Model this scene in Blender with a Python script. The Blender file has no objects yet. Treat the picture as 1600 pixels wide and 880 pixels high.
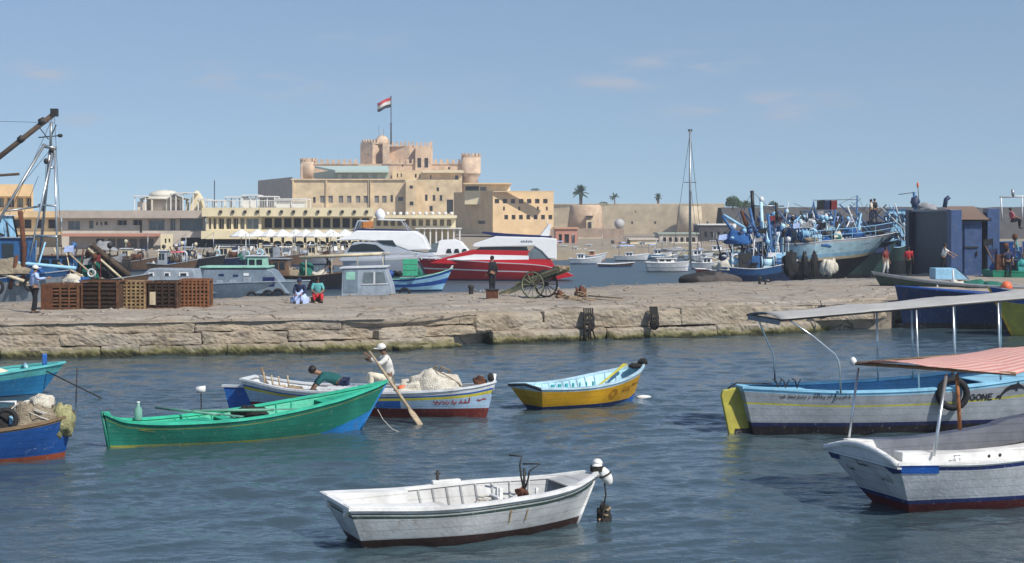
import bpy, math, random
from mathutils import Vector, Matrix, noise
R = math.radians
sc = bpy.context.scene
COL = sc.collection
F = 2400.0; H = 4.5; HY = 345.0        # focal length in photo pixels, eye height over the water, horizon row
def P(px, py, Y): return Vector(((px-800)/F*Y, Y, H-(py-HY)/F*Y))
def W(px, py, z=0.0):
    Y = F*(H-z)/(py-HY); return Vector(((px-800)/F*Y, Y, z))
def PX(px, Y): return (px-800)/F*Y
def PZ(py, Y): return H-(py-HY)/F*Y
rnd = random.Random(7)
# ---------------------------------------------------------------- materials
MATS = {}
def mat(name, col, rough=.7, var=.2, scale=2.5, bump=.0, bscale=20, metal=0, spec=.4, col2=None, streak=0, dirt=(.12,.09,.06), stretch=(1,1,1), alpha=None, trans=0, chip=0, planks=0):
    if name in MATS: return MATS[name]
    m = bpy.data.materials.new(name); m.use_nodes = True
    nt = m.node_tree; N = nt.nodes; L = nt.links
    b = N['Principled BSDF']
    b.inputs['Roughness'].default_value = rough
    b.inputs['Metallic'].default_value = metal
    b.inputs['Specular IOR Level'].default_value = spec
    if trans: b.inputs['Transmission Weight'].default_value = trans
    tc = N.new('ShaderNodeTexCoord'); mp = N.new('ShaderNodeMapping')
    mp.inputs['Scale'].default_value = stretch
    L.new(tc.outputs['Object'], mp.inputs[0])
    n1 = N.new('ShaderNodeTexNoise'); n1.inputs['Scale'].default_value = scale; n1.inputs['Detail'].default_value = 8; n1.inputs['Roughness'].default_value = .65
    L.new(mp.outputs[0], n1.inputs['Vector'])
    rp = N.new('ShaderNodeMapRange'); rp.inputs[1].default_value = .3; rp.inputs[2].default_value = .7
    L.new(n1.outputs[0], rp.inputs[0])
    c2 = col2 or tuple(c*(1-var*1.6) for c in col); c1 = tuple(min(1, c*(1+var*.6)) for c in col) if not col2 else col
    mx = N.new('ShaderNodeMix'); mx.data_type = 'RGBA'
    mx.inputs[6].default_value = (*c1, 1); mx.inputs[7].default_value = (*c2, 1)
    L.new(rp.outputs[0], mx.inputs[0])
    out = mx.outputs[2]
    if streak:
        mp2 = N.new('ShaderNodeMapping'); mp2.inputs['Scale'].default_value = (5, 5, .7)
        L.new(tc.outputs['Object'], mp2.inputs[0])
        n2 = N.new('ShaderNodeTexNoise'); n2.inputs['Scale'].default_value = 1.6; n2.inputs['Detail'].default_value = 7; n2.inputs['Roughness'].default_value = .7
        L.new(mp2.outputs[0], n2.inputs['Vector'])
        r2 = N.new('ShaderNodeMapRange'); r2.inputs[1].default_value = .54; r2.inputs[2].default_value = .72; r2.inputs[4].default_value = streak
        L.new(n2.outputs[0], r2.inputs[0])
        mx2 = N.new('ShaderNodeMix'); mx2.data_type = 'RGBA'; mx2.inputs[7].default_value = (*dirt, 1)
        L.new(r2.outputs[0], mx2.inputs[0]); L.new(out, mx2.inputs[6]); out = mx2.outputs[2]
    if chip:
        n4 = N.new('ShaderNodeTexNoise'); n4.inputs['Scale'].default_value = 7; n4.inputs['Detail'].default_value = 9; n4.inputs['Roughness'].default_value = .8
        L.new(tc.outputs['Object'], n4.inputs['Vector'])
        for lo,hi,cc in ((.60,.635,tuple(min(1,.35*c+.40) for c in col)),(.685,.70,dirt)):
            r4 = N.new('ShaderNodeMapRange'); r4.inputs[1].default_value=lo; r4.inputs[2].default_value=hi; r4.inputs[4].default_value=chip; L.new(n4.outputs[0],r4.inputs[0])
            m4 = N.new('ShaderNodeMix'); m4.data_type='RGBA'; m4.inputs[7].default_value=(*cc,1); L.new(r4.outputs[0],m4.inputs[0]); L.new(out,m4.inputs[6]); out=m4.outputs[2]
    if planks:
        wv = N.new('ShaderNodeTexWave'); wv.bands_direction='Z'; wv.inputs['Scale'].default_value=2.3; wv.inputs['Distortion'].default_value=.08; wv.inputs['Detail'].default_value=2; wv.inputs['Detail Scale'].default_value=.6
        L.new(tc.outputs['Object'], wv.inputs['Vector']); r5=N.new('ShaderNodeMapRange'); r5.inputs[1].default_value=.0; r5.inputs[2].default_value=.045; L.new(wv.outputs[0],r5.inputs[0])
        m5 = N.new('ShaderNodeMix'); m5.data_type='RGBA'; m5.blend_type='MULTIPLY'; m5.inputs[0].default_value=1; r6=N.new('ShaderNodeMapRange'); r6.inputs[3].default_value=.74; L.new(r5.outputs[0],r6.inputs[0]); L.new(out,m5.inputs[6]); L.new(r6.outputs[0],m5.inputs[7]); out=m5.outputs[2]
    L.new(out, b.inputs['Base Color'])
    if bump:
        n3 = N.new('ShaderNodeTexNoise'); n3.inputs['Scale'].default_value = bscale; n3.inputs['Detail'].default_value = 6
        L.new(mp.outputs[0], n3.inputs['Vector'])
        bp = N.new('ShaderNodeBump'); bp.inputs['Strength'].default_value = bump; bp.inputs['Distance'].default_value = .05
        L.new(n3.outputs[0], bp.inputs['Height']); L.new(bp.outputs[0], b.inputs['Normal'])
    MATS[name] = m
    return m
def paint(name, col, dirt=(.16,.11,.07), streak=.45, rough=.5, var=.2, chip=.55, planks=1):
    return mat(name, col, rough=rough, var=var, scale=2.2, bump=.13, bscale=18, streak=streak, dirt=dirt, chip=chip, planks=planks if name[1:2]=='_' or name[2:3]=='_' else 0)
# ---------------------------------------------------------------- mesh builder
class MB:
    def __init__(s): s.v=[]; s.f=[]; s.m=[]; s.s=[]; s.mi=0; s.T=None
    def add(s, vs, fs, mi=None, sm=False):
        o=len(s.v)
        if s.T is not None: vs=[s.T@Vector(v) for v in vs]
        s.v += [tuple(v) for v in vs]
        for f in fs: s.f.append(tuple(i+o for i in f)); s.m.append(s.mi if mi is None else mi); s.s.append(sm)
        return s
    def box(s, x0,y0,z0,x1,y1,z1, mi=None):
        if x0>x1:x0,x1=x1,x0
        if y0>y1:y0,y1=y1,y0
        if z0>z1:z0,z1=z1,z0
        v=[(x0,y0,z0),(x1,y0,z0),(x1,y1,z0),(x0,y1,z0),(x0,y0,z1),(x1,y0,z1),(x1,y1,z1),(x0,y1,z1)]
        return s.add(v,[(0,3,2,1),(4,5,6,7),(0,1,5,4),(1,2,6,5),(2,3,7,6),(3,0,4,7)],mi)
    def cbox(s, c, d, mi=None, rz=0, M=None):
        hx,hy,hz=[q/2 for q in d]
        T=Matrix.Translation(c)@(M if M is not None else Matrix.Rotation(rz,4,'Z'))
        v=[T@Vector((x*hx,y*hy,z*hz)) for x,y,z in ((-1,-1,-1),(1,-1,-1),(1,1,-1),(-1,1,-1),(-1,-1,1),(1,-1,1),(1,1,1),(-1,1,1))]
        return s.add(v,[(0,3,2,1),(4,5,6,7),(0,1,5,4),(1,2,6,5),(2,3,7,6),(3,0,4,7)],mi)
    def tube(s, pts, r, n=8, closed=False, mi=None, flat=1.0):
        pts=[Vector(p) for p in pts]; k=len(pts); vs=[]; fs=[]
        rs = r if isinstance(r,(list,tuple)) else [r]*k
        prev=None
        for i,p in enumerate(pts):
            if closed: t=(pts[(i+1)%k]-pts[i-1])
            else: t=(pts[min(i+1,k-1)]-pts[max(i-1,0)])
            if t.length<1e-9: t=Vector((0,0,1))
            t.normalize()
            up=prev if prev is not None else (Vector((0,0,1)) if abs(t.z)<.95 else Vector((1,0,0)))
            a=up-t*up.dot(t)
            if a.length<1e-6: a=t.orthogonal()
            a.normalize(); b=t.cross(a); prev=a
            for j in range(n):
                an=2*math.pi*j/n; vs.append(p+(a*math.cos(an)*flat+b*math.sin(an))*rs[i])
        m=k if closed else k-1
        for i in range(m):
            for j in range(n):
                a=i*n+j; b=i*n+(j+1)%n; c=((i+1)%k)*n+(j+1)%n; d=((i+1)%k)*n+j
                fs.append((a,b,c,d))
        if not closed: fs.append(tuple(range(n))[::-1]); fs.append(tuple((k-1)*n+j for j in range(n)))
        return s.add(vs,fs,mi,sm=n>5)
    def lathe(s, prof, n=16, o=(0,0,0), mi=None, a0=0, a1=2*math.pi, sm=True, cap=True):
        full=abs(a1-a0-2*math.pi)<1e-6; k=n if full else n+1
        vs=[];fs=[]
        for (r,z) in prof:
            for j in range(k):
                a=a0+(a1-a0)*j/n; vs.append((o[0]+r*math.cos(a),o[1]+r*math.sin(a),o[2]+z))
        for i in range(len(prof)-1):
            for j in range(n):
                j2=(j+1)%k if full else j+1
                fs.append((i*k+j,i*k+j2,(i+1)*k+j2,(i+1)*k+j))
        if cap and full:
            if prof[0][0]>1e-4: fs.append(tuple(range(k))[::-1])
            if prof[-1][0]>1e-4: fs.append(tuple((len(prof)-1)*k+j for j in range(k)))
        return s.add(vs,fs,mi,sm)
    def prism(s, poly, y0, y1, mi=None, inset=None):
        """poly in (x,z), extruded along y; inset(x,z)-> shrink of the half width"""
        n=len(poly); vs=[]
        for (x,z) in poly:
            q=inset(x,z) if inset else 0; vs.append((x,y0+q,z))
        for (x,z) in poly:
            q=inset(x,z) if inset else 0; vs.append((x,y1-q,z))
        fs=[tuple(range(n)),tuple(range(2*n-1,n-1,-1))]+[(i,i+n,(i+1)%n+n,(i+1)%n) for i in range(n)]
        return s.add(vs,fs,mi)
    def slab(s, poly, z0, z1, mi=None):
        n=len(poly); vs=[(x,y,z0) for x,y in poly]+[(x,y,z1) for x,y in poly]
        fs=[tuple(range(n))[::-1],tuple(range(n,2*n))]+[(i,(i+1)%n,(i+1)%n+n,i+n) for i in range(n)]
        return s.add(vs,fs,mi)
    def blob(s, c, d, n=10, amp=.2, sc_=1.2, seed=0, mi=None, half=False):
        vs=[];fs=[];m=n*2
        for i in range(n+1):
            th=math.pi*i/n*(0.52 if half else 1)
            for j in range(m):
                ph=2*math.pi*j/m
                p=Vector((math.sin(th)*math.cos(ph),math.sin(th)*math.sin(ph),math.cos(th)))
                k=1+amp*noise.fractal(p*sc_+Vector((seed,seed*.37,0)),1,2,4)*1.5
                vs.append((c[0]+p.x*d[0]*k,c[1]+p.y*d[1]*k,c[2]+p.z*d[2]*k))
        for i in range(n):
            for j in range(m): fs.append((i*m+j,(i+1)*m+j,(i+1)*m+(j+1)%m,i*m+(j+1)%m))
        return s.add(vs,fs,mi,True)
    def build(s, name, mats, parent=None, loc=None, rz=0, bevel=0, solid=0, sub=0):
        me=bpy.data.meshes.new(name); me.from_pydata(s.v,[],s.f)
        if not isinstance(mats,(list,tuple)): mats=[mats]
        for m in mats: me.materials.append(m)
        me.polygons.foreach_set('material_index',[min(i,len(mats)-1) for i in s.m])
        me.polygons.foreach_set('use_smooth',s.s); me.update()
        o=bpy.data.objects.new(name,me); COL.objects.link(o)
        if parent: o.parent=parent
        if loc is not None: o.location=loc
        o.rotation_euler=(0,0,rz)
        if solid: q=o.modifiers.new('thick','SOLIDIFY'); q.thickness=solid
        if sub: q=o.modifiers.new('sub','SUBSURF'); q.levels=q.render_levels=sub
        if bevel: q=o.modifiers.new('bev','BEVEL'); q.width=bevel; q.segments=2; q.limit_method='ANGLE'
        return o
def tag(o, label=None, cat=None, group=None, kind=None):
    if label: o['label']=label
    if cat: o['category']=cat
    if group: o['group']=group
    if kind: o['kind']=kind
    return o
def thing(name, label, cat, loc=(0,0,0), rz=0, group=None):
    o=bpy.data.objects.new(name,None); o.empty_display_size=.2; COL.objects.link(o)
    o.location=loc; o.rotation_euler=(0,0,rz)
    return tag(o,label,cat,group)
def kids(o): return [c for c in COL.objects if c.parent==o]
def copy_tree(o, parent=None):
    c=o.copy(); COL.objects.link(c); c.parent=parent
    for ch in kids(o): copy_tree(ch,c)
    return c
def lerp(a,b,t): return a+(b-a)*t
def curve(pts, x):
    """smooth interpolation through control points"""
    if x<=pts[0][0]: return pts[0][1]
    if x>=pts[-1][0]: return pts[-1][1]
    for i in range(len(pts)-1):
        if x<=pts[i+1][0]:
            x0,y0=pts[i]; x1,y1=pts[i+1]; t=(x-x0)/(x1-x0)
            m0=((y1-pts[i-1][1])/(x1-pts[i-1][0]) if i>0 else (y1-y0)/(x1-x0))*(x1-x0)
            m1=((pts[i+2][1]-y0)/(pts[i+2][0]-x0) if i+2<len(pts) else (y1-y0)/(x1-x0))*(x1-x0)
            return (2*t**3-3*t*t+1)*y0+(t**3-2*t*t+t)*m0+(-2*t**3+3*t*t)*y1+(t**3-t*t)*m1
def sag(a,b,d,n=10):
    a=Vector(a);b=Vector(b); return [a.lerp(b,i/n)-Vector((0,0,d*4*(i/n)*(1-i/n))) for i in range(n+1)]
# ---------------------------------------------------------------- skinned figures
def skin(name, V, E, Rr, m, parent, sub=1):
    me=bpy.data.meshes.new(name); me.from_pydata([tuple(v) for v in V],E,[]); me.materials.append(m)
    o=bpy.data.objects.new(name,me); COL.objects.link(o); o.parent=parent
    k=o.modifiers.new('skin','SKIN'); k.use_smooth_shade=True
    d=me.skin_vertices[0].data
    for i,r in enumerate(Rr): d[i].radius=(r,r) if not isinstance(r,tuple) else r; d[i].use_root=(i==0)
    q=o.modifiers.new('sub','SUBSURF'); q.levels=q.render_levels=sub
    return o
def ease(a,b,k): return Vector(a).lerp(Vector(b),k)
def person(label, loc, rz, J, shirt, trousers, hair=None, hat=None, robe=None, skincol='skin_brown', group=None, shoes=True, sleeve=.55):
    """J: joints pelvis chest neck head shL elL wrL shR elR wrR hipL knL anL hipR knR anR (local metres), x = facing"""
    r=thing('person',label,'person',loc,rz,group)
    sk=MATS[skincol]
    V=[];E=[];Q=[]
    def a(p,q,par=None):
        V.append(Vector(p));Q.append(q)
        if par is not None: E.append((par,len(V)-1))
        return len(V)-1
    pel=a(J['pelvis'],.12); ab=a(ease(J['pelvis'],J['chest'],.5),.115,pel); ch=a(J['chest'],.13,ab); nk=a(J['neck'],.055,ch)
    hd0=a(ease(J['neck'],J['head'],.45),.06,nk); hd=a(J['head'],.095,hd0)
    up=(Vector(J['head'])-Vector(J['neck'])).normalized(); a(Vector(J['head'])+up*.07,.07,hd)
    fw=Vector(J.get('face',(1,0,0))).normalized(); a(Vector(J['head'])+fw*.085-up*.01,.022,hd)   # nose
    for s in 'LR':
        sh=a(J['sh'+s],.06,ch); el=a(J['el'+s],.042,a(ease(J['sh'+s],J['el'+s],.5),.048,sh)); wr=a(J['wr'+s],.028,el)
        d=(Vector(J['wr'+s])-Vector(J['el'+s])).normalized(); sd=d.orthogonal().normalized(); pm=a(Vector(J['wr'+s])+d*.055,.032,wr)
        for i,(o_,l) in enumerate(((-.03,.07),(-.01,.08),(.012,.075),(.032,.06))):
            k=a(Vector(J['wr'+s])+d*(.1)+sd*o_,.010,pm); a(Vector(J['wr'+s])+d*(.1+l)+sd*o_*1.2+fw*.02,.009,k)
        a(Vector(J['wr'+s])+d*.07-sd*.06+fw*.02,.011,pm)
        hp=a(J['hip'+s],.09,pel); kn=a(J['kn'+s],.06,a(ease(J['hip'+s],J['kn'+s],.5),.075,hp)); an=a(J['an'+s],.04,a(ease(J['kn'+s],J['an'+s],.4),.055,kn))
        a(Vector(J['an'+s])+fw*.15*Vector((1,1,0)).length/1.414-Vector((0,0,.04)),.035,an)
    skin('body',V,E,Q,sk,r)
    # shirt
    V=[];E=[];Q=[]
    pel=a(J['pelvis'],.155); ab=a(ease(J['pelvis'],J['chest'],.5),.15,pel); ch=a(J['chest'],.165,ab); a(ease(J['chest'],J['neck'],.75),.085,ch)
    for s in 'LR':
        sh=a(J['sh'+s],.085,ch); el=a(ease(J['sh'+s],J['el'+s],.95),.062,a(ease(J['sh'+s],J['el'+s],.5),.07,sh))
        if sleeve>.6: a(ease(J['el'+s],J['wr'+s],.9),.045,el)
    skin('shirt',V,E,Q,shirt,r)
    # trousers
    V=[];E=[];Q=[]
    pel=a(ease(J['pelvis'],J['chest'],.1),.145)
    for s in 'LR':
        hp=a(J['hip'+s],.115,pel); kn=a(J['kn'+s],.085,a(ease(J['hip'+s],J['kn'+s],.5),.1,hp)); a(ease(J['kn'+s],J['an'+s],.93),.062,a(ease(J['kn'+s],J['an'+s],.5),.07,kn))
    skin('trousers',V,E,Q,trousers,r)
    if shoes:
        for s in 'LR':
            b=MB(); p=Vector(J['an'+s]); b.blob((p.x+fw.x*.07,p.y+fw.y*.07,p.z-.03),(.15 if abs(fw.x)>.5 else .06,.06 if abs(fw.x)>.5 else .15,.055),6,.05); b.build('shoe',MATS['leather'],r)
    hc=Vector(J['head'])+up*.035-fw*.02
    if hair: MB().blob(hc,(.10,.095,.10),8,.08).build('hair',hair,r)
    if hat:
        b=MB(); b.blob(hc+up*.02,(.112,.108,.09),8,.06); b.cbox(hc+fw*.13,(.12,.15,.015)); b.build('cap',hat,r)
    if robe:
        pass
    return r
def stand(h=1.72, armL=(0.05,.28,.85), armR=(.05,-.28,.85), lean=0, step=.12):
    k=h/1.72
    J=dict(pelvis=(0,0,.95),chest=(lean*.35,0,1.28),neck=(lean*.5,0,1.47),head=(.02+lean*.55,0,1.60),
      shL=(lean*.4,.19,1.40),shR=(lean*.4,-.19,1.40),wrL=armL,wrR=armR,
      hipL=(0,.1,.88),hipR=(0,-.1,.88),knL=(step*.6,.11,.5),knR=(-step*.2,-.11,.5),anL=(step*.4,.12,.08),anR=(-step,-.12,.08))
    for s in 'LR':
        a=Vector(J['sh'+s]);b=Vector(J['wr'+s]); m=(a+b)/2; d=(b-a).length
        J['el'+s]=m+Vector((-.5,(.35 if s=='L' else -.35),-.3)).normalized()*math.sqrt(max(0,.29**2-(d/2)**2))
    return {q:tuple(Vector(v)*k) for q,v in J.items()}
mat('skin_brown',(.28,.15,.09),.55,.1); mat('skin_dark',(.16,.085,.05),.55,.1)
mat('leather',(.02,.017,.015),.5,.1)
mat('hair_black',(.012,.01,.009),.6,.1); mat('hair_grey',(.3,.29,.27),.7,.2)
def cloth(n,c): return mat('cloth_'+n,c,.9,.18,6,bump=.3,bscale=14)
cloth('lightblue',(.34,.45,.72)); cloth('black',(.013,.014,.018)); cloth('white',(.72,.70,.65)); cloth('darkteal',(.012,.10,.10)); cloth('red',(.55,.035,.04)); cloth('navy',(.02,.03,.08)); cloth('teal',(.12,.42,.42)); cloth('maroon',(.2,.03,.03)); cloth('cream',(.7,.64,.5)); cloth('pink',(.75,.16,.2)); cloth('paleblue',(.45,.56,.85)); cloth('grey',(.3,.3,.31))
mat('rust',(.16,.055,.022),.85,.4,6,bump=.4,bscale=15,col2=(.05,.022,.014)); mat('rust_orange',(.42,.17,.06),.85,.3,8,bump=.3,col2=(.13,.05,.025)); mat('rust_pale',(.45,.33,.17),.85,.3,8,col2=(.2,.11,.05))
mat('steel_grey',(.35,.37,.38),.4,.15,6,metal=.7,streak=.3); mat('aluminium',(.65,.67,.68),.3,.1,6,metal=.8)
mat('wood_old',(.24,.16,.09),.8,.3,3,bump=.4,bscale=12,stretch=(1,6,6)); mat('wood_pale',(.46,.36,.24),.75,.25,3,bump=.3,stretch=(1,6,6)); mat('wood_green',(.24,.25,.15),.8,.3,4,bump=.3)
mat('wood_dark',(.09,.06,.04),.8,.3,4,bump=.3)
mat('rubber',(.014,.014,.015),.75,.15,8,bump=.2)
mat('rope_tan',(.33,.25,.16),.9,.3,20,bump=.5,bscale=60); mat('rope_dark',(.035,.03,.025),.9,.3,20,bump=.5,bscale=60); mat('rope_white',(.6,.57,.5),.9,.2,20,bump=.5,bscale=60)
mat('net_tan',(.42,.36,.26),.95,.35,9,bump=1.0,bscale=35,col2=(.16,.12,.08)); mat('net_white',(.80,.76,.66),.95,.25,9,bump=1.0,bscale=35,col2=(.5,.44,.34)); mat('net_green',(.03,.22,.16),.95,.3,9,bump=1.0,bscale=35,col2=(.01,.09,.07)); mat('net_yellow',(.42,.40,.2),.95,.3,9,bump=1.0,bscale=35); mat('net_dark',(.03,.028,.026),.95,.3,9,bump=1.0,bscale=35); mat('net_blue',(.03,.13,.38),.95,.3,9,bump=1.0,bscale=35)
mat('glass_dark',(.02,.028,.035),.12,.2,2,spec=.6); mat('glass_grey',(.16,.2,.22),.15,.2,2,spec=.6)
mat('shade_black',(.02,.017,.015),.9,.2); mat('black',(.012,.012,.013),.5,.1)
mat('white_plastic',(.75,.75,.73),.5,.1,5,streak=.2); mat('orange_plastic',(.75,.16,.06),.5,.15,5); mat('red_plastic',(.6,.03,.02),.5,.1); mat('green_plastic',(.05,.40,.22),.6,.15,5,streak=.2)
mat('foliage',(.05,.09,.03),.8,.35,3,col2=(.025,.05,.018)); mat('palm_trunk',(.16,.11,.07),.9,.3,4,bump=.5)
mat('iron_dark',(.03,.028,.027),.6,.3,6,bump=.2)
# ---------------------------------------------------------------- lofted hulls
class Hull: pass
def sstep(x):
    x=max(0,min(1,x)); return x*x*(3-2*x)
def hull_def(L, beam, sheer, bprof=None, rb=.5, rs=.15, kz=-.35, full=(.45,.55,.95), wlref=.0):
    h=Hull(); h.L=L;h.beam=beam;h.sheer=sheer;h.rb=rb;h.rs=rs;h.kz=kz;h.full=full
    h.bprof=bprof or [(0,.72),(.25,.93),(.5,1),(.7,.9),(.85,.62),(.94,.32),(1,.025)]
    h.zs=curve(sheer,0);h.zb=curve(sheer,1)
    def pt(s,z,side=-1,off=0.0,inb=0.0):
        sh=curve(sheer,s); t=max(0,min(1,(z-kz)/(sh-kz)))
        p=curve([(0,full[0]),(.5,full[1]*.8),(1,full[2])],s)
        b=curve(h.bprof,s)*beam/2*(t**p)
        b=max(b-inb,0.004 if inb else 0.0)
        x=-L/2+L*s+(z/h.zb)*rb*sstep((s-.55)/.45)-(z/h.zs)*rs*(1-s)**4
        return Vector((x,side*(b+off),z))
    h.pt=pt; return h
def add_hull(root, h, levels, mats, thick=.045, floor=.12, inner=None, gun=None, transom=None, N=36, gw=.09, gh=.045, deck=None, rail=None, railz=None, guns0=0.0):
    """levels: list of (kind,val,mat) upper bounds from the keel upward"""
    S=[i/N for i in range(N+1)]; S=[s if s<.8 else s for s in S]
    rows=[(('z',h.kz),0)]; lo=('z',h.kz)
    for (k,v,mi) in levels:
        nsub = 3 if k=='z' and v<.2 else 2
        for q in range(1,nsub+1): rows.append(((lo,(k,v),q/nsub),mi))
        lo=(k,v)
    def zof(l,s):
        if l[0]=='z': return min(l[1],curve(h.sheer,s)-.01)
        if l[0]=='f': return curve(h.sheer,s)*l[1]
        if l[0]=='d': return curve(h.sheer,s)-l[1]
        a,b,q=l; return lerp(zof(a,s),zof(b,s),q)
    b=MB(); nr=len(rows)
    for side in (-1,1):
        vs=[h.pt(s,zof(r[0],s),side) for s in S for r in rows]
        for i in range(N):
            for j in range(nr-1):
                q=(i*nr+j,(i+1)*nr+j,(i+1)*nr+j+1,i*nr+j+1)
                if side>0:q=q[::-1]
                # faces share one vertex block per side
                if i==0 and j==0: base=len(b.v); b.v+= [tuple(v) for v in vs]
                b.f.append(tuple(k+base for k in q)); b.m.append(rows[j+1][1]); b.s.append(True)
    # stem closing strip
    vs=[]; 
    for r in rows: z=zof(r[0],1); vs+=[h.pt(1,z,-1),h.pt(1,z,1)]
    b.add(vs,[(2*j,2*j+1,2*j+3,2*j+2) for j in range(nr-1)])
    for j in range(nr-1): b.m[-(nr-1)+j]=rows[j+1][1]
    o=b.build('hull',mats,root)
    # transom
    t=MB(); vs=[]
    for r in rows:
        z=zof(r[0],0); vs+=[h.pt(0,z,-1),h.pt(0,z,1)]
    t.add(vs,[(2*j+1,2*j,2*j+2,2*j+3) for j in range(nr-1)])
    for j in range(nr-1): t.m[j]=rows[j+1][1]
    t.build('transom',transom or mats,root)
    if inner:
        I=MB(); K=5
        for side in (-1,1):
            vs=[]
            for s in S:
                sh=curve(h.sheer,s)
                for k in range(K+1): vs.append(h.pt(s,lerp(floor,sh-.002,k/K),side,inb=thick))
            if side<0: I.add(vs,[(i*(K+1)+k,i*(K+1)+k+1,(i+1)*(K+1)+k+1,(i+1)*(K+1)+k) for i in range(N) for k in range(K)],sm=True)
            else: I.add(vs,[((i+1)*(K+1)+k,(i+1)*(K+1)+k+1,i*(K+1)+k+1,i*(K+1)+k) for i in range(N) for k in range(K)],sm=True)
        vs=[]
        for s in S: vs+=[h.pt(s,floor,-1,inb=thick),h.pt(s,floor,1,inb=thick)]
        I.add(vs,[(2*i,2*i+2,2*i+3,2*i+1) for i in range(N)],0)
        a=[h.pt(0,floor,-1,inb=thick),h.pt(0,floor,1,inb=thick),h.pt(0,h.zs-.002,1,inb=thick),h.pt(0,h.zs-.002,-1,inb=thick)]
        for v in a: v.x+=thick
        I.add(a,[(0,1,2,3)]); I.build('inner_lining',inner,root)
    if gun:
        g=MB()
        def ring(side):
            vs=[];n=0
            for i,s in enumerate(S):
                if s<guns0: continue
                n+=1; sh=curve(h.sheer,s)
                for (dy,dz) in ((.02,-.002),(.02,gh),(-gw+.02,gh),(-gw+.02,-.002)):
                    p=h.pt(s,sh,side,off=0); yy=max(abs(p.y)+dy,.0); vs.append(Vector((p.x+(.03*sstep((s-.9)/.1)),side*yy,sh+dz)))
            fs=[]
            for i in range(n-1):
                for k in range(4):
                    q=(i*4+k,(i+1)*4+k,(i+1)*4+(k+1)%4,i*4+(k+1)%4); fs.append(q if side>0 else q[::-1])
            fs+= [(0,1,2,3),((n-1)*4+3,(n-1)*4+2,(n-1)*4+1,(n-1)*4)]
            g.add(vs,fs)
        ring(-1);ring(1)
        p=h.pt(0,h.zs,-1); g.box(p.x-.02,p.y-.02,h.zs-.003,p.x+gw,-p.y+.02,h.zs+gh-.004)
        g.build('gunwale',gun,root)
    if rail:
        g=MB()
        for (zo,rr,i) in (railz or [(.12,.018,0)]):
            for side in (-1,1):
                g.tube([h.pt(s,curve(h.sheer,s)-zo,side,off=.006) for s in S],rr,6,mi=i)
        g.build('rubbing_strake',rail,root)
    return h
def thwarts(root,h,ss,z,m,w=.2,name='seat'):
    for s in ss:
        p=h.pt(s,z,-1,inb=.05); b=MB(); b.box(p.x-w/2,p.y,z-.03,p.x+w/2,-p.y,z); b.build(name,m,root,bevel=.006)
def ribs(root,h,ss,z0,m):
    for s in ss:
        for side in (-1,1):
            b=MB(); pts=[h.pt(s,lerp(z0,curve(h.sheer,s)-.01,k/5),side,inb=.06) for k in range(6)]
            b.tube(pts,.018,4); b.build('rib',m,root)
def place(root,stern,bow):
    a=Vector(stern);c=Vector(bow); root.location=((a.x+c.x)/2,(a.y+c.y)/2,0); root.rotation_euler=(0,0,math.atan2(c.y-a.y,c.x-a.x)); return (c-a).length
def decal(root,h,s0,z0,strokes,w,m,side=-1,name='lettering',polys=None,off=.012,flip=False):
    """strokes in metres (u along the hull, v up), laid on the hull surface as thin painted relief"""
    b=MB()
    def mp(u,v):
        return h.pt(s0+u/h.L,z0+v,side,off=off)
    def ribbon(a,c):
        d=Vector((c[0]-a[0],c[1]-a[1])); 
        if d.length<1e-6:return
        d.normalize(); n=Vector((-d.y,d.x))*w/2; e=d*w*.3
        q=[(a[0]-n.x-e.x,a[1]-n.y-e.y),(c[0]-n.x+e.x,c[1]-n.y+e.y),(c[0]+n.x+e.x,c[1]+n.y+e.y),(a[0]+n.x-e.x,a[1]+n.y-e.y)]
        b.add([mp(*p) for p in q],[(0,1,2,3)])
    for st in strokes:
        for i in range(len(st)-1): ribbon(st[i],st[i+1])
    for pl in (polys or []): b.add([mp(*p) for p in pl],[tuple(range(len(pl)))])
    return b.build(name,m,root)
def arabic(seed,width,h):
    """cursive right-to-left style writing: joined baseline, teeth, tall strokes, bowls and dots"""
    r=random.Random(seed); st=[]; x=0
    while x<width:
        k=r.choice('tabbdlrt')
        wd=h*r.uniform(.5,.9)
        if k=='t': st.append([(x,0),(x+wd,0)]); st.append([(x+wd*.5,0),(x+wd*.5,h*.35)]); st.append([(x+wd*.4,h*.6),(x+wd*.52,h*.6)])
        elif k=='l': st.append([(x,0),(x+wd*.7,0),(x+wd*.72,h)])
        elif k=='a': st.append([(x+wd*.3,0),(x+wd*.3,h)]); wd*=.7
        elif k=='b': st.append([(x,h*.3),(x+wd*.15,0),(x+wd*.85,0),(x+wd,h*.3)]); st.append([(x+wd*.45,-h*.3),(x+wd*.58,-h*.3)])
        elif k=='d': st.append([(x,0),(x+wd*.6,0),(x+wd*.45,h*.5)])
        elif k=='r': st.append([(x,-h*.3),(x+wd*.4,-h*.15),(x+wd*.55,h*.2)])
        x+=wd+(h*.25 if r.random()<.25 else 0)
    return st
import numpy as np
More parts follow.
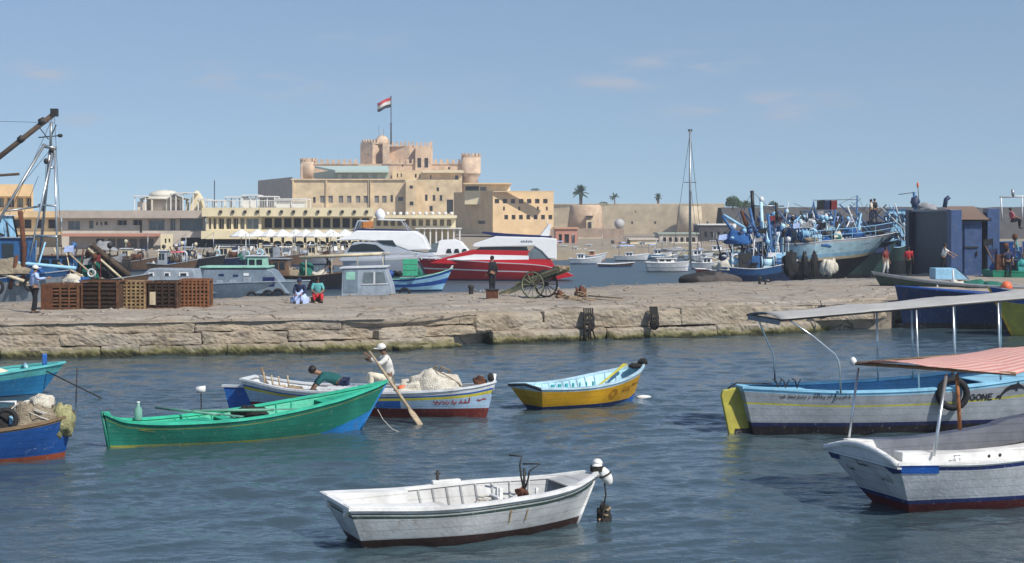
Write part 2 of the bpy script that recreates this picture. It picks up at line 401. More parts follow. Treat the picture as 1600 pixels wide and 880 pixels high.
# ---------------------------------------------------------------- world
SUN_EL, SUN_AZ = R(45), math.atan2(.70,-.71)
wd = bpy.data.worlds.new('World'); sc.world = wd; wd.use_nodes = True
nt = wd.node_tree; N = nt.nodes; L = nt.links
bg = N['Background']; bg.inputs[1].default_value = .112
sky = N.new('ShaderNodeTexSky'); sky.sky_type='NISHITA'; sky.sun_disc=False
sky.sun_elevation=SUN_EL; sky.sun_rotation=SUN_AZ; sky.air_density=1.0; sky.dust_density=.25; sky.ozone_density=3.0; sky.altitude=0
tc = N.new('ShaderNodeTexCoord'); mp=N.new('ShaderNodeMapping'); mp.inputs['Scale'].default_value=(3.2,3.2,14); mp.inputs['Location'].default_value=(3.1,.4,.35)
L.new(tc.outputs['Generated'],mp.inputs[0])
n1=N.new('ShaderNodeTexNoise'); n1.inputs['Scale'].default_value=1.7; n1.inputs['Detail'].default_value=7; n1.inputs['Roughness'].default_value=.55
L.new(mp.outputs[0],n1.inputs['Vector'])
rp=N.new('ShaderNodeMapRange'); rp.interpolation_type='SMOOTHSTEP'; rp.inputs[1].default_value=.54; rp.inputs[2].default_value=.78; rp.inputs[4].default_value=.15
L.new(n1.outputs[0],rp.inputs[0])
sp_=N.new('ShaderNodeSeparateXYZ'); L.new(tc.outputs['Generated'],sp_.inputs[0]); mr_=N.new('ShaderNodeMapRange'); mr_.inputs[1].default_value=-.0; mr_.inputs[2].default_value=1; mr_.inputs[3].default_value=.10; mr_.inputs[4].default_value=1; L.new(sp_.outputs[2],mr_.inputs[0])
cb_=N.new('ShaderNodeCombineXYZ'); L.new(sp_.outputs[0],cb_.inputs[0]); L.new(sp_.outputs[1],cb_.inputs[1]); L.new(mr_.outputs[0],cb_.inputs[2]); nm_=N.new('ShaderNodeVectorMath'); nm_.operation='NORMALIZE'; L.new(cb_.outputs[0],nm_.inputs[0]); L.new(nm_.outputs[0],sky.inputs[0])
hs=N.new('ShaderNodeHueSaturation'); hs.inputs['Saturation'].default_value=.97; hs.inputs['Value'].default_value=1.04
L.new(sky.outputs[0],hs.inputs['Color'])
mx=N.new('ShaderNodeMix'); mx.data_type='RGBA'; mx.inputs[7].default_value=(4.9,5.0,5.6,1)
tot=None
for (cx_,cz_,wx_,wz_,am) in ((70,112,90,36,.42),(340,118,100,32,.40),(460,135,130,40,.36),(1070,100,150,26,.55),(960,128,150,22,.38),(1220,165,170,46,.34),(1090,180,120,28,.28),(150,188,90,18,.3),(760,165,120,20,.2),(560,60,160,30,.14)):
    d_=Vector(((cx_-800)/F,1,(HY-cz_)/F)).normalized()
    v1=N.new('ShaderNodeVectorMath'); v1.operation='SUBTRACT'; v1.inputs[1].default_value=d_; L.new(tc.outputs['Generated'],v1.inputs[0])
    v2=N.new('ShaderNodeVectorMath'); v2.operation='MULTIPLY'; v2.inputs[1].default_value=(F/wx_,1,F/wz_); L.new(v1.outputs[0],v2.inputs[0])
    v3=N.new('ShaderNodeVectorMath'); v3.operation='LENGTH'; L.new(v2.outputs[0],v3.inputs[0])
    r3=N.new('ShaderNodeMapRange'); r3.interpolation_type='SMOOTHSTEP'; r3.inputs[1].default_value=1.0; r3.inputs[2].default_value=.0; r3.inputs[4].default_value=am; L.new(v3.outputs['Value'],r3.inputs[0])
    if tot is None: tot=r3.outputs[0]
    else: a3=N.new('ShaderNodeMath'); a3.operation='ADD'; L.new(tot,a3.inputs[0]); L.new(r3.outputs[0],a3.inputs[1]); tot=a3.outputs[0]
mp3=N.new('ShaderNodeMapping'); mp3.inputs['Scale'].default_value=(16,16,75); L.new(tc.outputs['Generated'],mp3.inputs[0]); n3=N.new('ShaderNodeTexNoise'); n3.inputs['Scale'].default_value=1.6; n3.inputs['Detail'].default_value=6; L.new(mp3.outputs[0],n3.inputs['Vector'])
r4=N.new('ShaderNodeMapRange'); r4.interpolation_type='SMOOTHSTEP'; r4.inputs[1].default_value=.38; r4.inputs[2].default_value=.68; L.new(n3.outputs[0],r4.inputs[0])
m3=N.new('ShaderNodeMath'); m3.operation='MULTIPLY'; L.new(tot,m3.inputs[0]); L.new(r4.outputs[0],m3.inputs[1]); m4=N.new('ShaderNodeMath'); m4.operation='MULTIPLY'; m4.inputs[1].default_value=1.62; L.new(m3.outputs[0],m4.inputs[0]); m5=N.new('ShaderNodeMath'); m5.operation='MAXIMUM'; L.new(m4.outputs[0],m5.inputs[0]); L.new(rp.outputs[0],m5.inputs[1])
L.new(m5.outputs[0],mx.inputs[0]); L.new(hs.outputs[0],mx.inputs[6]); L.new(mx.outputs[2],bg.inputs[0])
sl=bpy.data.lights.new('sun','SUN'); sl.energy=5.0; sl.angle=R(.5); sl.color=(1,.955,.88)
so=bpy.data.objects.new('sun',sl); COL.objects.link(so)
sv=Vector((math.sin(SUN_AZ)*math.cos(SUN_EL),math.cos(SUN_AZ)*math.cos(SUN_EL),math.sin(SUN_EL)))
so.rotation_euler=sv.to_track_quat('Z','Y').to_euler(); so.location=(30,-20,60)
# ---------------------------------------------------------------- water
def water():
    xs=np.concatenate([[-9000,-2500,-900,-400,-200,-120],np.arange(-80,-24,1.0),np.arange(-24,-21,.25),np.arange(-21,21,.1),np.arange(21,24,.25),np.arange(24,81,1.0),[120,200,400,900,2500,9000]])
    ys=np.concatenate([[-60,-20,0,8,13],np.arange(15,42,.055),np.arange(42,68,.12),np.arange(68,140,.6),np.arange(140,260,4),[300,400,600,1000,2000,5000,9000]])
    Xg,Yg=np.meshgrid(xs,ys); Z=np.zeros_like(Xg); r=np.random.RandomState(4)
    DX=np.zeros_like(Z); DY=np.zeros_like(Z)
    fade=np.clip((22-np.abs(Xg))/4,0,1)*np.clip((Yg-13)/3,0,1)*np.clip((110-Yg)/60,0,1)
    wx=Xg+.5*np.sin(Yg*.7+1)+.35*np.sin(Xg*.9+Yg*.4); wy=Yg+.4*np.sin(Xg*.8+2)+.3*np.sin(Xg*.33-Yg*.5)
    for i in range(64):
        lam=.27*(7.5**(r.rand()**1.5)); th=R(-78)+r.randn()*R(30); k=2*math.pi/lam; a=.0056*lam**.75*(.55+.8*r.rand())
        ph=r.rand()*6.28; q=k*(wx*math.cos(th)+wy*math.sin(th))+ph
        env=.55+.45*np.sin(wx*r.uniform(.15,.5)+wy*r.uniform(.15,.5)+ph*2)
        sp=np.where(Yg>42,min(1,lam/.6)**2,1)
        Z+=a*env*np.sin(q)*sp; DX-=a*.6*math.cos(th)*np.cos(q)*sp; DY-=a*.6*math.sin(th)*np.cos(q)*sp
    Z*=fade; Xg=Xg+DX*fade; Yg=Yg+DY*fade
    ny,nx=Z.shape; co=np.stack([Xg,Yg,Z],-1).reshape(-1,3).astype(np.float32)
    idx=np.arange(nx*ny).reshape(ny,nx); q=np.stack([idx[:-1,:-1],idx[:-1,1:],idx[1:,1:],idx[1:,:-1]],-1).reshape(-1,4).astype(np.int32)
    me=bpy.data.meshes.new('water'); me.vertices.add(len(co)); me.vertices.foreach_set('co',co.ravel())
    me.loops.add(q.size); me.loops.foreach_set('vertex_index',q.ravel()); me.polygons.add(len(q)); me.polygons.foreach_set('loop_start',np.arange(0,q.size,4,dtype=np.int32)); me.polygons.foreach_set('loop_total',np.full(len(q),4,dtype=np.int32))
    me.polygons.foreach_set('use_smooth',np.ones(len(q),dtype=bool)); me.update(); me.validate()
    m=bpy.data.materials.new('harbour_water'); m.use_nodes=True; nt=m.node_tree;N=nt.nodes;L=nt.links;b=N['Principled BSDF']
    b.inputs['Roughness'].default_value=.05; b.inputs['IOR'].default_value=1.62
    tc=N.new('ShaderNodeTexCoord'); 
    n0=N.new('ShaderNodeTexNoise'); n0.inputs['Scale'].default_value=.09; n0.inputs['Detail'].default_value=4; L.new(tc.outputs['Object'],n0.inputs['Vector'])
    cr=N.new('ShaderNodeMix'); cr.data_type='RGBA'; cr.inputs[6].default_value=(.036,.062,.076,1); cr.inputs[7].default_value=(.052,.082,.096,1); L.new(n0.outputs[0],cr.inputs[0]); L.new(cr.outputs[2],b.inputs['Base Color']); sy=N.new('ShaderNodeSeparateXYZ'); L.new(tc.outputs['Object'],sy.inputs[0]); ry_=N.new('ShaderNodeMapRange'); ry_.inputs[1].default_value=45; ry_.inputs[2].default_value=95; ry_.inputs[3].default_value=.03; ry_.inputs[4].default_value=.38; L.new(sy.outputs[1],ry_.inputs[0]); L.new(ry_.outputs[0],b.inputs['Roughness'])
    mp=N.new('ShaderNodeMapping'); mp.inputs['Scale'].default_value=(1,1.7,1); mp.inputs['Rotation'].default_value=(0,0,R(10)); L.new(tc.outputs['Object'],mp.inputs[0])
    a=N.new('ShaderNodeTexNoise'); a.inputs['Scale'].default_value=4.6; a.inputs['Detail'].default_value=5; a.inputs['Distortion'].default_value=.6; L.new(mp.outputs[0],a.inputs['Vector'])
    bp=N.new('ShaderNodeBump'); bp.inputs['Strength'].default_value=.6; bp.inputs['Distance'].default_value=.04; L.new(a.outputs[0],bp.inputs['Height'])
    c=N.new('ShaderNodeTexNoise'); c.inputs['Scale'].default_value=7; c.inputs['Detail'].default_value=3; L.new(mp.outputs[0],c.inputs['Vector'])
    b2=N.new('ShaderNodeBump'); b2.inputs['Strength'].default_value=.35; b2.inputs['Distance'].default_value=.015; L.new(c.outputs[0],b2.inputs['Height']); L.new(bp.outputs[0],b2.inputs['Normal']); L.new(b2.outputs[0],b.inputs['Normal'])
    me.materials.append(m); o=bpy.data.objects.new('water',me); COL.objects.link(o); tag(o,'rippled blue grey harbour water around the moored boats',None,None,'structure')
water()
# ---------------------------------------------------------------- stone
def stone_mat(name,c1,c2,algae=True,sc1=1.2):
    m=bpy.data.materials.new(name); m.use_nodes=True; nt=m.node_tree;N=nt.nodes;L=nt.links;b=N['Principled BSDF']; b.inputs['Roughness'].default_value=.9; b.inputs['Specular IOR Level'].default_value=.2
    tc=N.new('ShaderNodeTexCoord')
    def noise_(s,d=8,r_=.65,st=(1,1,1)):
        mp=N.new('ShaderNodeMapping'); mp.inputs['Scale'].default_value=st; L.new(tc.outputs['Object'],mp.inputs[0])
        n=N.new('ShaderNodeTexNoise'); n.inputs['Scale'].default_value=s; n.inputs['Detail'].default_value=d; n.inputs['Roughness'].default_value=r_; L.new(mp.outputs[0],n.inputs['Vector']); return n.outputs[0]
    def rng(x,a,b_,lo=0,hi=1):
        r=N.new('ShaderNodeMapRange'); r.inputs[1].default_value=a;r.inputs[2].default_value=b_;r.inputs[3].default_value=lo;r.inputs[4].default_value=hi; L.new(x,r.inputs[0]); return r.outputs[0]
    def mix(f,a,b_):
        x=N.new('ShaderNodeMix'); x.data_type='RGBA'; L.new(f,x.inputs[0])
        for i,q in ((6,a),(7,b_)):
            if isinstance(q,tuple): x.inputs[i].default_value=(*q,1)
            else: L.new(q,x.inputs[i])
        return x.outputs[2]
    big=noise_(.35,6); col=mix(rng(noise_(sc1),.35,.68),c1,c2); col=mix(rng(big,.42,.62,0,.55),col,(.36,.335,.30))
    col=mix(rng(noise_(4.5,7,.75,(.35,1,1.6)),.54,.68,0,.75),col,(.10,.08,.06))
    if algae:
        g=N.new('ShaderNodeSeparateXYZ'); L.new(tc.outputs['Object'],g.inputs[0])
        ad=N.new('ShaderNodeMath'); ad.operation='ADD'; L.new(g.outputs[2],ad.inputs[0]); L.new(rng(noise_(2.2),.3,.7,-.12,.12),ad.inputs[1])
        col=mix(rng(ad.outputs[0],.36,.14),col,(.16,.15,.055)); col=mix(rng(ad.outputs[0],.19,.07),col,(.035,.035,.02))
    if not algae:
        for sc__,w__ in ((.33,.012),(1.1,.010)):
            dv=N.new('ShaderNodeTexNoise'); dv.inputs['Scale'].default_value=1.2; dv.inputs['Detail'].default_value=6; L.new(tc.outputs['Object'],dv.inputs['Vector'])
            va=N.new('ShaderNodeVectorMath'); va.operation='MULTIPLY_ADD'; va.inputs[1].default_value=(1.1,1.1,0); L.new(dv.outputs['Color'],va.inputs[0]); L.new(tc.outputs['Object'],va.inputs[2])
            vo=N.new('ShaderNodeTexVoronoi'); vo.feature='DISTANCE_TO_EDGE'; vo.inputs['Scale'].default_value=sc__; L.new(va.outputs[0],vo.inputs['Vector'])
            col=mix(rng(vo.outputs['Distance'],w__*1.6,w__*.4,0,.75),col,(.07,.055,.04))
        col=mix(rng(noise_(.55,7,.7),.55,.66,0,.6),col,(.19,.155,.125)); col=mix(rng(noise_(1.7,7,.7,(.4,1,1)),.60,.68,0,.5),col,(.47,.41,.33))
    L.new(col,b.inputs['Base Color'])
    bp=N.new('ShaderNodeBump'); bp.inputs['Strength'].default_value=.8; bp.inputs['Distance'].default_value=.05; L.new(noise_(5,9,.7),bp.inputs['Height']); L.new(bp.outputs[0],b.inputs['Normal'])
    MATS[name]=m; return m
stone_mat('quay_stone',(.40,.33,.24),(.24,.195,.145)); stone_mat('quay_top',(.40,.335,.26),(.29,.24,.19),False,.8)
FL=[(-60,46),(-16.6,49.8),(-10.5,51.2),(-4.4,52.9),(0,56.5),(8.75,60),(15.9,63.5),(17.5,69),(70,92)]
BLN=[(-60,58),(-21,63.4),(-13.2,67.7),(-3,72),(6.9,82.5),(20.6,90),(32,112),(70,125)]
def line(pts,x):
    for i in range(len(pts)-1):
        if x<=pts[i+1][0]: return lerp(pts[i][1],pts[i+1][1],(x-pts[i][0])/(pts[i+1][0]-pts[i][0]))
    return pts[-1][1]
QZ=1.2
def quay_z(x,y):
    f=line(FL,x); d=y-f; e=1.9+.5*noise.noise(Vector((x*.5,0,3)))+.25*noise.noise(Vector((x*2,0,7)))
    step=.10*sstep((d-e)/.12); e2=4.1+.5*noise.noise(Vector((x*.35,5,3)))
    return QZ-.10+step+.05*sstep((d-e2)/.1)*(1 if noise.noise(Vector((x*.2,9,1)))>-.1 else 0)+.035*noise.fractal(Vector((x*.5,y*.5,0)),1,2,5)+.02*noise.noise(Vector((x*3,y*3,0)))
def quay():
    b=MB(); xs=[-60,-50,-40,-32,-26]+[-22+.22*i for i in range(206)]+[24,27,32,40,50,70]
    ds=[.3,.6,.9,1.2,1.5,1.7,1.85,2.0,2.15,2.3,2.5,2.8,3.2,3.5,3.7,3.85,4.0,4.15,4.3,4.5,5,6,7,8.5,10,12]
    nv=len(ds)+3; vs=[]
    for x in xs:
        f=line(FL,x); bk=line(BLN,x); vs.append((x,f+.9,-.6)); vs.append((x,f+.75,.9))
        for d in ds:
            y=f+d*(bk-f)/14 if d>6 else f+d
            vs.append((x,min(y,bk-.1),quay_z(x,y)))
        vs.append((x,bk,-.6))
    b.add(vs,[(i*nv+j,(i+1)*nv+j,(i+1)*nv+j+1,i*nv+j+1) for i in range(len(xs)-1) for j in range(nv-1)],1,True)
    # courses of weathered blocks along the water
    rr=random.Random(11)
    def block(x0,x1,z0,z1,out,depth,rnd_=.09,seed=0,tilt=0):
        ya=line(FL,x0);yb=line(FL,x1); A=Vector((x0,ya-out,0));B=Vector((x1,yb-out,0)); u=(B-A); Ln=u.length;u.normalize(); n=Vector((u.y,-u.x,0))
        nu=max(6,int(Ln/.09)); nw=8; nd=6; vs=[];idx={}
        hz=(z1-z0)/2; hd=depth/2; c0=(A+B)/2-n*hd+Vector((0,0,(z0+z1)/2))
        def pt(a,bb,c):   # a along -1..1, bb depth -1..1, c height
            p=Vector((a*Ln/2,bb*hd,c*hz)); rad=min(rnd_,hz*.6)
            q=Vector((max(-Ln/2+rad,min(Ln/2-rad,p.x)),max(-hd+rad,min(hd-rad,p.y)),max(-hz+rad,min(hz-rad,p.z)))); d=p-q
            if d.length>1e-6: p=q+d.normalized()*rad
            w=c0+u*p.x+n*p.y+Vector((0,0,p.z+tilt*p.x))
            q3=w*Vector((1,1,1)); k=noise.fractal(Vector((w.x*.9+seed*3.1,w.y,w.z*2.2+seed)),1,2,6)*.10-abs(noise.fractal(Vector((w.x*2.1+seed,w.y*2,w.z*5)),1,2,4))*.055+noise.fractal(w*11,1,2,2)*.03
            return w+((w-c0).normalized()*.4+n*.6)*k+Vector((0,0,k*.35))
        key={}
        def vid(i,j,k_):
            t=(i,j,k_)
            if t not in key: key[t]=len(vs); vs.append(pt(-1+2*i/nu,-1+2*j/nd,-1+2*k_/nw))
            return key[t]
        fs=[]
        for i in range(nu):
            for j in range(nd): fs.append((vid(i,j,nw),vid(i,j+1,nw),vid(i+1,j+1,nw),vid(i+1,j,nw))[::-1])
            for k_ in range(nw): fs.append((vid(i,nd,k_),vid(i,nd,k_+1),vid(i+1,nd,k_+1),vid(i+1,nd,k_))[::-1])
        for j in range(nd):
            for k_ in range(nw):
                fs.append((vid(0,j,k_),vid(0,j+1,k_),vid(0,j+1,k_+1),vid(0,j,k_+1))); fs.append((vid(nu,j,k_),vid(nu,j+1,k_),vid(nu,j+1,k_+1),vid(nu,j,k_+1))[::-1])
        b.add(vs,fs,0,False)
    def course(xa,xb,z0,z1,out,l0,l1,skip=()):
        x=xa
        while x<xb:
            l=rr.uniform(l0,l1)
            if not any(a<x+l/2<c for a,c in skip): block(x,x+l+.03,z0+rr.uniform(-.03,.03),z1+rr.uniform(-.04,.03),out+rr.uniform(-.07,.07),1.3,rr.uniform(.03,.09),rr.random()*50,rr.uniform(-.008,.008))
            x+=l
    course(-30,-3.6,-.35,.39,.0,1.0,3.4); course(-30,-4.6,.36,.78,-.20,1.0,5.0); course(-30,-1.2,.74,1.13,-.40,2.3,6.6)
    course(-4.6,-.9,.40,.76,-.25,2.2,3.8)
    block(-1.3,1.2,.44,1.16,-.1,1.4,.18,5)
    course(1.2,24,.46,1.12,-.12,3.6,7.6); course(-.7,24,-.35,.47,.10,2.4,6.6)
    block(-3.9,-1.7,-.25,.16,.35,1.2,.08,3,-.03)
    o=b.build('quay',[MATS['quay_stone'],MATS['quay_top']]); tag(o,'weathered stone quay of rough tan blocks across the harbour',None,None,'structure')
quay()
# far shore ground
mat('shore',(.34,.28,.2),.9,.2,.2,bump=.3); mat('asphalt',(.1,.095,.09),.9,.2,.2)
b=MB(); b.slab([(-260,150),(-16,158),(6,176),(24,205),(60,225),(230,238),(600,260),(900,900),(-900,900),(-700,150)],-1,1.0); tag(b.build('promenade_ground',[MATS['shore']]),'sandy waterfront ground below the restaurants and fort',None,None,'structure')

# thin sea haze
b=MB(); b.box(-420,-30,-2,420,520,62); hz=bpy.data.materials.new('haze_air'); hz.use_nodes=True; nt=hz.node_tree; nt.nodes.clear(); o_=nt.nodes.new('ShaderNodeOutputMaterial'); v_=nt.nodes.new('ShaderNodeVolumePrincipled'); v_.inputs['Color'].default_value=(.85,.92,1,1); v_.inputs['Density'].default_value=.00058; v_.inputs['Anisotropy'].default_value=.2; nt.links.new(v_.outputs[0],o_.inputs['Volume'])
tag(b.build('haze',hz),'thin pale sea haze over the harbour',None,None,'stuff')
# ---------------------------------------------------------------- far shore buildings
mat('castle_stone',(.74,.56,.34),.9,.22,.4,bump=.3,bscale=1.5,streak=.35,dirt=(.3,.2,.13)); mat('castle_stone2',(.74,.57,.35),.9,.22,.4,bump=.3,bscale=1.5,streak=.4,dirt=(.26,.17,.11))
mat('keep_stone',(.70,.51,.35),.9,.26,.5,bump=.3,bscale=1.5,streak=.3,dirt=(.3,.2,.14)); mat('window_dark',(.035,.03,.028),.4,.2); mat('window_grey',(.22,.21,.19),.4,.2,.5)
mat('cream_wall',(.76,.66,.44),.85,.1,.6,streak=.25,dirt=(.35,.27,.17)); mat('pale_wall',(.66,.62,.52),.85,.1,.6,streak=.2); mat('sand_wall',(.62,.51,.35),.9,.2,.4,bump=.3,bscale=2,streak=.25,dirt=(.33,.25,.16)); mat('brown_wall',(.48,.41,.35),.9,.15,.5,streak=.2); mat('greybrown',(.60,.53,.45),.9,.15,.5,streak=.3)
mat('apricot',(.74,.53,.30),.9,.12,.5,streak=.2,dirt=(.35,.22,.13)); mat('peach',(.58,.33,.20),.85,.12,.5); mat('salmon',(.52,.25,.18),.85,.12,.5); mat('turquoise',(.50,.62,.56),.7,.1); mat('brown_stone',(.38,.28,.21),.9,.2,.5,streak=.2); mat('breakwater',(.085,.08,.078),.95,.25,.3)
mat('roof_white',(.74,.73,.70),.7,.08); mat('pale_green',(.36,.42,.36),.8,.1)
def facade(b, A, B, z0, z1, rects, rec=.35, mi=0, inner=None):
    """wall from A to B (outward side to the right of A->B seen from above is -normal) with real openings; returns panes"""
    A=Vector((A[0],A[1],0));B=Vector((B[0],B[1],0)); u=B-A; w=u.length; u.normalize(); n=Vector((u.y,-u.x,0))
    xs=sorted(set([0,w]+[max(0,min(w,q)) for r in rects for q in (r[0],r[2])])); zs=sorted(set([z0,z1]+[max(z0,min(z1,q)) for r in rects for q in (r[1],r[3])]))
    pt=lambda x,z,d=0:A+u*x-n*d+Vector((0,0,z))
    for i in range(len(xs)-1):
        for j in range(len(zs)-1):
            cx=(xs[i]+xs[i+1])/2;cz=(zs[j]+zs[j+1])/2
            if any(r[0]<cx<r[2] and r[1]<cz<r[3] for r in rects): continue
            b.add([pt(xs[i],zs[j]),pt(xs[i+1],zs[j]),pt(xs[i+1],zs[j+1]),pt(xs[i],zs[j+1])],[(0,1,2,3)],mi)
    panes=[]
    for (a,c,d,e) in rects:
        b.add([pt(a,c),pt(d,c),pt(d,e),pt(a,e),pt(a,c,rec),pt(d,c,rec),pt(d,e,rec),pt(a,e,rec)],[(0,4,5,1),(1,5,6,2),(2,6,7,3),(3,7,4,0)],mi)
        panes.append([pt(a,c,rec),pt(d,c,rec),pt(d,e,rec),pt(a,e,rec)])
    return panes
def ray_u(px,A,B):
    k=(px-800)/F; dx=B[0]-A[0];dy=B[1]-A[1]; return (k*A[1]-A[0])/(dx-k*dy)
def block(root, pts, z0, z1, mats, rects={}, rec=.35, pane='window_dark', name='wall', roof=None, frames=None, parapet=0):
    """pts: footprint, counter-clockwise from above; rects[i] = openings of edge i as photo pixel boxes"""
    b=MB(); n=len(pts); allp=[]
    for i in range(n):
        A=pts[i];B=pts[(i+1)%n]; rr=[]
        for r in rects.get(i,[]):
            ua,ub=ray_u(r[0],A,B),ray_u(r[2],A,B); w=math.hypot(B[0]-A[0],B[1]-A[1]); Y=lerp(A[1],B[1],(ua+ub)/2)
            if ua>ub: ua,ub=ub,ua
            rr.append((ua*w,max(z0+.02,PZ(r[3],Y)),ub*w,min(z1-.02,PZ(r[1],Y))))
        pn=facade(b,A,B,z0,z1,rr,rec); allp+= [(p,r) for p,r in zip(pn,rects.get(i,[]))]
    b.add([(x,y,z1-parapet) for x,y in pts],[tuple(range(n))])
    b.build(name,mats,root)
    for p,r in allp:
        w=MB(); w.add(p,[(0,1,2,3)])
        pm=MATS[r[4] if len(r)>4 else pane]
        if frames:
            # glazing bars standing in front of the pane
            u=(p[1]-p[0]); ww=u.length; u.normalize(); nn=Vector((u.y,-u.x,0)); hh=p[3].z-p[0].z
            for q in (0,.5,1):
                c=p[0]+u*(ww*min(max(q,.03),.97))+nn*.04+Vector((0,0,hh/2)); w.cbox(c,(.07,.05,hh),1,rz=math.atan2(u.y,u.x))
            w.cbox(p[0]+u*ww/2+nn*.04+Vector((0,0,hh*.96)),(ww,.05,.07),1,rz=math.atan2(u.y,u.x))
            w.build('window',[pm,frames],root)
        else: w.build('window',pm,root)
def crenels(b, pts, z, w=.8, gap=.7, h=1.1, th=.5, closed=False):
    """one continuous toothed parapet per run"""
    for i in range(len(pts)-1):
        A=Vector((*pts[i],0));B=Vector((*pts[i+1],0)); u=B-A; L_=u.length; u.normalize(); n=max(1,round(L_/(w+gap))); st=L_/n; f=w/(w+gap); nn=Vector((u.y,-u.x,0))*th/2
        xs=[];top=[]
        for j in range(n):
            a0=st*j; xs+= [(a0,.12),(a0+st*(1-f)/2,.12),(a0+st*(1-f)/2,h),(a0+st*.5-st*f*.3,h),(a0+st*.5-st*f*.3,h+.25),(a0+st*.5+st*f*.3,h+.25),(a0+st*.5+st*f*.3,h),(a0+st*(1+f)/2,h),(a0+st*(1+f)/2,.12)]
        xs+=[(L_,.12),(L_,-.2),(0,-.2)]; o=len(b.v); m=len(xs)
        for sg in (-1,1): b.v+=[tuple(A+u*x+nn*sg+Vector((0,0,z+q))) for x,q in xs]
        b.f.append(tuple(o+k for k in range(m))); b.f.append(tuple(o+m+k for k in range(m))[::-1]); b.m+=[0,0]; b.s+=[False]*2
        for k in range(m): b.f.append((o+k,o+(k+1)%m,o+m+(k+1)%m,o+m+k)); b.m.append(0); b.s.append(False)
def at(px,Y): return (PX(px,Y),Y)
# ---- fort
cs=thing('castle','sand coloured medieval sea fort with battlements and round corner towers rising above the harbour','castle',(0,0,0))
st_,s2,ks=MATS['castle_stone'],MATS['castle_stone2'],MATS['keep_stone']
wr=[(x,306,x+7,317,'window_grey') for x in (500,513,529,542,556,568,585,597)]+[(489,308,493,317),(610,305,614,316),(622,308,630,314)]
block(cs,[at(457,400),at(634,400),at(634,440),at(457,440)],1,PZ(280,400),[s2],{0:wr})
block(cs,[at(403,436),at(457,400.5),at(457,441),at(420,470)],1,PZ(279,415),[MATS['brown_wall']],name='side_wall')  # side face in a greyer tone, its shade put in the colour
b=MB(); 
for px in (457,509,576,577): b.box(PX(px,400),399.6,1,PX(px+2.5,400),400.2,PZ(281,400))
b.box(PX(455,400),399.5,PZ(281.5,400),PX(634,400),400.3,PZ(279.5,400)); b.build('pilasters',s2,cs)
block(cs,[at(634,397),at(651,397),at(651,403),at(634,403)],1,PZ(283,397),[st_],{0:[(640,290,645,295),(640,315,646,321)]},name='gate_tower')
block(cs,[at(651,401),at(722,401),at(722,445),at(651,445)],1,PZ(281,400),[s2],{0:[(664,304,668,314),(676,305,680,314),(687,305,691,314),(698,312,708,334),(682,293,686,299),(671,322,676,330)]},name='front_wall')
block(cs,[at(613,405),at(722,405),at(722,450),at(613,450)],10,PZ(266,405),[st_],{0:[(620,271,622,277),(626,271,628,277),(648,272,651,278),(655,272,657,278),(672,274,674,280),(711,274,716,281)]},name='upper_wall')
block(cs,[at(470,440),at(746,440),at(746,480),at(470,480)],10,PZ(256,440),[ks],{0:[(628,257,630,261),(700,261,703,265)]},name='keep_wall')
b=MB(); crenels(b,[at(490,440),at(560,440)],PZ(256,440),w=.8,gap=.75); crenels(b,[at(598,440),at(650,440)],PZ(256,440),w=.8,gap=.75); crenels(b,[at(676,440),at(722,440)],PZ(256,440),w=.8,gap=.75); b.build('battlement',ks,cs)
def tower(px,Y,r,ztop,zb,corb=None,mi=ks,cap=True):
    x=PX(px,Y); b=MB(); prof=[(r*.98,zb),(r,ztop-2)]+([(r*1.0,ztop)])
    if corb: prof=[(r*.72,zb),(r*.72,corb-1.5),(r*.82,corb-.9),(r*.9,corb-.45),(r*1.02,corb-.1),(r,corb),(r,ztop)]
    b.lathe(prof,28,(x,Y,0)); 
    for j in range(14):
        a=2*math.pi*j/14; b.cbox((x+(r-.25)*math.cos(a),Y+(r-.25)*math.sin(a),ztop+.5),(.5,r*.27,1.1),rz=a)
    b.build('round_tower',mi,cs)
tower(483,442,2.55,PZ(253,440),PZ(278,440)); tower(736,440,2.8,PZ(246,440),8,corb=PZ(277,440)+1.2)
# central keep masses
block(cs,[at(565,448),at(640,444),at(676,447),at(676,475),at(600,480)],14,PZ(228,445),[ks],{1:[]},name='inner_keep')
block(cs,[at(598,442),at(609,442),at(609,448),at(598,448)],14,PZ(226,445),[ks],name='buttress')
block(cs,[at(563,446),at(582,443),at(598,447),at(580,455)],14,PZ(224,445),[ks],{0:[(569,240,571,243,'roof_white'),(574,240,576,243,'roof_white')]},name='turret')
block(cs,[at(649,439),at(674,439),at(674,450),at(649,450)],14,PZ(229,440),[ks],{0:[(652,247,658,262),(663,247,669,262)]},name='turret')
b=MB(); crenels(b,[at(605,444.5),at(648,444.5)],PZ(228,445),w=.6,gap=.6,h=1); crenels(b,[at(649,439.3),at(674,439.3)],PZ(229,440),w=.6,gap=.6,h=1); crenels(b,[at(674,445),at(674,475)],PZ(228,445)); crenels(b,[at(565,446),at(582,443.3),at(597,446)],PZ(224,445),w=.6,gap=.6,h=.8); b.build('battlement',ks,cs)
b=MB(); b.lathe([(2.3,0),(2.3,.6),(2.1,1.4),(1.5,2.2),(.7,2.7),(.1,2.9),(.06,4.2)],20,(PX(597,447),447,PZ(224,445)-.4)); b.build('dome',ks,cs)
b=MB()
for px,t in ((592,196),(599,202)): b.tube([P(px,222,446),P(px,t,446)],.06,5)
b.build('aerial',MATS['steel_grey'],cs)
b=MB(); b.box(PX(660,403),403.0,PZ(270,403),PX(724,403),406,PZ(266.5,403)); b.build('terrace_slab',MATS['cream_wall'],cs); b=MB(); b.box(PX(604,404),404,PZ(283,404),PX(722,404),405.2,PZ(281,404)); b.build('terrace_slab',MATS['cream_wall'],cs)
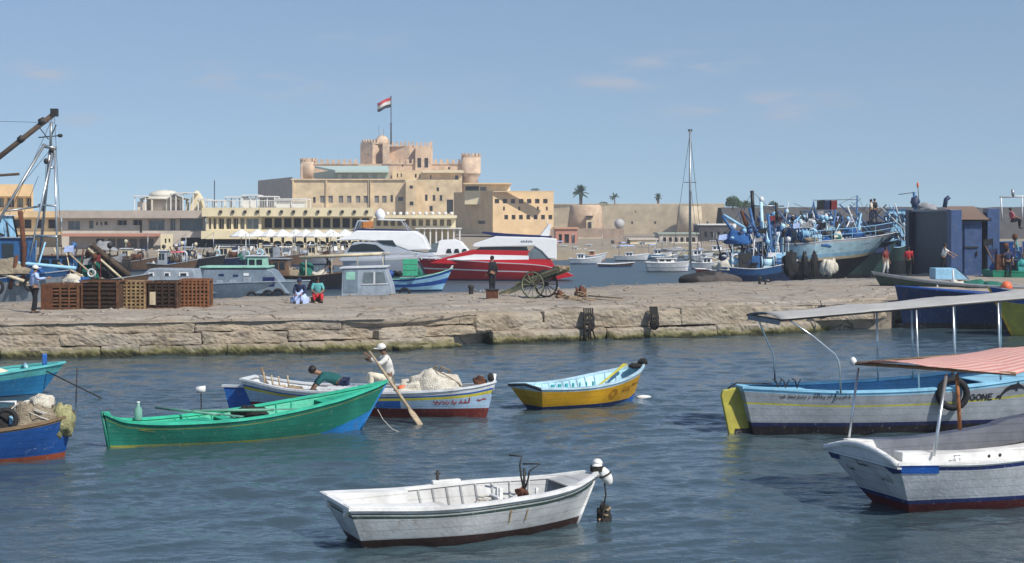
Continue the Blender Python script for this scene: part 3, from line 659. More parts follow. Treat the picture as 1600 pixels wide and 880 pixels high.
# green roofed pavilion in front of the keep
block(cs,[at(490,430),at(520,405),at(607,405),at(607,436)],12,PZ(266,405),[MATS['pale_green']],{1:[(527,272,534,279,'roof_white'),(543,272,550,279,'roof_white'),(559,272,566,279,'roof_white'),(575,272,582,279,'roof_white'),(589,272,596,279,'roof_white')]},name='pavilion')
b=MB(); b.add([(*at(492,433),PZ(259,430)),(*at(524,402),PZ(266,402)),(*at(608,402),PZ(266,402)),(*at(606,430),PZ(259,430)),(*at(492,433),PZ(259,430)-.5),(*at(524,402),PZ(266,402)-.6),(*at(608,402),PZ(266,402)-.6),(*at(606,430),PZ(259,430)-.5)],[(0,1,2,3),(4,5,1,0),(5,6,2,1),(6,7,3,2),(4,7,6,5)]); b.build('pavilion_roof',MATS['turquoise'],cs)
# rooftop mast and flag
fp=thing('flagpole','tall flagpole on the fort roof flying a red, white and black striped flag','flagpole',tuple(P(611,226,446)))
zt=PZ(151,446)-PZ(226,446); b=MB(); b.tube([(0,0,0),(0,0,zt*.45)],.22,8); b.tube([(0,0,zt*.45),(0,0,zt)],.12,8); b.blob((0,0,zt),(.22,.22,.22),5,0); b.build('pole',MATS['iron_dark'],fp)
b=MB(); nx,nz=16,9
vs=[]
for i in range(nx+1):
    for j in range(nz+1):
        u=i/nx;v=j/nz; vs.append((-u*3.9-.1,.55*math.sin(u*7+v)*u,zt-.2-v*2.9-u*1.5+.35*math.sin(u*6)*u+.25*u*v))
for i in range(nx):
    for j in range(nz): b.add([],[]) if False else (b.f.append((i*(nz+1)+j,(i+1)*(nz+1)+j,(i+1)*(nz+1)+j+1,i*(nz+1)+j+1)),b.m.append(j//3),b.s.append(True))
b.v=vs; b.build('flag',[MATS['cloth_red'],MATS['cloth_white'],MATS['cloth_black']],fp,solid=.02)
# ---- fort side building (barracks) right of the castle
bd=thing('building','plain sandy two storey block with small square windows, right of the fort','building')
ww=[(773+k*12.6,311,780+k*12.6,318) for k in range(7)]+[(788+k*11.5,336,794+k*11.5,343) for k in range(7)]+[(786,323,789,329),(810,323,813,329),(839,323,842,329),(853,323,856,329)]
block(bd,[at(709,340),at(770,325),at(865,330),at(865,350),at(720,360)],1.5,PZ(299,326),[MATS['apricot']],{1:ww,0:[(726,309,734,316,'greybrown'),(746,345,758,350)]})
block(bd,[at(726,330),at(773,329),at(797,331),at(797,345),at(726,350)],8,PZ(286,330),[MATS['cream_wall']],{0:[(727,291,748,298),(750,292,760,298,'window_grey')]},name='penthouse')
b=MB(); b.box(PX(724,328),327.5,PZ(288,328),PX(799,328),336,PZ(286,328)); b.build('cornice',MATS['apricot'],bd); b=MB(); b.box(PX(772,325)-.1,324.4,PZ(300,325),PX(865,325)+.2,326,PZ(298.5,325)); b.build('cornice',MATS['apricot'],bd)
for px in (833,840): pass
# ---- long fort curtain wall
cw=thing('fort_wall','long pale limestone curtain wall right of the fort with palms showing over its top','wall')
block(cw,[at(800,420),at(1132,405),at(1132,412),at(800,428)],1,PZ(319,410),[MATS['sand_wall']],{0:[(992,329,994,332),(986,346,989,350),(1022,346,1025,350),(1058,346,1061,350),(1104,346,1107,350)]})
b=MB(); b.lathe([(3.6,0),(3.0,PZ(322,395)-1)],24,(PX(1079,400),402,1)); b.build('bastion',MATS['sand_wall'],cw)
b=MB(); 
for i in range(60):
    px=868+i*4.4; b.cbox((PX(px,408),lerp(416.6,406,(px-868)/262),PZ(319,410)+.06),(.5,.5,rnd.uniform(.1,.35)))
b.build('coping',MATS['sand_wall'],cw)
bt=thing('bastion','squat round stone watch tower with a small doorway in front of the long wall','tower')
b=MB(); b.lathe([(4.6,1),(3.7,PZ(322,360)),(3.5,PZ(320,360))],26,(PX(915,364),364,0)); b.build('wall',MATS['keep_stone'],bt)
b=MB(); b.box(PX(918,352),357.5,PZ(357,352),PX(930,352),362,PZ(344,352)); b.build('porch',MATS['sand_wall'],bt); b=MB(); b.box(PX(921,352),357.3,PZ(357,352),PX(926,352),357.6,PZ(347,352)); b.box(PX(918,352),358.5,PZ(340,352),PX(929,352),362,PZ(337,352)); b.build('door',MATS['window_dark'],bt)
rt=thing('retaining_wall','low brown stone terrace wall below the round watch tower','wall'); block(rt,[at(860,300),at(975,300),at(975,318),at(860,318)],1,PZ(358,300),[MATS['brown_stone']])
b=MB(); b.box(PX(903,299),298.5,PZ(374,299),PX(942,299),299.9,PZ(371,299)); b.build('ledge',MATS['sand_wall'],rt)
dm=thing('dome','small grey-white ball shaped radome behind the waterfront','dome',(PX(968,310),310,1)); b=MB(); zt=PZ(350,310)-1; b.blob((0,0,zt),(1.05,1.05,1.05),10,0); b.build('ball',mat('radome_grey',(.48,.47,.45),.8,.2,.8),dm); b=MB(); b.lathe([(.8,0),(.5,zt-.8)],12); b.build('base',MATS['sand_wall'],dm)
def simple_house(label,x0,x1,yt,Y,m,rects=[],zb=1,dep=8,pane='window_dark',roofm=None,name='building',frames=None,cat='building',ov=.25):
    o=thing(name,label,cat); block(o,[at(x0,Y),at(x1,Y),(PX(x1,Y),Y+dep),(PX(x0,Y),Y+dep)],zb,PZ(yt,Y),[MATS[m]],{0:rects},pane=pane,frames=frames)
    if roofm: 
        b=MB(); b.box(PX(x0,Y)-ov,Y-ov,PZ(yt,Y)+.002,PX(x1,Y)+ov,Y+dep,PZ(yt,Y)+.25); b.build('roof',MATS[roofm],o)
    return o
simple_house('pink kiosk with arched dark openings beside the red yacht stern',868,902,358,240,'salmon',[(873,366,878,384),(882,366,889,384),(893,367,898,384)],roofm='peach')
simple_house('small bright yellow waterfront shed with a flat roof',985,1026,375,232,'cream_wall',[(1004,380,1009,387,'greybrown')],roofm='greybrown')
simple_house('brown waterfront shed joined to the yellow shed',960,985,376,233,'brown_stone',[(966,379,972,387)])
simple_house('low long shed with dark openings under the curtain wall',1030,1090,366,250,'greybrown',[(1036+k*9,371,1041+k*9,378) for k in range(6)],roofm='pale_green')
simple_house('grey pitched store shed right of the sailboat mast',1092,1148,352,262,'breakwater',[(1100+k*10,362,1105+k*10,370) for k in range(4)],roofm='roof_white')
# breakwater on the right horizon
b=MB(); vs=[]
n=120
for i in range(n+1):
    x=PX(1128,300)+i*1.6
    for (y,z) in ((296,0),(299,PZ(338,300)),(301,PZ(325,300)),(306,PZ(323.5,300)),(312,0)):
        vs.append((x,y,max(0,z+.25*noise.noise(Vector((x*.4,y,z))) if z else 0)))
b.add(vs,[(i*5+j,(i+1)*5+j,(i+1)*5+j+1,i*5+j+1) for i in range(n) for j in range(4)],sm=False)
o=b.build('breakwater',MATS['breakwater']); tag(o,'long dark grey breakwater behind the blue trawlers','breakwater')
# fence along the far promenade
fn=thing('fence','thin dark railing along the promenade below the curtain wall','fence'); b=MB()
for i in range(60):
    x=PX(975,236)+i*.42; b.box(x,236,1,x+.05,236.05,2.0)
b.build('posts',MATS['iron_dark'],fn); b=MB()
for z in (1.5,2.0): b.box(PX(975,236),236.06,z,PX(975,236)+25,236.1,z+.05)
b.build('rail',MATS['iron_dark'],fn)
# ---- palms and bushes
def palm(px,Y,pyt,pyb,cr,label,n=26,seed=1,tr=.35,droop=1.0):
    z0=PZ(pyb,Y); zt=PZ(pyt,Y); r=random.Random(seed)
    o=thing('palm_tree',label,'palm tree',(PX(px,Y),Y,z0-2)); ch=zt-z0+2-cr*.55
    b=MB(); b.tube([(0,0,0),(.1,0,ch*.5),(.05,0,ch)],[tr,tr*.8,tr*.9],8); b.build('trunk',MATS['palm_trunk'],o)
    b=MB()
    for k in range(n):
        a=r.uniform(0,6.28); el=r.uniform(-.5,1.35); l=cr*r.uniform(.75,1.05); prev=None; w=.16*cr
        for q in range(7):
            t=q/6; x=math.cos(el)*l*t; z=math.sin(el)*l*t-droop*.45*l*t*t*max(.2,math.cos(el)); c=Vector((math.cos(a)*x,math.sin(a)*x,ch+z)); sd=Vector((-math.sin(a),math.cos(a),0))*w*(math.sin(math.pi*min(1,t*.9+.08)))
            if prev:
                for s_ in (-1,1):
                    b.add([prev[0],prev[0]+s_*prev[1]-Vector((0,0,w*.5)),c+s_*sd-Vector((0,0,w*.5)),c],[(0,1,2,3)])
            prev=(c,sd)
    b.build('crown',MATS['foliage'],o)
palm(907,395,292,320,2.3,'largest dense palm standing over the curtain wall by the watch tower',70,1,.5,.5)
palm(960,430,303,320,1.7,'wispy small palm behind the middle of the curtain wall',20,2,.2,.8)
palm(1028,425,303,320,1.45,'small dark palm with a short bushy crown near the sailboat mast',30,3,.4,.7)
def bush(px,Y,py0,pyt,wpx,label,seed=0,name='bush',cat='bush'):
    z0=PZ(py0,Y); zt=PZ(pyt,Y); w=wpx/F*Y; r=random.Random(seed); o=thing(name,label,cat,(PX(px,Y),Y,z0)); h=zt-z0
    b=MB(); b.tube([(0,0,0),(0,0,h*.6)],h*.06,6); b.build('trunk',MATS['palm_trunk'],o)
    b=MB()
    for k in range(420):
        a=r.uniform(0,6.28); u=r.random()**.5; x=math.cos(a)*u*w/2; y=math.sin(a)*u*w/2; z=h*(.25+.75*r.random()*math.sqrt(max(0,1-u*u*.8))); s_=h*.09*r.uniform(.6,1.5); d=Vector((r.gauss(0,1),r.gauss(0,1),r.gauss(0,1))).normalized(); e=d.orthogonal().normalized()
        c=Vector((x,y,z)); b.add([c-d*s_,c+e*s_*.6,c+d*s_,c-e*s_*.6],[(0,1,2,3)])
    b.build('crown',MATS['foliage'],o)
bush(943,428,321,315,14,'low bush just left of the wispy palm',1); bush(1145,290,328,306,24,'rounded green tree above the long breakwater left end',5,'tree','tree'); bush(1163,292,328,313,24,'lower green tree beside the blue trawler frames',6,'tree','tree'); bush(1208,296,327,314,16,'dark small tree right of the trawler masts',7,'tree','tree'); bush(836,345,299,294,14,'tiny potted shrub on the sandy block roof',8)
# ---- waterfront restaurant, cream
rs_=thing('restaurant_building','long cream waterfront restaurant with a band of dark windows over arches','restaurant')
cr=MATS['cream_wall']
Yr=200
wn=[(413+k*15.2,341,425+k*15.2,356) for k in range(11)]
block(rs_,[at(409,Yr),at(582,Yr),at(582,Yr+14),at(409,Yr+14)],PZ(372,Yr),PZ(327,Yr),[cr],{0:wn},rec=.6,name='wall')
block(rs_,[at(322,Yr-1.5),at(408.5,Yr-1.5),at(408.5,Yr+13),at(322,Yr+13)],PZ(374,Yr),PZ(326,Yr),[cr],{0:[(326,341,330,358),(333,341,338,358),(341,341,350,358),(353,341,361,358),(364,341,372,358),(375,341,382,358,'glass_grey'),(384,341,404,358,'glass_grey')]},rec=.6,name='wall',frames=MATS['pale_wall'])
b=MB()
for a_,c_ in ((320,409),(409,584)):
    b.box(PX(a_,Yr)+.05,Yr-2.2,PZ(338.5,Yr),PX(c_,Yr)-.05,Yr-.05 if a_>400 else Yr-1.55,PZ(326,Yr)+.1)
b.box(PX(320,Yr),Yr-2.4,PZ(373,Yr),PX(409,Yr)-.05,Yr-1.6,PZ(361,Yr)); b.box(PX(409,Yr)+.05,Yr-1.0,PZ(369,Yr),PX(584,Yr),Yr-.05,PZ(358.5,Yr))
b.build('cornice',cr,rs_)
for k in range(13):
    px=345+k*19; b=MB(); b.cbox((PX(px,Yr-2.3),Yr-2.3,PZ(331,Yr)),(.35,.3,.35)); b.build('lamp',MATS['iron_dark'],rs_)
b=MB(); b.box(PX(275,Yr),Yr+3,1,PX(582,Yr),Yr+4,PZ(372,Yr)); b.build('recess_shade',MATS['shade_black'],rs_)  # near-black slab: the shade behind the arches, put in as colour
b=MB() # arches of the ground floor
for k in range(10):
    x0=PX(409+k*17.3,Yr);x1=PX(409+(k+1)*17.3,Yr); y=Yr-.95; zt=PZ(369,Yr); r_=(x1-x0)/2-.18; c=(x0+x1)/2; zc=PZ(380,Yr)
    poly=[(x0,zt),(x0,zc)]
    b.box(x0-.18,y,1,x0+.18,y+.6,zc)
    arc=[(c-r_*math.cos(q*math.pi/10),zc+.9*math.sin(q*math.pi/10)*r_/1.26*.8) for q in range(11)]
    for q in range(10):
        (xa,za),(xb,zb)=arc[q],arc[q+1]; xa=max(xa,x0+.0);
        b.add([(xa,y,za),(xb,y,zb),(xb,y,zt-.01),(xa,y,zt-.01)],[(0,1,2,3)]); b.add([(xa,y,za),(xb,y,zb),(xb,y+.6,zb),(xa,y+.6,za)],[(0,3,2,1)])
b.build('arcade',cr,rs_)
# roof terrace: white pergolas
b=MB(); zt=PZ(326,Yr)+.1
for (a_,c_,t_) in ((322,352,314),(352,378,309),(378,404,306),(404,430,308),(430,480,312)):
    x0,x1=PX(a_,Yr),PX(c_,Yr); z1=PZ(t_,Yr)
    for x in (x0,(x0+x1)/2,x1-.15):
        for y in (Yr,Yr+4): b.box(x,y,zt,x+.12,y+.12,z1)
    b.box(x0,Yr-.2,z1,x1-.05,Yr+4.2,z1+.14)
    if a_ in (378,430): b.box(x0+.1,Yr+.2,zt,x1-.3,Yr+.3,z1-.3)
for i in range(60): 
    x=lerp(PX(322,Yr),PX(480,Yr),i/60); b.box(x,Yr-.6,zt,x+.04,Yr-.56,zt+.9)
b.box(PX(322,Yr),Yr-.62,zt+.9,PX(480,Yr),Yr-.54,zt+.97)
b.build('roof_terrace',MATS['roof_white'],rs_)
# roof clutter left: domed bandstand
sb=thing('building','long low brown waterfront block with a domed pavilion on its flat roof','building')
Yl=204
block(sb,[at(97,Yl),at(321,Yl),at(321,Yl+12),at(97,Yl+12)],1,PZ(330,Yl),[MATS['greybrown']],{0:[(106,345,125,359,'glass_grey'),(139,345,146,357,'glass_grey'),(150,347,153,352),(157,347,160,352),(163,346,168,352),(183,344,198,352),(207,343,222,352),(218,352,222,364),(232,343,257,360,'glass_grey'),(266,342,274,360,'glass_grey'),(281,341,317,360,'glass_grey')]},rec=.5,frames=MATS['greybrown'])
b=MB(); b.box(PX(95,Yl),Yl-1.2,PZ(341,Yl),PX(322,Yl),Yl-.02,PZ(329,Yl)); b.build('fascia',MATS['brown_wall'],sb)
b=MB(); b.box(PX(275,Yl),Yl-2.4,PZ(371,Yl),PX(321,Yl),Yl-1.25,PZ(362,Yl)); b.build('balcony',MATS['greybrown'],sb)
b=MB(); zt=PZ(330,Yl); x=PX(244,Yl)
b.lathe([(2.2,zt+2.0),(1.9,zt+2.5),(1.2,zt+2.8),(.2,zt+2.9)],20,(x,Yl+5,0)); b.lathe([(3.3,zt+1.6),(3.4,zt+1.7),(2.2,zt+2.0)],20,(x,Yl+5,0))
for j in range(10):
    a=j*.628; b.box(x+3.2*math.cos(a)-.1,Yl+5+3.2*math.sin(a)-.1,zt,x+3.2*math.cos(a)+.1,Yl+5+3.2*math.sin(a)+.1,zt+1.7)
b.build('pavilion',MATS['pale_wall'],sb)
b=MB(); b.lathe([(2.4,zt),(2.4,zt+1.6)],16,(x,Yl+5,0)); b.box(PX(209,Yl),Yl+2,zt,PX(222,Yl),Yl+3,zt+1.3); b.build('core',MATS['greybrown'],sb)
b=MB(); b.prism([(PX(286,Yl),zt),(PX(289,Yl),zt+1.8),(PX(296,Yl),zt+2.8),(PX(304,Yl),zt+1.8),(PX(307,Yl),zt)],Yl+4,Yl+6); b.build('gable',MATS['cream_wall'],sb)
b=MB()
for a_,c_,t_ in ((205,225,307),(262,284,303),(270,300,302),(305,322,312)):
    b.box(PX(a_,Yl),Yl+1,PZ(t_,Yl),PX(c_,Yl),Yl+4,PZ(t_,Yl)+.12)
    for xx in (a_+1,c_-2): b.box(PX(xx,Yl),Yl+1.2,zt,PX(xx,Yl)+.12,Yl+1.35,PZ(t_,Yl))
b.build('canopy',MATS['roof_white'],sb)
mt=thing('aerial_mast','thin dark aerial on the roof between the pavilion and the white terrace','mast',(PX(335,Yl),Yl,PZ(326,Yl))); b=MB(); b.tube([(0,0,0),(0,0,PZ(282,Yl)-PZ(326,Yl))],.06,5); b.build('pole',MATS['iron_dark'],mt)
# awning block in front of it
aw=thing('cafe_building','single storey waterfront cafe with a long salmon awning edge and grey shutters','cafe')
block(aw,[at(108,190),at(262,190),at(262,196),at(108,196)],1,PZ(368,190),[MATS['greybrown']],{0:[(150,373,163,388),(168,373,180,388,'window_grey'),(183,373,198,388,'window_grey'),(202,373,214,388,'window_grey'),(218,373,240,388,'window_grey')]})
b=MB(); b.box(PX(106,190),187.5,PZ(368,190)-.1,PX(250,190),190.5,PZ(368,190)+.25); b.build('awning',MATS['salmon'],aw)
pl=thing('pillar','tall cream pillar with two small dark openings at the end of the cafe','pillar')
block(pl,[at(251,186),at(270,186),at(270,189),at(251,189)],1,PZ(366,186),[cr],{0:[(257,373,260,380),(263,373,266,379)]})
# far left hotel
ht=thing('hotel_building','peach and cream hotel block at the far left behind the crane mast','building')
block(ht,[at(-60,215),at(52,215),at(52,230),at(-60,230)],PZ(330,215),PZ(288,215),[MATS['apricot']],{0:[(-40,309,-30,324),(-22,309,-8,324),(-4,309,6,324,'glass_grey'),(10,309,22,324),(26,309,36,324,'glass_grey'),(40,309,49,324)]},rec=.6,frames=MATS['pale_wall'])
block(ht,[at(-60,206),at(95,206),at(95,222),at(-60,222)],1,PZ(331,206),[cr],{0:[(-20+k*19,343,-8+k*19,357) for k in range(6)]},rec=.6,name='lower_wall')
b=MB(); b.box(PX(-60,206),204.5,PZ(340,206),PX(96,206),205.95,PZ(330,206)); b.build('cornice',MATS['apricot'],ht); b=MB(); b.box(PX(-60,215),213.5,PZ(307,215),PX(50,215),214.95,PZ(303,215)); b.build('cornice',MATS['apricot'],ht); b=MB(); b.box(PX(-60,204),202.9,PZ(367,204),PX(96,204),205.95,PZ(362,204)); b.build('cornice',MATS['apricot'],ht)
# low colonnaded restaurant right
lr=thing('restaurant_building','low cream colonnaded restaurant between the white yacht and the sandy block','restaurant')
block(lr,[at(584,226),at(712,226),at(712,238),at(584,238)],1,PZ(338,226),[cr],{0:[(588+k*11,343,595+k*11,353,'brown_wall') for k in range(11)]},rec=.9)
b=MB(); b.box(PX(582,226),224.6,PZ(341,226),PX(714,226),225.95,PZ(336.5,226)); b.build('cornice',cr,lr)
b=MB(); b.box(PX(652,226),221,PZ(357.5,226),PX(722,226),225.9,PZ(356,226)); 
for k in range(8): b.box(PX(656+k*9,226),221.3,1,PX(656+k*9,226)+.2,221.5,PZ(357.5,226))
b.build('canopy',MATS['roof_white'],lr)
for k in range(11): b=MB(); b.lathe([(.22,0),(.3,.35),(.15,.5)],8,(PX(606+k*10,226),225.3,PZ(336.5,226))); b.build('flower_pot',MATS['roof_white'],lr)
# parasols and chairs on the quayside terrace
pp=thing('parasol','leftmost white parasol of the restaurant terrace','parasol',(PX(377,163),163,1.0),0,'white parasols on the restaurant terrace')
b=MB(); b.tube([(0,0,0),(0,0,2.5)],.04,6); b.build('pole',MATS['wood_pale'],pp); b=MB(); b.lathe([(1.25,1.75),(1.28,1.85),(.6,2.3),(.04,2.6)],8,sm=False,cap=False); b.build('canopy',MATS['roof_white'],pp,solid=.02)
lb=['second white parasol from the left on the restaurant terrace','third white parasol from the left on the restaurant terrace','fourth white parasol from the left on the terrace','white parasol in the middle of the terrace row','white parasol just right of the terrace middle','third white parasol from the right on the terrace','second white parasol from the right on the terrace','rightmost white parasol, beside the white yacht']
for i,px in enumerate((400,421,441,460,478,497,516,538)):
    c=copy_tree(pp); c.location=(PX(px,163),163+rnd.uniform(-1.5,1.5),1.0); c['label']=lb[i]; c.rotation_euler.z=rnd.random()
ch=thing('chair','one of the small white plastic chairs along the terrace edge','chair',(PX(366,158),158,1.0),0,'white chairs on the restaurant terrace')
b=MB(); b.box(-.23,-.23,.42,.23,.23,.47); b.build('seat',MATS['roof_white'],ch); b=MB(); b.box(-.23,.19,.47,.23,.23,.9); b.build('backrest',MATS['roof_white'],ch)
for x in (-.2,.17):
    for y in (-.2,.17): b=MB(); b.box(x,y,0,x+.04,y+.04,.42); b.build('leg',MATS['roof_white'],ch)
for i in range(18):
    c=copy_tree(ch); c.location=(PX(374+i*9.5,158),158+rnd.uniform(-1,1.5),1.0); c.rotation_euler.z=rnd.uniform(-3,3)
wl=thing('sea_wall','low dark stone edge wall in front of the parasol terrace','wall'); b=MB(); b.box(PX(330,156),156,-.3,PX(620,156),156.8,1.25); b.build('wall',MATS['brown_stone'],wl)
b=MB()
for k in range(24): b.box(PX(335+k*12,156),156.2,1.25,PX(335+k*12,156)+.06,156.26,2.1)
b.box(PX(335,156),156.2,2.05,PX(615,156),156.26,2.12); b.build('railing',MATS['steel_grey'],wl)
# trees/hedges at the foot of the left restaurants
# ---------------------------------------------------------------- mid distance boats
for n_,c_ in dict(boat_white=(.72,.73,.74),boat_blue=(.03,.12,.30),boat_lightblue=(.30,.56,.76),boat_skyblue=(.52,.76,.88),boat_navy=(.012,.03,.09),boat_red=(.42,.012,.02),boat_green=(.02,.32,.19),boat_teal=(.05,.36,.36),boat_grey=(.33,.36,.40),boat_yellow=(.80,.46,.03),boat_darkred=(.16,.02,.02),boat_black=(.015,.015,.02),boat_cream=(.66,.56,.38),boat_brown=(.16,.09,.05),boat_darkgreen=(.02,.055,.045),boat_orange=(.7,.25,.06),boat_mint=(.32,.62,.48),navy_grey=(.20,.255,.31),navy_grey_light=(.33,.38,.43),boat_olive=(.42,.38,.06),royal=(.012,.075,.33)).items(): paint(n_,c_)
mat('gel_white',(.80,.80,.80),.25,.05,2); mat('gel_red',(.45,.012,.018),.2,.08,2); mat('gel_navy',(.015,.02,.09),.4,.1); mat('gel_grey',(.42,.46,.52),.3,.08,2)
M=MATS
def mboat(name,label,pxs,pxb,wy,beam,sheer,levels,mats,cat='boat',inner='boat_grey',gun='boat_white',rb=.8,rs=.2,floor=.35,group=None,N=20,skew=0,bprof=None,kz=-.5,full=(.45,.55,.95)):
    Y=F*H/(wy-HY); r=thing(name,label,cat,group=group); Lw=place(r,(PX(pxs,Y),Y),(PX(pxb,Y+skew),Y+skew))
    h=hull_def(Lw,beam,sheer,rb=rb,rs=rs,kz=kz,bprof=bprof,full=full)
    add_hull(r,h,levels,[M[m] for m in mats],inner=M[inner],gun=M[gun] if gun else None,floor=floor,N=N,transom=None)
    h.root=r;h.Y=Y; return h
def cabin(root,x0,x1,yw,z0,z1,m,win='glass_dark',taper=.12,roof='boat_white',nwin=3,name='cabin',ov=.12,front=.15):
    b=MB(); y=yw/2; t=taper
    v=[(x0,-y,z0),(x1,-y,z0),(x1,y,z0),(x0,y,z0),(x0+t*.3,-y+t*.5,z1),(x1-front,-y+t*.5,z1),(x1-front,y-t*.5,z1),(x0+t*.3,y-t*.5,z1)]
    b.add(v,[(0,3,2,1),(4,5,6,7),(0,1,5,4),(1,2,6,5),(2,3,7,6),(3,0,4,7)]); c=b.build(name,M[m],root,bevel=.02)
    w=(x1-x0-front-.2)/max(1,nwin); hz=z1-z0
    for k in range(nwin):
        for s in (-1,1):
            q=MB(); a=x0+.14+k*w; yy=s*(y-t*.29+.012); q.box(a,yy-.012,z0+hz*.48,a+w*.75,yy+.012,z0+hz*.86); q.build('window',M[win],c)
    if roof:
        b=MB(); b.box(x0-ov,-y-ov*.5,z1+.003,x1-front+ov,y+ov*.5,z1+.06); b.build('roof',M[roof],c,bevel=.02)
    return c
def mast(root,x,y,z0,z1,r=.04,m='steel_grey',name='mast',lean=0,stays=None):
    b=MB(); b.tube([(x,y,z0),(x+lean,y,z1)],[r,r*.6],6); b.build(name,M[m],root)
    for (sx,sy,sz) in (stays or []):
        q=MB(); q.tube([(x+lean,y,z1),(sx,sy,sz)],.012,4); q.build('stay',M['iron_dark'],root)
def canopy(root,x0,x1,w,z0,z1,m='cloth_white',pm='steel_grey'):
    b=MB(); n=8
    vs=[]
    for i in range(n+1):
        for j in range(5): vs.append((lerp(x0,x1,i/n),lerp(-w/2,w/2,j/4),z1+.08*math.sin(math.pi*j/4)+.03*math.sin(i*2.1)))
    b.add(vs,[(i*5+j,(i+1)*5+j,(i+1)*5+j+1,i*5+j+1) for i in range(n) for j in range(4)],sm=True); b.build('canopy',M[m],root,solid=.02)
    for x in (x0+.05,x1-.05):
        for s in (-1,1): b=MB(); b.tube([(x,s*w/2*.97,z0),(x,s*w/2*.97,z1)],.02,6); b.build('post',M[pm],root)
def railing(root,pts,h,m='steel_grey',r=.015,name='railing'):
    b=MB(); top=[Vector(p)+Vector((0,0,h)) for p in pts]; b.tube(top,r,5); b.tube([Vector(p)+Vector((0,0,h*.5)) for p in pts],r*.8,5)
    for p in pts: b.tube([p,Vector(p)+Vector((0,0,h))],r,5)
    b.build(name,M[m],root)
def heap(root,c,d,m,seed=0,name='net_heap',amp=.3): b=MB(); b.blob(c,d,10,amp,1.8,seed,half=True); return b.build(name,M[m],root)
def tyre(root,c,r,axis='Y',m='rubber',name='tyre',rt=.28):
    b=MB(); n=20; pts=[]
    for i in range(n):
        a=2*math.pi*i/n
        pts.append(Vector(c)+(Vector((math.cos(a),0,math.sin(a))) if axis=='Y' else Vector((0,math.cos(a),math.sin(a))))*r*(1-rt/2))
    b.tube(pts,r*rt/1.3,8,closed=True); return b.build(name,M[m],root)
def gantry(root,x,w,z0,z1,m='boat_blue',lean=.4):
    for s in (-1,1): b=MB(); b.tube([(x,s*w/2,z0),(x+lean,s*w/2*.5,z1)],.07,6); b.build('gantry_leg',M[m],root)
    b=MB(); b.tube([(x+lean,-w/4,z1),(x+lean,w/4,z1)],.07,6); b.tube([(x+lean*.5,-w*.375,(z0+z1)/2),(x+lean*.5,w*.375,(z0+z1)/2)],.05,6); b.build('gantry_bar',M[m],root)
def clutter(h,s0,s1,z0,n,seed,top=1.6,cols=('boat_blue','boat_lightblue','iron_dark','boat_navy','boat_white','rust','boat_skyblue')):
    r_=random.Random(seed)
    for k in range(n):
        s=r_.uniform(s0,s1); X0=-h.L/2+s*h.L; y=-curve(h.bprof,min(s,.95))*h.beam/2*r_.uniform(.1,.85); t=r_.choice(['box','drum','pole','heap','ring','light','cabinet','lamp','flag','pole'])
        m=M[r_.choice(cols)]; b=MB()
        if t=='box': d=(r_.uniform(.3,.9),r_.uniform(.3,.7),r_.uniform(.25,.6)); b.cbox((X0,y,z0+d[2]/2),d,rz=r_.uniform(-.3,.3)); b.cbox((X0,y,z0+d[2]+.03),(d[0]+.08,d[1]+.08,.05)); b.build('fish_box',m,h.root)
        elif t=='drum': b.tube([(X0-.35,y,z0+.45),(X0+.35,y,z0+.45)],.28,12); b.tube([(X0-.4,y,z0+.45),(X0-.36,y,z0+.45)],.42,12); b.tube([(X0+.36,y,z0+.45),(X0+.4,y,z0+.45)],.42,12); b.box(X0-.3,y-.2,z0,X0+.3,y+.2,z0+.25); b.build('winch',m,h.root)
        elif t=='pole': b.tube([(X0,y,z0),(X0+r_.uniform(-.9,.9),y+r_.uniform(-.2,.2),z0+r_.uniform(.7,1)*top)],r_.uniform(.03,.06),6); b.build('pole',m,h.root)
        elif t=='heap': heap(h.root,(X0,y,z0),(r_.uniform(.3,.8),.4,r_.uniform(.3,.7)),r_.choice(['net_blue','net_white','net_dark','net_tan','net_green']),seed+k)
        elif t=='ring': tyre(h.root,(X0,y,z0+r_.uniform(.4,.9)),r_.uniform(.22,.35),m=r_.choice(['rubber','boat_white','boat_navy','boat_skyblue']),name='lifebuoy')
        elif t in('light','lamp'): zz=r_.uniform(.6,1)*top; b.tube([(X0,y,z0),(X0,y,z0+zz)],.03,5); b.lathe([(.05,0),(.16,.1),(.16,.28),(.05,.36)],8,(X0,y,z0+zz)); b.build('deck_lamp',m,h.root)
        elif t=='cabinet': d=(r_.uniform(.4,.8),.5,r_.uniform(.7,1.1)); b.cbox((X0,y,z0+d[2]/2),d); b.cbox((X0,y-.26,z0+d[2]*.6),(d[0]*.6,.03,d[2]*.4)); b.build('locker',m,h.root,bevel=.02)
        else: zz=r_.uniform(.7,1.1)*top; b.tube([(X0,y,z0),(X0,y,z0+zz)],.02,5); b.add([(X0,y,z0+zz),(X0-.5,y+.05,z0+zz-.08),(X0-.55,y-.04,z0+zz-.42),(X0,y,z0+zz-.36)],[(0,1,2,3)]); b.build('pennant',M[r_.choice(['cloth_grey','cloth_black','cloth_navy','cloth_paleblue','cloth_maroon'])],h.root)
def lx(h,px): # local x of a photo column on the boat's centre line
    return h.root.matrix_basis.inverted()@Vector((PX(px,h.root.location.y),h.root.location.y,0))
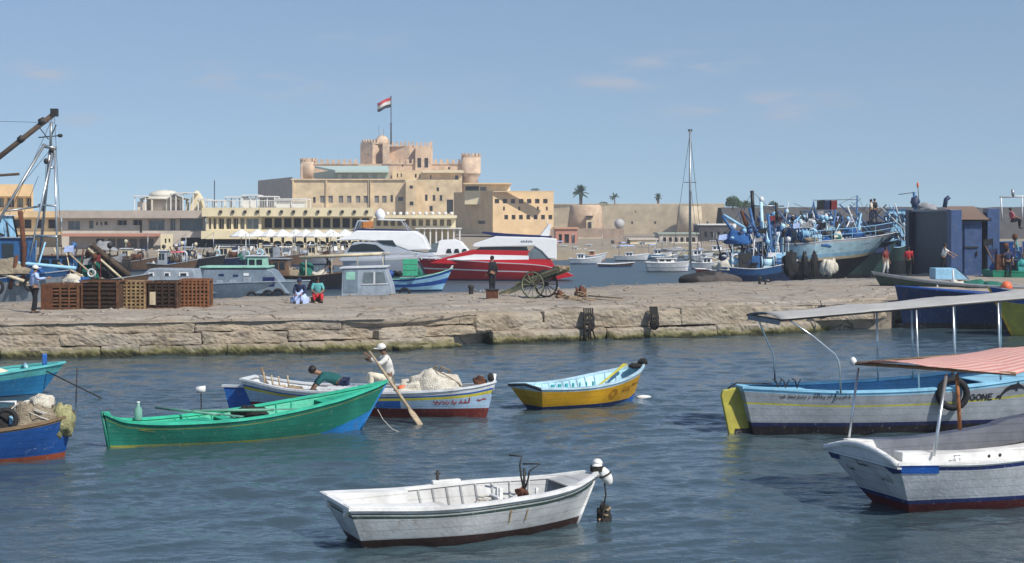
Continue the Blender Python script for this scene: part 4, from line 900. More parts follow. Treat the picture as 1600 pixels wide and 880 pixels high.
# ---- red yacht (bow to the left)
ry=mboat('red_yacht','large glossy red motor yacht with white upper deck and a slanted radar arch',868,672,438,3.6,[(0,.72),(.18,1.2),(.5,1.42),(.75,1.6),(1,1.72)],[('z',.10,2),('z',.30,0),('f',.50,0),('f',.56,1),('f',.95,0),('f',1,1)],['gel_red','gel_white','gel_navy'],'yacht','gel_white',None,rb=.9,rs=.75,floor=.6)
r=ry.root
def X_(px,h): return lx(h,px).x
def Zr(py,h): return PZ(py,h.root.location.y)
def deck(h,m,s0=0,s1=1,dz=.03,name='deck'):
    b=MB(); vs=[];n=16
    for i in range(n+1):
        s=lerp(s0,s1,i/n); sh=curve(h.sheer,s); p=h.pt(s,sh,-1); vs+=[(p.x,p.y*.97,sh-dz),(p.x,-p.y*.97,sh-dz)]
    b.add(vs,[(2*i,2*i+2,2*i+3,2*i+1) for i in range(n)],sm=True); b.build(name,M[m],h.root)
deck(ry,'gel_white')
x=lambda p:X_(p,ry); z=lambda p:Zr(p,ry)
b=MB(); b.prism([(x(868),z(418)),(x(852),z(392)),(x(738),z(390)),(x(690),z(404)),(x(672),z(411))],-1.35,1.35); b.build('lower_cabin',M['gel_red'],r,bevel=.05)
b=MB(); b.prism([(x(826),z(399)),(x(742),z(397)),(x(700),z(404)),(x(700),z(405.5)),(x(826),z(405))],-1.37,1.37); b.build('side_trim',M['gel_white'],r)
b=MB(); b.prism([(x(826),z(394)),(x(823),z(385.5)),(x(752),z(385.5)),(x(738),z(393)),(x(760),z(395))],-1.3,1.3); b.build('window',M['glass_dark'],r)
b=MB(); b.prism([(x(868),z(395)),(x(866),z(384)),(x(836),z(384)),(x(824),z(396)),(x(828),z(404)),(x(858),z(404))],-1.36,1.36); b.build('side_window',M['glass_grey'],r)
b=MB(); b.prism([(x(869),z(405)),(x(869),z(373)),(x(850),z(371)),(x(775),z(369)),(x(742),z(380)),(x(738),z(384)),(x(742),z(386)),(x(834),z(384)),(x(846),z(392)),(x(856),z(403))],-1.45,1.45); b.build('upper_deck',M['gel_white'],r,bevel=.06)
b=MB(); b.prism([(x(862),z(371)),(x(862),z(369)),(x(790),z(365)),(x(755),z(362)),(x(752),z(364)),(x(770),z(368))],-1.2,1.2); b.build('sun_canopy',M['gel_navy'],r)
for s in (-1,1): b=MB(); b.prism([(x(842),z(371)),(x(857),z(350)),(x(861),z(350)),(x(857),z(371))],s*1.1-.08,s*1.1+.08); b.build('radar_arch',M['gel_white'],r)
b=MB(); b.box(x(861),-1.1,z(352),x(857),1.1,z(350)); b.tube([(x(856),0,z(350)),(x(854),0,z(342))],.03,5); b.build('arch_bar',M['gel_white'],r)
b=MB(); b.prism([(x(896),z(430)),(x(868),z(436)),(x(866),z(428)),(x(884),z(424))],-1.5,1.5); b.build('swim_platform',M['gel_red'],r)
for k in range(8): p=x(660+k*22); b=MB(); b.tube([(p,1.3,z(405)),(p-.05,1.3,z(402))],.05,5); b.build('cleat',M['gel_white'],r)
railing(r,[(x(q),1.0,z(407)) for q in (672,690,705,720)],.35)
decal(r,type('q',(),dict(L=1,pt=staticmethod(lambda s,z_,side,off=0:Vector((s,-1.46,z_)))))(),x(822),z(379),[[(0.0+k*.16,0),(0.05+k*.16,.18),(.1+k*.16,0)] for k in range(6)],.03,M['gel_navy'],name='name_lettering') if False else None
b=MB()
q0=x(820)
for k,ch_ in enumerate('SUDOTA'):
    pass
for k in range(7): b.box(x(815)-k*.13,1.452,z(379),x(815)-k*.13+.05,1.462,z(379)+(.2 if k%2 else .15)); b.box(x(815)-k*.13,1.452,z(379)+.07,x(815)-k*.13+.1,1.462,z(379)+.1)
b.build('name_lettering',M['gel_navy'],r)
# ---- white yacht (bow right), and second white cruiser
wy=mboat('white_yacht','big grey-white motor yacht with a long sloping white windscreen roof','522 '.strip() and 540,700,436,3.6,[(0,1.5),(.5,1.7),(1,2.0)],[('z',.12,1),('f',.5,0),('f',.9,0),('f',1,2)],['gel_grey','gel_navy','gel_white'],'yacht','gel_white',None,rb=.8,rs=.1,floor=1.3)
deck(wy,'gel_white'); r=wy.root; x=lambda p:X_(p,wy); z=lambda p:Zr(p,wy)
b=MB(); b.prism([(x(533),z(405)),(x(548),z(386)),(x(556),z(378)),(x(610),z(378)),(x(645),z(392)),(x(672),z(396)),(x(690),z(404)),(x(690),z(408)),(x(533),z(408))],-1.5,1.5); b.build('lower_cabin',M['gel_grey'],r,bevel=.08)
b=MB(); b.prism([(x(546),z(393)),(x(552),z(383)),(x(570),z(380)),(x(590),z(382)),(x(604),z(392))],-1.53,1.53); b.build('window',M['glass_dark'],r)
b=MB(); b.prism([(x(525),z(376)),(x(550),z(366)),(x(560),z(360)),(x(650),z(361)),(x(664),z(370)),(x(673),z(390)),(x(640),z(391)),(x(606),z(378)),(x(560),z(375))],-1.55,1.55,inset=lambda a,c:max(0,(c-z(378))*.12)); b.build('upper_deck',M['gel_white'],r,bevel=.08)
b=MB(); b.prism([(x(591),z(375)),(x(616),z(375)),(x(622),z(384)),(x(602),z(381))],-1.57,1.57); b.build('window',M['glass_dark'],r)
b=MB(); b.prism([(x(545),z(361)),(x(565),z(357)),(x(625),z(358.5)),(x(648),z(361.5))],-1.2,1.2); b.build('coaming',M['gel_navy'],r)
b=MB(); b.prism([(x(590),z(344)),(x(598),z(342)),(x(632),z(343)),(x(632),z(345))],-1.25,1.25); b.build('hardtop',M['gel_white'],r)
for s in (-1,1): b=MB(); b.tube([(x(551),s*1.2,z(374)),(x(562),s*1.1,z(345)),(x(575),s*1.0,z(346))],.07,6); b.build('arch',M['gel_grey'],r); b=MB(); b.tube([(x(628),s*1.2,z(345)),(x(640),s*1.2,z(360))],.04,6); b.build('arch',M['gel_grey'],r)
b=MB(); b.lathe([(.3,0),(.42,.3),(.3,.62),(.05,.8)],12,(x(594),0,z(342))); b.tube([(x(592),0,z(342)),(x(588),0,z(330))],.04,5); b.build('radar_dome',M['gel_white'],r)
b=MB(); b.cbox((x(575),0,z(351)),(.8,.8,.55)); b.build('seat_box',M['boat_orange'],r,bevel=.05)
railing(r,[(x(q),-1.4,z(409)) for q in (640,655,670,685,700)],.5)
wc=mboat('white_yacht','smaller white cabin cruiser with three square windows between two larger yachts',650,752,432,3.0,[(0,1.0),(.5,1.2),(1,1.4)],[('z',.15,1),('f',1,0)],['gel_white','gel_navy'],'yacht','gel_white','gel_white',rb=.8,floor=.9)
deck(wc,'gel_white'); r=wc.root; x=lambda p:X_(p,wc); z=lambda p:Zr(p,wc)
b=MB(); b.prism([(x(668),z(404)),(x(672),z(385)),(x(690),z(375)),(x(712),z(374)),(x(722),z(378)),(x(734),z(392)),(x(738),z(404))],-1.1,1.1,inset=lambda a,c:max(0,(c-z(400))*.18)); b.build('cabin',M['gel_white'],r,bevel=.04)
for k in range(3): b=MB(); a=698+k*12; b.prism([(x(a),z(396)),(x(a+2),z(388.5)),(x(a+7),z(388.5)),(x(a+9),z(396))],-1.11,1.11); b.build('window',M['glass_dark'],r)
b=MB(); b.prism([(x(670),z(392)),(x(676),z(382)),(x(687),z(378)),(x(684),z(392))],-1.12,1.12); b.build('side_window',M['glass_grey'],r)
# ---- sailboat
sb_=mboat('sailboat','moored white sailboat with a very tall bare mast',1012,1074,425,2.4,[(0,.85),(.5,.8),(1,.95)],[('z',.08,1),('f',.45,0),('f',.5,2),('f',1,0)],['boat_white','boat_navy','boat_blue'],'sailboat','gel_white','gel_white',rb=.2,floor=.5)
deck(sb_,'boat_cream'); r=sb_.root; zt=Zr(203,sb_); xm=X_(1080,sb_)-.1
cabin(r,-.9,.6,1.3,.75,1.15,'gel_white',nwin=2)
b=MB(); b.tube([(xm,0,.8),(xm,0,zt)],[.13,.08],8); b.build('mast',M['steel_grey'],r)
b=MB(); b.cbox((xm,0,zt-.05),(.35,.12,.2)); b.build('mast_head',M['iron_dark'],r); b=MB(); b.tube([(xm-.55,0,zt*.63),(xm+.55,0,zt*.63)],.03,5); b.build('spreader',M['iron_dark'],r)
b=MB(); b.tube([(xm,0,1.9),(xm-2.6,0,1.8)],.07,6); b.build('boom',M['steel_grey'],r); heap(r,(xm-1.4,0,1.9),(1.1,.2,.22),'cloth_grey',3,'furled_sail')
for (dx,dy) in ((1.15,0),(-1.6,0),(0,-.9),(.8,-.5)): b=MB(); b.tube([(xm,0,zt*(.98 if dy==0 else .63)),(xm+dx,dy,1.0)],.018,4); b.build('stay',M['iron_dark'],r)
# ---- small moored boats left and right of the sailboat
def small(label,a,c,wy_,hz,lv,mats,cab=None,col='gel_white',canv=None,mst=None,bow=1,person_=None,inner='boat_white',nets=None,name='motor_boat'):
    h=mboat(name,label,a if bow>0 else c,c if bow>0 else a,wy_,min(2.6,1.7+hz*.5),[(0,hz*.85),(.5,hz*.82),(1,hz*1.25)],lv,mats,'boat',inner,'gel_white',rb=.35,floor=hz*.4,N=14)
    L_=h.L
    if cab: cabin(h.root,-L_/2+L_*cab[0],-L_/2+L_*cab[1],1.3,hz*.5,hz*.5+cab[2],col,nwin=cab[3] if len(cab)>3 else 2)
    if canv: canopy(h.root,-L_/2+L_*canv[0],-L_/2+L_*canv[1],1.5,hz*.8,canv[2],canv[3])
    if mst: mast(h.root,-L_/2+L_*mst[0],0,hz*.5,mst[1])
    if nets: heap(h.root,(-L_/2+L_*nets[0],0,hz*.6),(.7,.6,.5),nets[1],a)
    return h
WB=[('z',.12,1),('f',.6,0),('f',1,0)]
small('small white boat with a blue boot stripe left of the red hull stern',892,938,413,.7,WB,['boat_white','boat_blue'],(.2,.5,.7),person_=1)
small('low rust coloured open boat on the water right of the red yacht',936,986,417,.35,WB,['boat_brown','boat_blue'])
small('white motor boat with a blue cockpit cover left of the sailboat',962,1010,408,.7,WB,['boat_white','boat_navy'],(.3,.6,.6),canv=(.1,.6,1.7,'cloth_paleblue'))
small('cream day boat with a grey canvas behind the sailboat',1000,1060,399,.6,WB,['boat_cream','boat_navy'],(.4,.7,.6),canv=(.05,.7,1.7,'cloth_grey'))
small('white boat with a dark red bottom right of the sailboat',1082,1130,421,.75,WB,['boat_white','boat_darkred'],(.3,.65,.7),nets=(.8,'net_tan'))
small('cream covered launch moored beyond the white boats',1040,1100,394,.6,WB,['boat_white','boat_blue'],canv=(.1,.9,1.3,'cloth_cream'))
small('tiny white launch near the pink kiosk',905,940,396,.6,WB,['boat_white','boat_blue'],(.3,.6,.9))
small('tiny grey workboat moored below the yellow shed',990,1030,392,.6,WB,['boat_grey','boat_navy'],(.2,.5,1.0))
small('small cream launch in front of the grey store shed',1100,1140,398,.7,WB,['boat_cream','boat_darkred'],(.3,.7,.8),mst=(.5,3))
small('white runabout between the grey workboat and the yellow shed',952,984,390,.7,WB,['boat_white','boat_navy'],(.3,.6,.9),mst=(.6,2.5))
small('white and orange ferry boat just right of the red yacht',910,944,407,.7,WB,['boat_white','boat_orange'],(.3,.6,.7),'boat_orange')
small('red launch in front of the dark trawler sterns',1090,1135,428,.5,WB,['boat_red','boat_navy'],(.5,.75,.5))
small('light blue rowing boat tied beside the red launch',1112,1152,429,.45,WB,['boat_skyblue','boat_navy'],nets=(.4,'net_white'))
for i,(a,c,w_,m_) in enumerate(((1062,1098,388,'boat_grey'),(1100,1130,387,'boat_white'),(1128,1160,392,'boat_white'),(1070,1110,407,'boat_white'),(1120,1156,410,'boat_cream'))):
    small(['farthest grey cabin boat under the bastion','farthest white cabin boat right of the mast','white cabin boat behind the crane arms','white launch partly hidden by the sailboat stays','cream launch nearest the crane arms'][i],a,c,w_,.7,WB,[m_,'boat_navy'],(.3,.7,.8),mst=(.5,2.8) if i%2 else None)
for i,(a,c,w_,m_,lab) in enumerate(((868,900,397,'boat_cream','cream launch below the pink kiosk'),(930,958,396,'boat_brown','brown open boat below the brown terrace wall'),(944,975,400,'boat_navy','dark navy launch left of the blue covered motor boat'),(1012,1046,405,'boat_lightblue','pale blue cabin boat directly left of the mast foot'),(1046,1078,402,'boat_cream','cream cabin boat behind the mast foot'),(1020,1056,412,'boat_grey','grey tender behind the white sailboat stern'),(1088,1116,415,'boat_cream','cream tender beside the dark red bottomed boat'),(1116,1150,420,'boat_grey','grey workboat under the dark crane arms'),(1064,1092,396,'boat_navy','navy launch among the cream launches'),(968,996,400,'boat_white','white open boat behind the blue covered motor boat'),(1140,1172,400,'boat_lightblue','pale blue launch behind the crane arms'),(884,912,402,'boat_grey','grey tender just off the red yacht stern'))):
    q=small(lab,a,c,w_,.65+.1*(i%3),WB,[m_,'boat_navy'],(.25+.1*(i%3),.6+.1*(i%2),.8) if i%4!=1 else None,['gel_white','boat_cream','boat_white'][i%3],mst=(.4,2.6+.4*(i%3)) if i%2 else None,nets=(.75,['net_tan','net_dark','net_white'][i%3]),canv=(.05,.35,1.7,['cloth_paleblue','cloth_grey','cloth_white'][i%3]) if i%3==0 else None)
# ---- grey patrol boats behind the crates
NG=[('z',.1,1),('f',.5,0),('f',1,0)]
h=mboat('patrol_boat','blue grey patrol boat with a long row of small windows behind the rusty cages',305,470,473,2.8,[(0,1.0),(.5,1.15),(1,1.2)],NG,['navy_grey','boat_navy'],'boat','navy_grey','navy_grey_light',rb=.5,rs=.25,floor=.8)
deck(h,'navy_grey_light'); r=h.root; x=lambda p:X_(p,h); z=lambda p:Zr(p,h)
b=MB(); b.prism([(x(456),z(458)),(x(430),z(423)),(x(418),z(418)),(x(325),z(420)),(x(316),z(458))],-1.12,1.12); b.build('wheelhouse',M['navy_grey'],r,bevel=.05)
b=MB(); b.box(x(424),-1.2,z(418),x(318),1.2,z(415.5)); b.build('roof',M['boat_mint'],r,bevel=.02)
for k,(a,c,t,bm,mm) in enumerate(((344,354,437,446,'navy_grey_light'),(364,374,436,446,'navy_grey_light'),(386,398,432,441,'navy_grey_light'),(348,356,427,430,'gel_navy'),(370,378,428,431,'gel_navy'),(416,434,432,446,'gel_navy'),(386,394,426,430,'gel_white'))):
    b=MB(); b.cbox(((x(a)+x(c))/2,-1.135,(z(t)+z(bm))/2),(abs(x(c)-x(a)),.03,z(t)-z(bm))); b.build('porthole',M[mm],r,bevel=.01)
b=MB(); b.cbox((x(372),-1.16,z(454)),(.45,.03,.12)); b.cbox((x(345),-1.15,z(450)),(.5,.02,.06)); b.build('hull_mark',M['gel_white'],r)
tyre(r,(x(440),-1.25,z(459)),.33); tyre(r,(x(424),-1.25,z(460)),.3); tyre(r,(x(400),-1.3,z(462)),.28)
h=mboat('patrol_boat','smaller blue grey launch with white rimmed windows behind the middle cages',226,322,465,2.4,[(0,.9),(.5,1.0),(1,1.1)],NG,['navy_grey','boat_navy'],'boat','navy_grey','navy_grey_light',rb=.5,rs=.25,floor=.8)
deck(h,'navy_grey_light'); r=h.root; x=lambda p:X_(p,h); z=lambda p:Zr(p,h)
b=MB(); b.prism([(x(312),z(440)),(x(308),z(420)),(x(240),z(419)),(x(218),z(437)),(x(216),z(440))],-1,1); b.build('wheelhouse',M['navy_grey_light'],r,bevel=.05)
for a,c in ((238,247),(262,272),(285,300)): b=MB(); b.cbox(((x(a)+x(c))/2,-1.01,z(428)),(abs(x(c)-x(a)),.03,.22)); b.build('window',M['gel_white'],r,bevel=.02); b=MB(); b.cbox(((x(a)+x(c))/2,-1.03,z(428)),(abs(x(c)-x(a))*.6,.03,.14)); b.build('pane',M['glass_dark'],kids(r)[-1])
# ---- grey cabin boat at the quay
h=mboat('cabin_boat','pale grey boat with a boxy wheelhouse and green tinted window, tied behind the quay',520,700,482,2.2,[(0,.55),(.5,.5),(1,.75)],[('z',.1,1),('f',1,0)],['boat_grey','boat_navy'],'boat','boat_grey','boat_white',rb=.5,floor=.35)
r=h.root; x=lambda p:X_(p,h); z=lambda p:Zr(p,h)
b=MB(); b.prism([(x(536),z(464)),(x(538),z(419)),(x(604),z(417)),(x(614),z(446)),(x(617),z(464))],-.95,.95); wh=b.build('wheelhouse',M['navy_grey_light'],r,bevel=.05)
b=MB(); b.box(x(540),-.97,z(456),x(562),-.94,z(421)); b.build('door',M['navy_grey'],wh)
b=MB(); b.prism([(x(570),z(442)),(x(572),z(425)),(x(602),z(424)),(x(606),z(441))],-.975,.975); b.build('window',M['glass_grey'],wh)
b=MB(); b.box(x(586),-.985,z(442),x(589),.985,z(424)); b.prism([(x(568),z(444)),(x(608),z(443)),(x(608),z(441.5)),(x(568),z(442.5))],-.985,.985); b.build('frame',M['boat_white'],wh)
b=MB(); b.box(x(544),-.985,z(436),x(558),-.965,z(424)); b.build('door_window',M['boat_mint'],wh); b=MB(); b.prism([(x(534),z(419)),(x(534),z(417)),(x(607),z(415)),(x(607),z(417))],-1.02,1.02); b.build('roof',M['boat_white'],wh)
tyre(r,(x(634),-.95,z(457)),.28)
# ---- blue and white fishing boat with green boxes
h=mboat('fishing_boat','blue and white wooden fishing boat with bright green crates, bow raised toward the red yacht',585,690,455,2.6,[(0,.85),(.5,.8),(.8,1.05),(1,1.45)],[('z',.12,2),('f',.35,0),('f',.6,1),('f',.85,0),('f',1,1)],['boat_lightblue','royal','boat_navy'],'boat','boat_teal','boat_mint',rb=.7,rs=.2,floor=.4)
r=h.root; x=lambda p:X_(p,h); z=lambda p:Zr(p,h)
b=MB(); b.prism([(x(688),z(441)),(x(706),z(415)),(x(709),z(415)),(x(692),z(442))],-.05,.05); b.build('stem',M['boat_white'],r)
gb=[]
for (px,t) in ((634,413),(646,408)):
    g=tag(MB().build('x',M['black']),None) if False else None
gc=thing('crate','bright green plastic crate stack on the fishing boat deck','crate',tuple(P(641,431,97)))
b=MB()
for zz in (0,.36,.72): b.box(-.45,-.35,zz,.45,.35,zz+.33)
b.build('crates',M['green_plastic'],gc,bevel=.02)
for (px,t,c) in ((655,404,(.25,.25,.5)),(618,425,(.4,.35,.35)),(605,424,(.3,.3,.3))): heap(r,(x(px),0,z(432)),c,'net_dark' if px<650 else 'net_green',px)
canopy(r,x(598),x(650),1.8,.8,z(397),'cloth_grey')
b=MB(); b.blob((x(612),-.5,z(428)),(.2,.2,.25),6,0); b.build('blue_drum',M['royal'],r)
# ---- cluttered wooden boats and beige covered pole behind the seated men
h=mboat('fishing_boat','dark wooden fishing boat under a long beige awning pole behind the seated men',415,560,452,2.6,[(0,1.0),(.5,.9),(1,1.3)],[('z',.15,1),('f',1,0)],['boat_black','boat_navy'],'boat','boat_brown','boat_brown',rb=.6,floor=.5)
r=h.root; x=lambda p:X_(p,h); z=lambda p:Zr(p,h)
b=MB(); b.tube([(x(470),-.6,z(402)),(x(610),-.6,z(396))],.11,8); b.build('awning_roll',M['boat_cream'],r)
for px in (480,520,560,600): b=MB(); b.tube([(x(px),-.6,z(401-(px-470)*.04)),(x(px),-.6,z(436))],.035,5); b.build('post',M['boat_cream'],r)
heap(r,(x(478),0,z(433)),(.5,.5,.9),'net_green',2); heap(r,(x(452),0,z(432)),(.7,.5,.7),'net_tan',5); heap(r,(x(500),0,z(432)),(.6,.5,.45),'net_white',6); cabin(r,x(426),x(455),1.6,z(436),z(405),'boat_brown',nwin=2,roof='boat_grey')
person('person in black bending over gear under the beige awning pole',(x(518)+r.location.x,r.location.y-.2,z(440)),R(200),stand(1.65,lean=.5,armL=(.4,.25,.9),armR=(.45,-.2,.95)),M['cloth_black'],M['cloth_black'],M['hair_black'])
h=mboat('fishing_boat','small open boat with a mint green wheelhouse left of the seated men',355,440,445,2.4,[(0,.9),(.5,.8),(1,1.1)],[('z',.15,1),('f',1,0)],['boat_mint','boat_navy'],'boat','boat_brown','boat_white',rb=.5,floor=.5)
cabin(h.root,-.4,1.0,1.4,.5,2.0,'boat_mint',nwin=2); mast(h.root,-.6,0,.5,3.6)
for (a,c,w_,lab,m1,cb) in ((236,300,430,'tan wooden boat with a pale tarpaulin behind the grey launch','boat_brown','cloth_pink'),(270,345,420,'dark wooden boat crowded with grey bundles','boat_black','cloth_grey'),(180,240,424,'low brown boat with a white cover behind the cages','boat_brown','cloth_white'),(330,400,418,'black hulled boat in front of the white parasols','boat_navy','cloth_grey'),(400,470,416,'brown hulled boat moored below the parasol terrace','boat_brown','cloth_white'),(470,530,414,'grey hulled boat moored below the parasol terrace','boat_grey','cloth_cream')):
    q=mboat('fishing_boat',lab,a,c,w_,2.4,[(0,1.0),(.5,.9),(1,1.3)],[('z',.15,1),('f',1,0)],[m1,'boat_navy'],'boat','boat_brown','boat_grey',rb=.5,floor=.5,N=14)
    L_=q.L; cabin(q.root,-L_*.3,-L_*.05,1.4,.6,2.0,'boat_cream' if a!=236 else 'boat_grey',nwin=2); heap(q.root,(L_*.15,0,.7),(.8,.7,.6),'net_tan',a); heap(q.root,(-L_*.38,0,.8),(.5,.5,.4),'net_white',a+3); canopy(q.root,L_*.02,L_*.32,1.6,.9,1.9,cb)
    clutter(q,.05,.95,.8,12,int(a),1.7,('wood_dark','boat_cream','rust','boat_grey','boat_white','iron_dark')); mast(q.root,L_*.35,0,.8,3.4,stays=[(-L_*.4,0,1.2)])
# ---- left trawler with the A-frame crane mast
h=mboat('trawler','rusty grey blue trawler with a tall A-frame mast and long brown boom',-190,70,480,4.2,[(0,1.4),(.5,1.3),(1,1.9)],[('z',.12,1),('f',.5,0),('f',.85,0),('f',1,2)],['boat_grey','boat_black','boat_blue'],'trawler','boat_grey','boat_grey',rb=1.2,rs=.2,floor=.9,kz=-.8)
r=h.root; x=lambda p:X_(p,h); z=lambda p:Zr(p,h)
def bar(px0,py0,px1,py1,rad,m,name,y0=0,y1=0,n=8): b=MB(); b.tube([(x(px0),y0,z(py0)),(x(px1),y1,z(py1))],rad,n); return b.build(name,M[m],r)
bar(-60,292,87,176,.14,'wood_dark','boom'); bm_=kids(r)[-1]; MB().cbox((x(85),0,z(176)),(.35,.3,.4)).build('boom_tip',M['iron_dark'],bm_); MB().tube([(x(62),0,z(192)),(x(70),0,z(188))],.2,8).build('collar',M['iron_dark'],bm_); MB().tube([(x(30),0,z(220)),(x(36),0,z(215))],.19,8).build('collar',M['iron_dark'],bm_)
bar(70,225,-4,375,.075,'steel_grey','mast_leg',0,-1.6); bar(78,235,46,430,.075,'steel_grey','mast_leg',0,1.5); bar(84,235,60,330,.05,'aluminium','mast_leg',0,.6); bar(85,232,98,405,.06,'aluminium','mast_leg',0,-.9); bar(82,240,56,400,.05,'aluminium','mast_leg',0,-1.0)
bar(66,228,88,232,.09,'steel_grey','crosstree'); bar(74,262,84,262,.06,'aluminium','crosstree'); bar(60,320,92,322,.05,'aluminium','crosstree',0,-.5); bar(56,368,96,370,.06,'aluminium','crosstree',0,-.8); bar(20,330,56,322,.05,'steel_grey','crosstree',-1,.9)
bar(80,190,79,232,.07,'steel_grey','mast_head'); bar(88,195,79,215,.03,'iron_dark','antenna'); bar(62,200,76,218,.025,'iron_dark','antenna')
bar(60,215,94,212,.03,'iron_dark','yard'); b=MB(); b.blob((x(94),0,z(212)),(.14,.14,.1),6,0); b.build('lamp',M['iron_dark'],r); b=MB(); b.blob((x(72),0,z(252)),(.13,.13,.16),6,0); b.blob((x(81),0,z(235)),(.16,.16,.14),6,0); b.build('pulley_block',M['iron_dark'],r)
bar(-60,278,30,272,.07,'wood_dark','derrick'); bar(-60,401,130,418,.09,'boat_lightblue','derrick',-1.2,-1.3); bar(40,398,30,450,.1,'rust','davit',-1.4,-1.5); bar(0,420,60,440,.09,'boat_cream','derrick',-1.6,-1.6)
for (a,c,d,e) in ((85,178,10,345),(85,178,97,405),(72,252,66,400),(80,232,-40,380),(60,275,30,350)): bar(a,c,d,e,.012,'iron_dark','stay',0,0,4)
bar(-60,188,85,192,.010,'iron_dark','stay',0,0,4)
cabin(r,x(-60),x(46),2.6,z(430),z(372),'boat_blue',nwin=4,roof='boat_grey'); cabin(r,x(-40),x(16),2.0,z(372),z(338),'boat_lightblue',nwin=3,roof='boat_white')
b=MB()
for (a,c,d,e) in ((-5,352,12,346),(2,362,18,368),(20,348,26,380),(30,338,38,372),(44,345,50,396)): b.tube([(x(a),-1.0,z(c)),(x(d),-1.1,z(e))],.05,5)
b.build('deck_gear',M['iron_dark'],r)
b=MB(); b.tube([(x(48),-1.3,z(440)),(x(50),-1.3,z(385)),(x(44),-1.3,z(330))],.13,8); b.build('exhaust_pipe',M['rust'],r)
heap(r,(x(20),-1.0,z(425)),(1.3,.7,.7),'net_tan',4); heap(r,(x(55),-.6,z(428)),(.7,.7,.55),'net_blue',8)
clutter(h,.35,.98,1.2,46,71,2.6,('boat_grey','iron_dark','boat_blue','rust','boat_lightblue','wood_dark')); tyre(r,(x(15),-2.1,z(446)),.4); tyre(r,(x(64),-1.7,z(442)),.35)
h=mboat('fishing_boat','grey and brown boat heaped with green nets behind the first cages',80,215,470,3.2,[(0,1.2),(.5,1.1),(1,1.5)],[('z',.12,1),('f',.4,0),('f',1,2)],['boat_grey','boat_black','boat_brown'],'boat','boat_brown','boat_grey',rb=.7,rs=.2,floor=.8)
r=h.root; x=lambda p:X_(p,h); z=lambda p:Zr(p,h)
heap(r,(x(146),-.4,z(431)),(.75,.6,1.35),'net_green',3); heap(r,(x(176),-.2,z(431)),(1.1,.6,1.1),'net_dark',9); heap(r,(x(100),-.5,z(430)),(.8,.6,.55),'net_tan',12)
b=MB(); b.tube([(x(150),-.9,z(382)),(x(208),-.9,z(430))],.16,6); b.build('beam',M['wood_dark'],r); b=MB(); b.tube([(x(146),-1.1,z(388)),(x(200),-1.1,z(436))],.07,6); b.build('pole',M['boat_cream'],r)
b=MB(); b.tube([(x(118),-1.2,z(396)),(x(155),-1.2,z(430))],.05,6); b.tube([(x(100),-1.2,z(410)),(x(140),-1.2,z(432))],.06,6); b.build('oar',M['wood_pale'],r)
cabin(r,x(70),x(128),2.2,z(432),z(400),'boat_blue',nwin=3,roof='boat_brown')
heap(r,(x(158),-.1,z(392)),(.8,.4,.45),'cloth_grey',15,'bundle'); clutter(h,.05,.9,1.0,34,61,2.0,('wood_dark','boat_brown','rust','boat_grey','boat_cream','boat_blue','iron_dark'))
# ---- blue trawler fleet, right
# the big light blue prow
h=mboat('trawler','large trawler with a light blue and cream flared prow rising above the quay',1228,1306,446,5.0,[(0,2.9),(.4,3.0),(.75,3.25),(1,3.75)],[('z',.4,2),('f',.58,2),('f',.64,1),('f',.72,3),('f',.95,0),('f',1,4)],['boat_skyblue','boat_cream','boat_black','boat_lightblue','boat_white'],'trawler','boat_blue','boat_white',rb=4.3,rs=.3,floor=2.5,kz=-.8,full=(.45,.55,.85))  # black lower hull: shadow under the flare put in the paint
bt_=h
decal(h.root,h,.70,2.55,[],.1,M['boat_navy'],polys=[[(0,0),(1.5,.1),(1.7,.5),(.5,.42)]],name='eye_marking',off=.03); decal(h.root,h,.93,3.05,[],.1,M['boat_navy'],polys=[[(0,0),(.35,0),(.5,.35),(.1,.3)]],name='eye_marking',off=.03)
clutter(h,.02,.95,2.8,70,3,1.7)
cabin(h.root,-1.6,.2,2.6,2.8,4.0,'boat_blue',nwin=4,roof='boat_white'); clutter(h,.3,.9,3.1,60,93,1.5,('boat_blue','boat_lightblue','boat_white','boat_navy','iron_dark','boat_skyblue')); gantry(h.root,1.2,2.4,2.9,5.4); gantry(h.root,3.0,1.6,3.2,5.0,'boat_lightblue')
railing(h.root,[h.pt(s,curve(h.sheer,s),-1) for s in (.35,.45,.55,.65,.75,.85,.95,1)],.75,'boat_lightblue',.025)
# boat behind with more clutter
h=mboat('trawler','blue trawler with a wheelhouse and lamp strings behind the light blue prow',1180,1372,434,5.0,[(0,2.2),(.5,2.2),(1,3.0)],[('z',.3,1),('f',1,0)],['boat_darkgreen','boat_black'],'trawler','boat_blue','boat_lightblue',rb=1.5,floor=1.9,kz=-.8)
b=MB(); b.box(-4.2,-1.9,2.2,1.6,1.6,3.45); b.box(-4.3,-2.0,3.452,1.7,1.7,3.52); b.build('deckhouse',M['boat_blue'],h.root,bevel=.03); clutter(h,.0,.98,2.3,40,9,2.8); clutter(h,.08,.72,3.53,90,19,1.3,('boat_blue','boat_lightblue','boat_white','boat_navy','iron_dark','boat_skyblue','boat_cream')); cabin(h.root,-1.6,1.8,2.8,2.2,4.2,'boat_lightblue',nwin=5,roof='boat_blue'); cabin(h.root,-1.0,.8,2.0,4.25,5.2,'boat_white',nwin=3,roof='boat_blue'); mast(h.root,3.2,0,2.3,6.5,.09,'boat_blue',stays=[(-4,0,3),(5,0,3)]); gantry(h.root,-4,3,2.2,5.0)
canopy(h.root,1.9,3.0,2.4,2.6,4.4,'cloth_paleblue','boat_blue'); b=MB(); b.box(X_(1352,h),-1.9,2.0,X_(1382,h),1.2,4.36); b.box(X_(1350,h),-2.0,4.362,X_(1384,h),1.3,4.42); b.build('deckhouse',M['boat_navy'],h.root,bevel=.03)
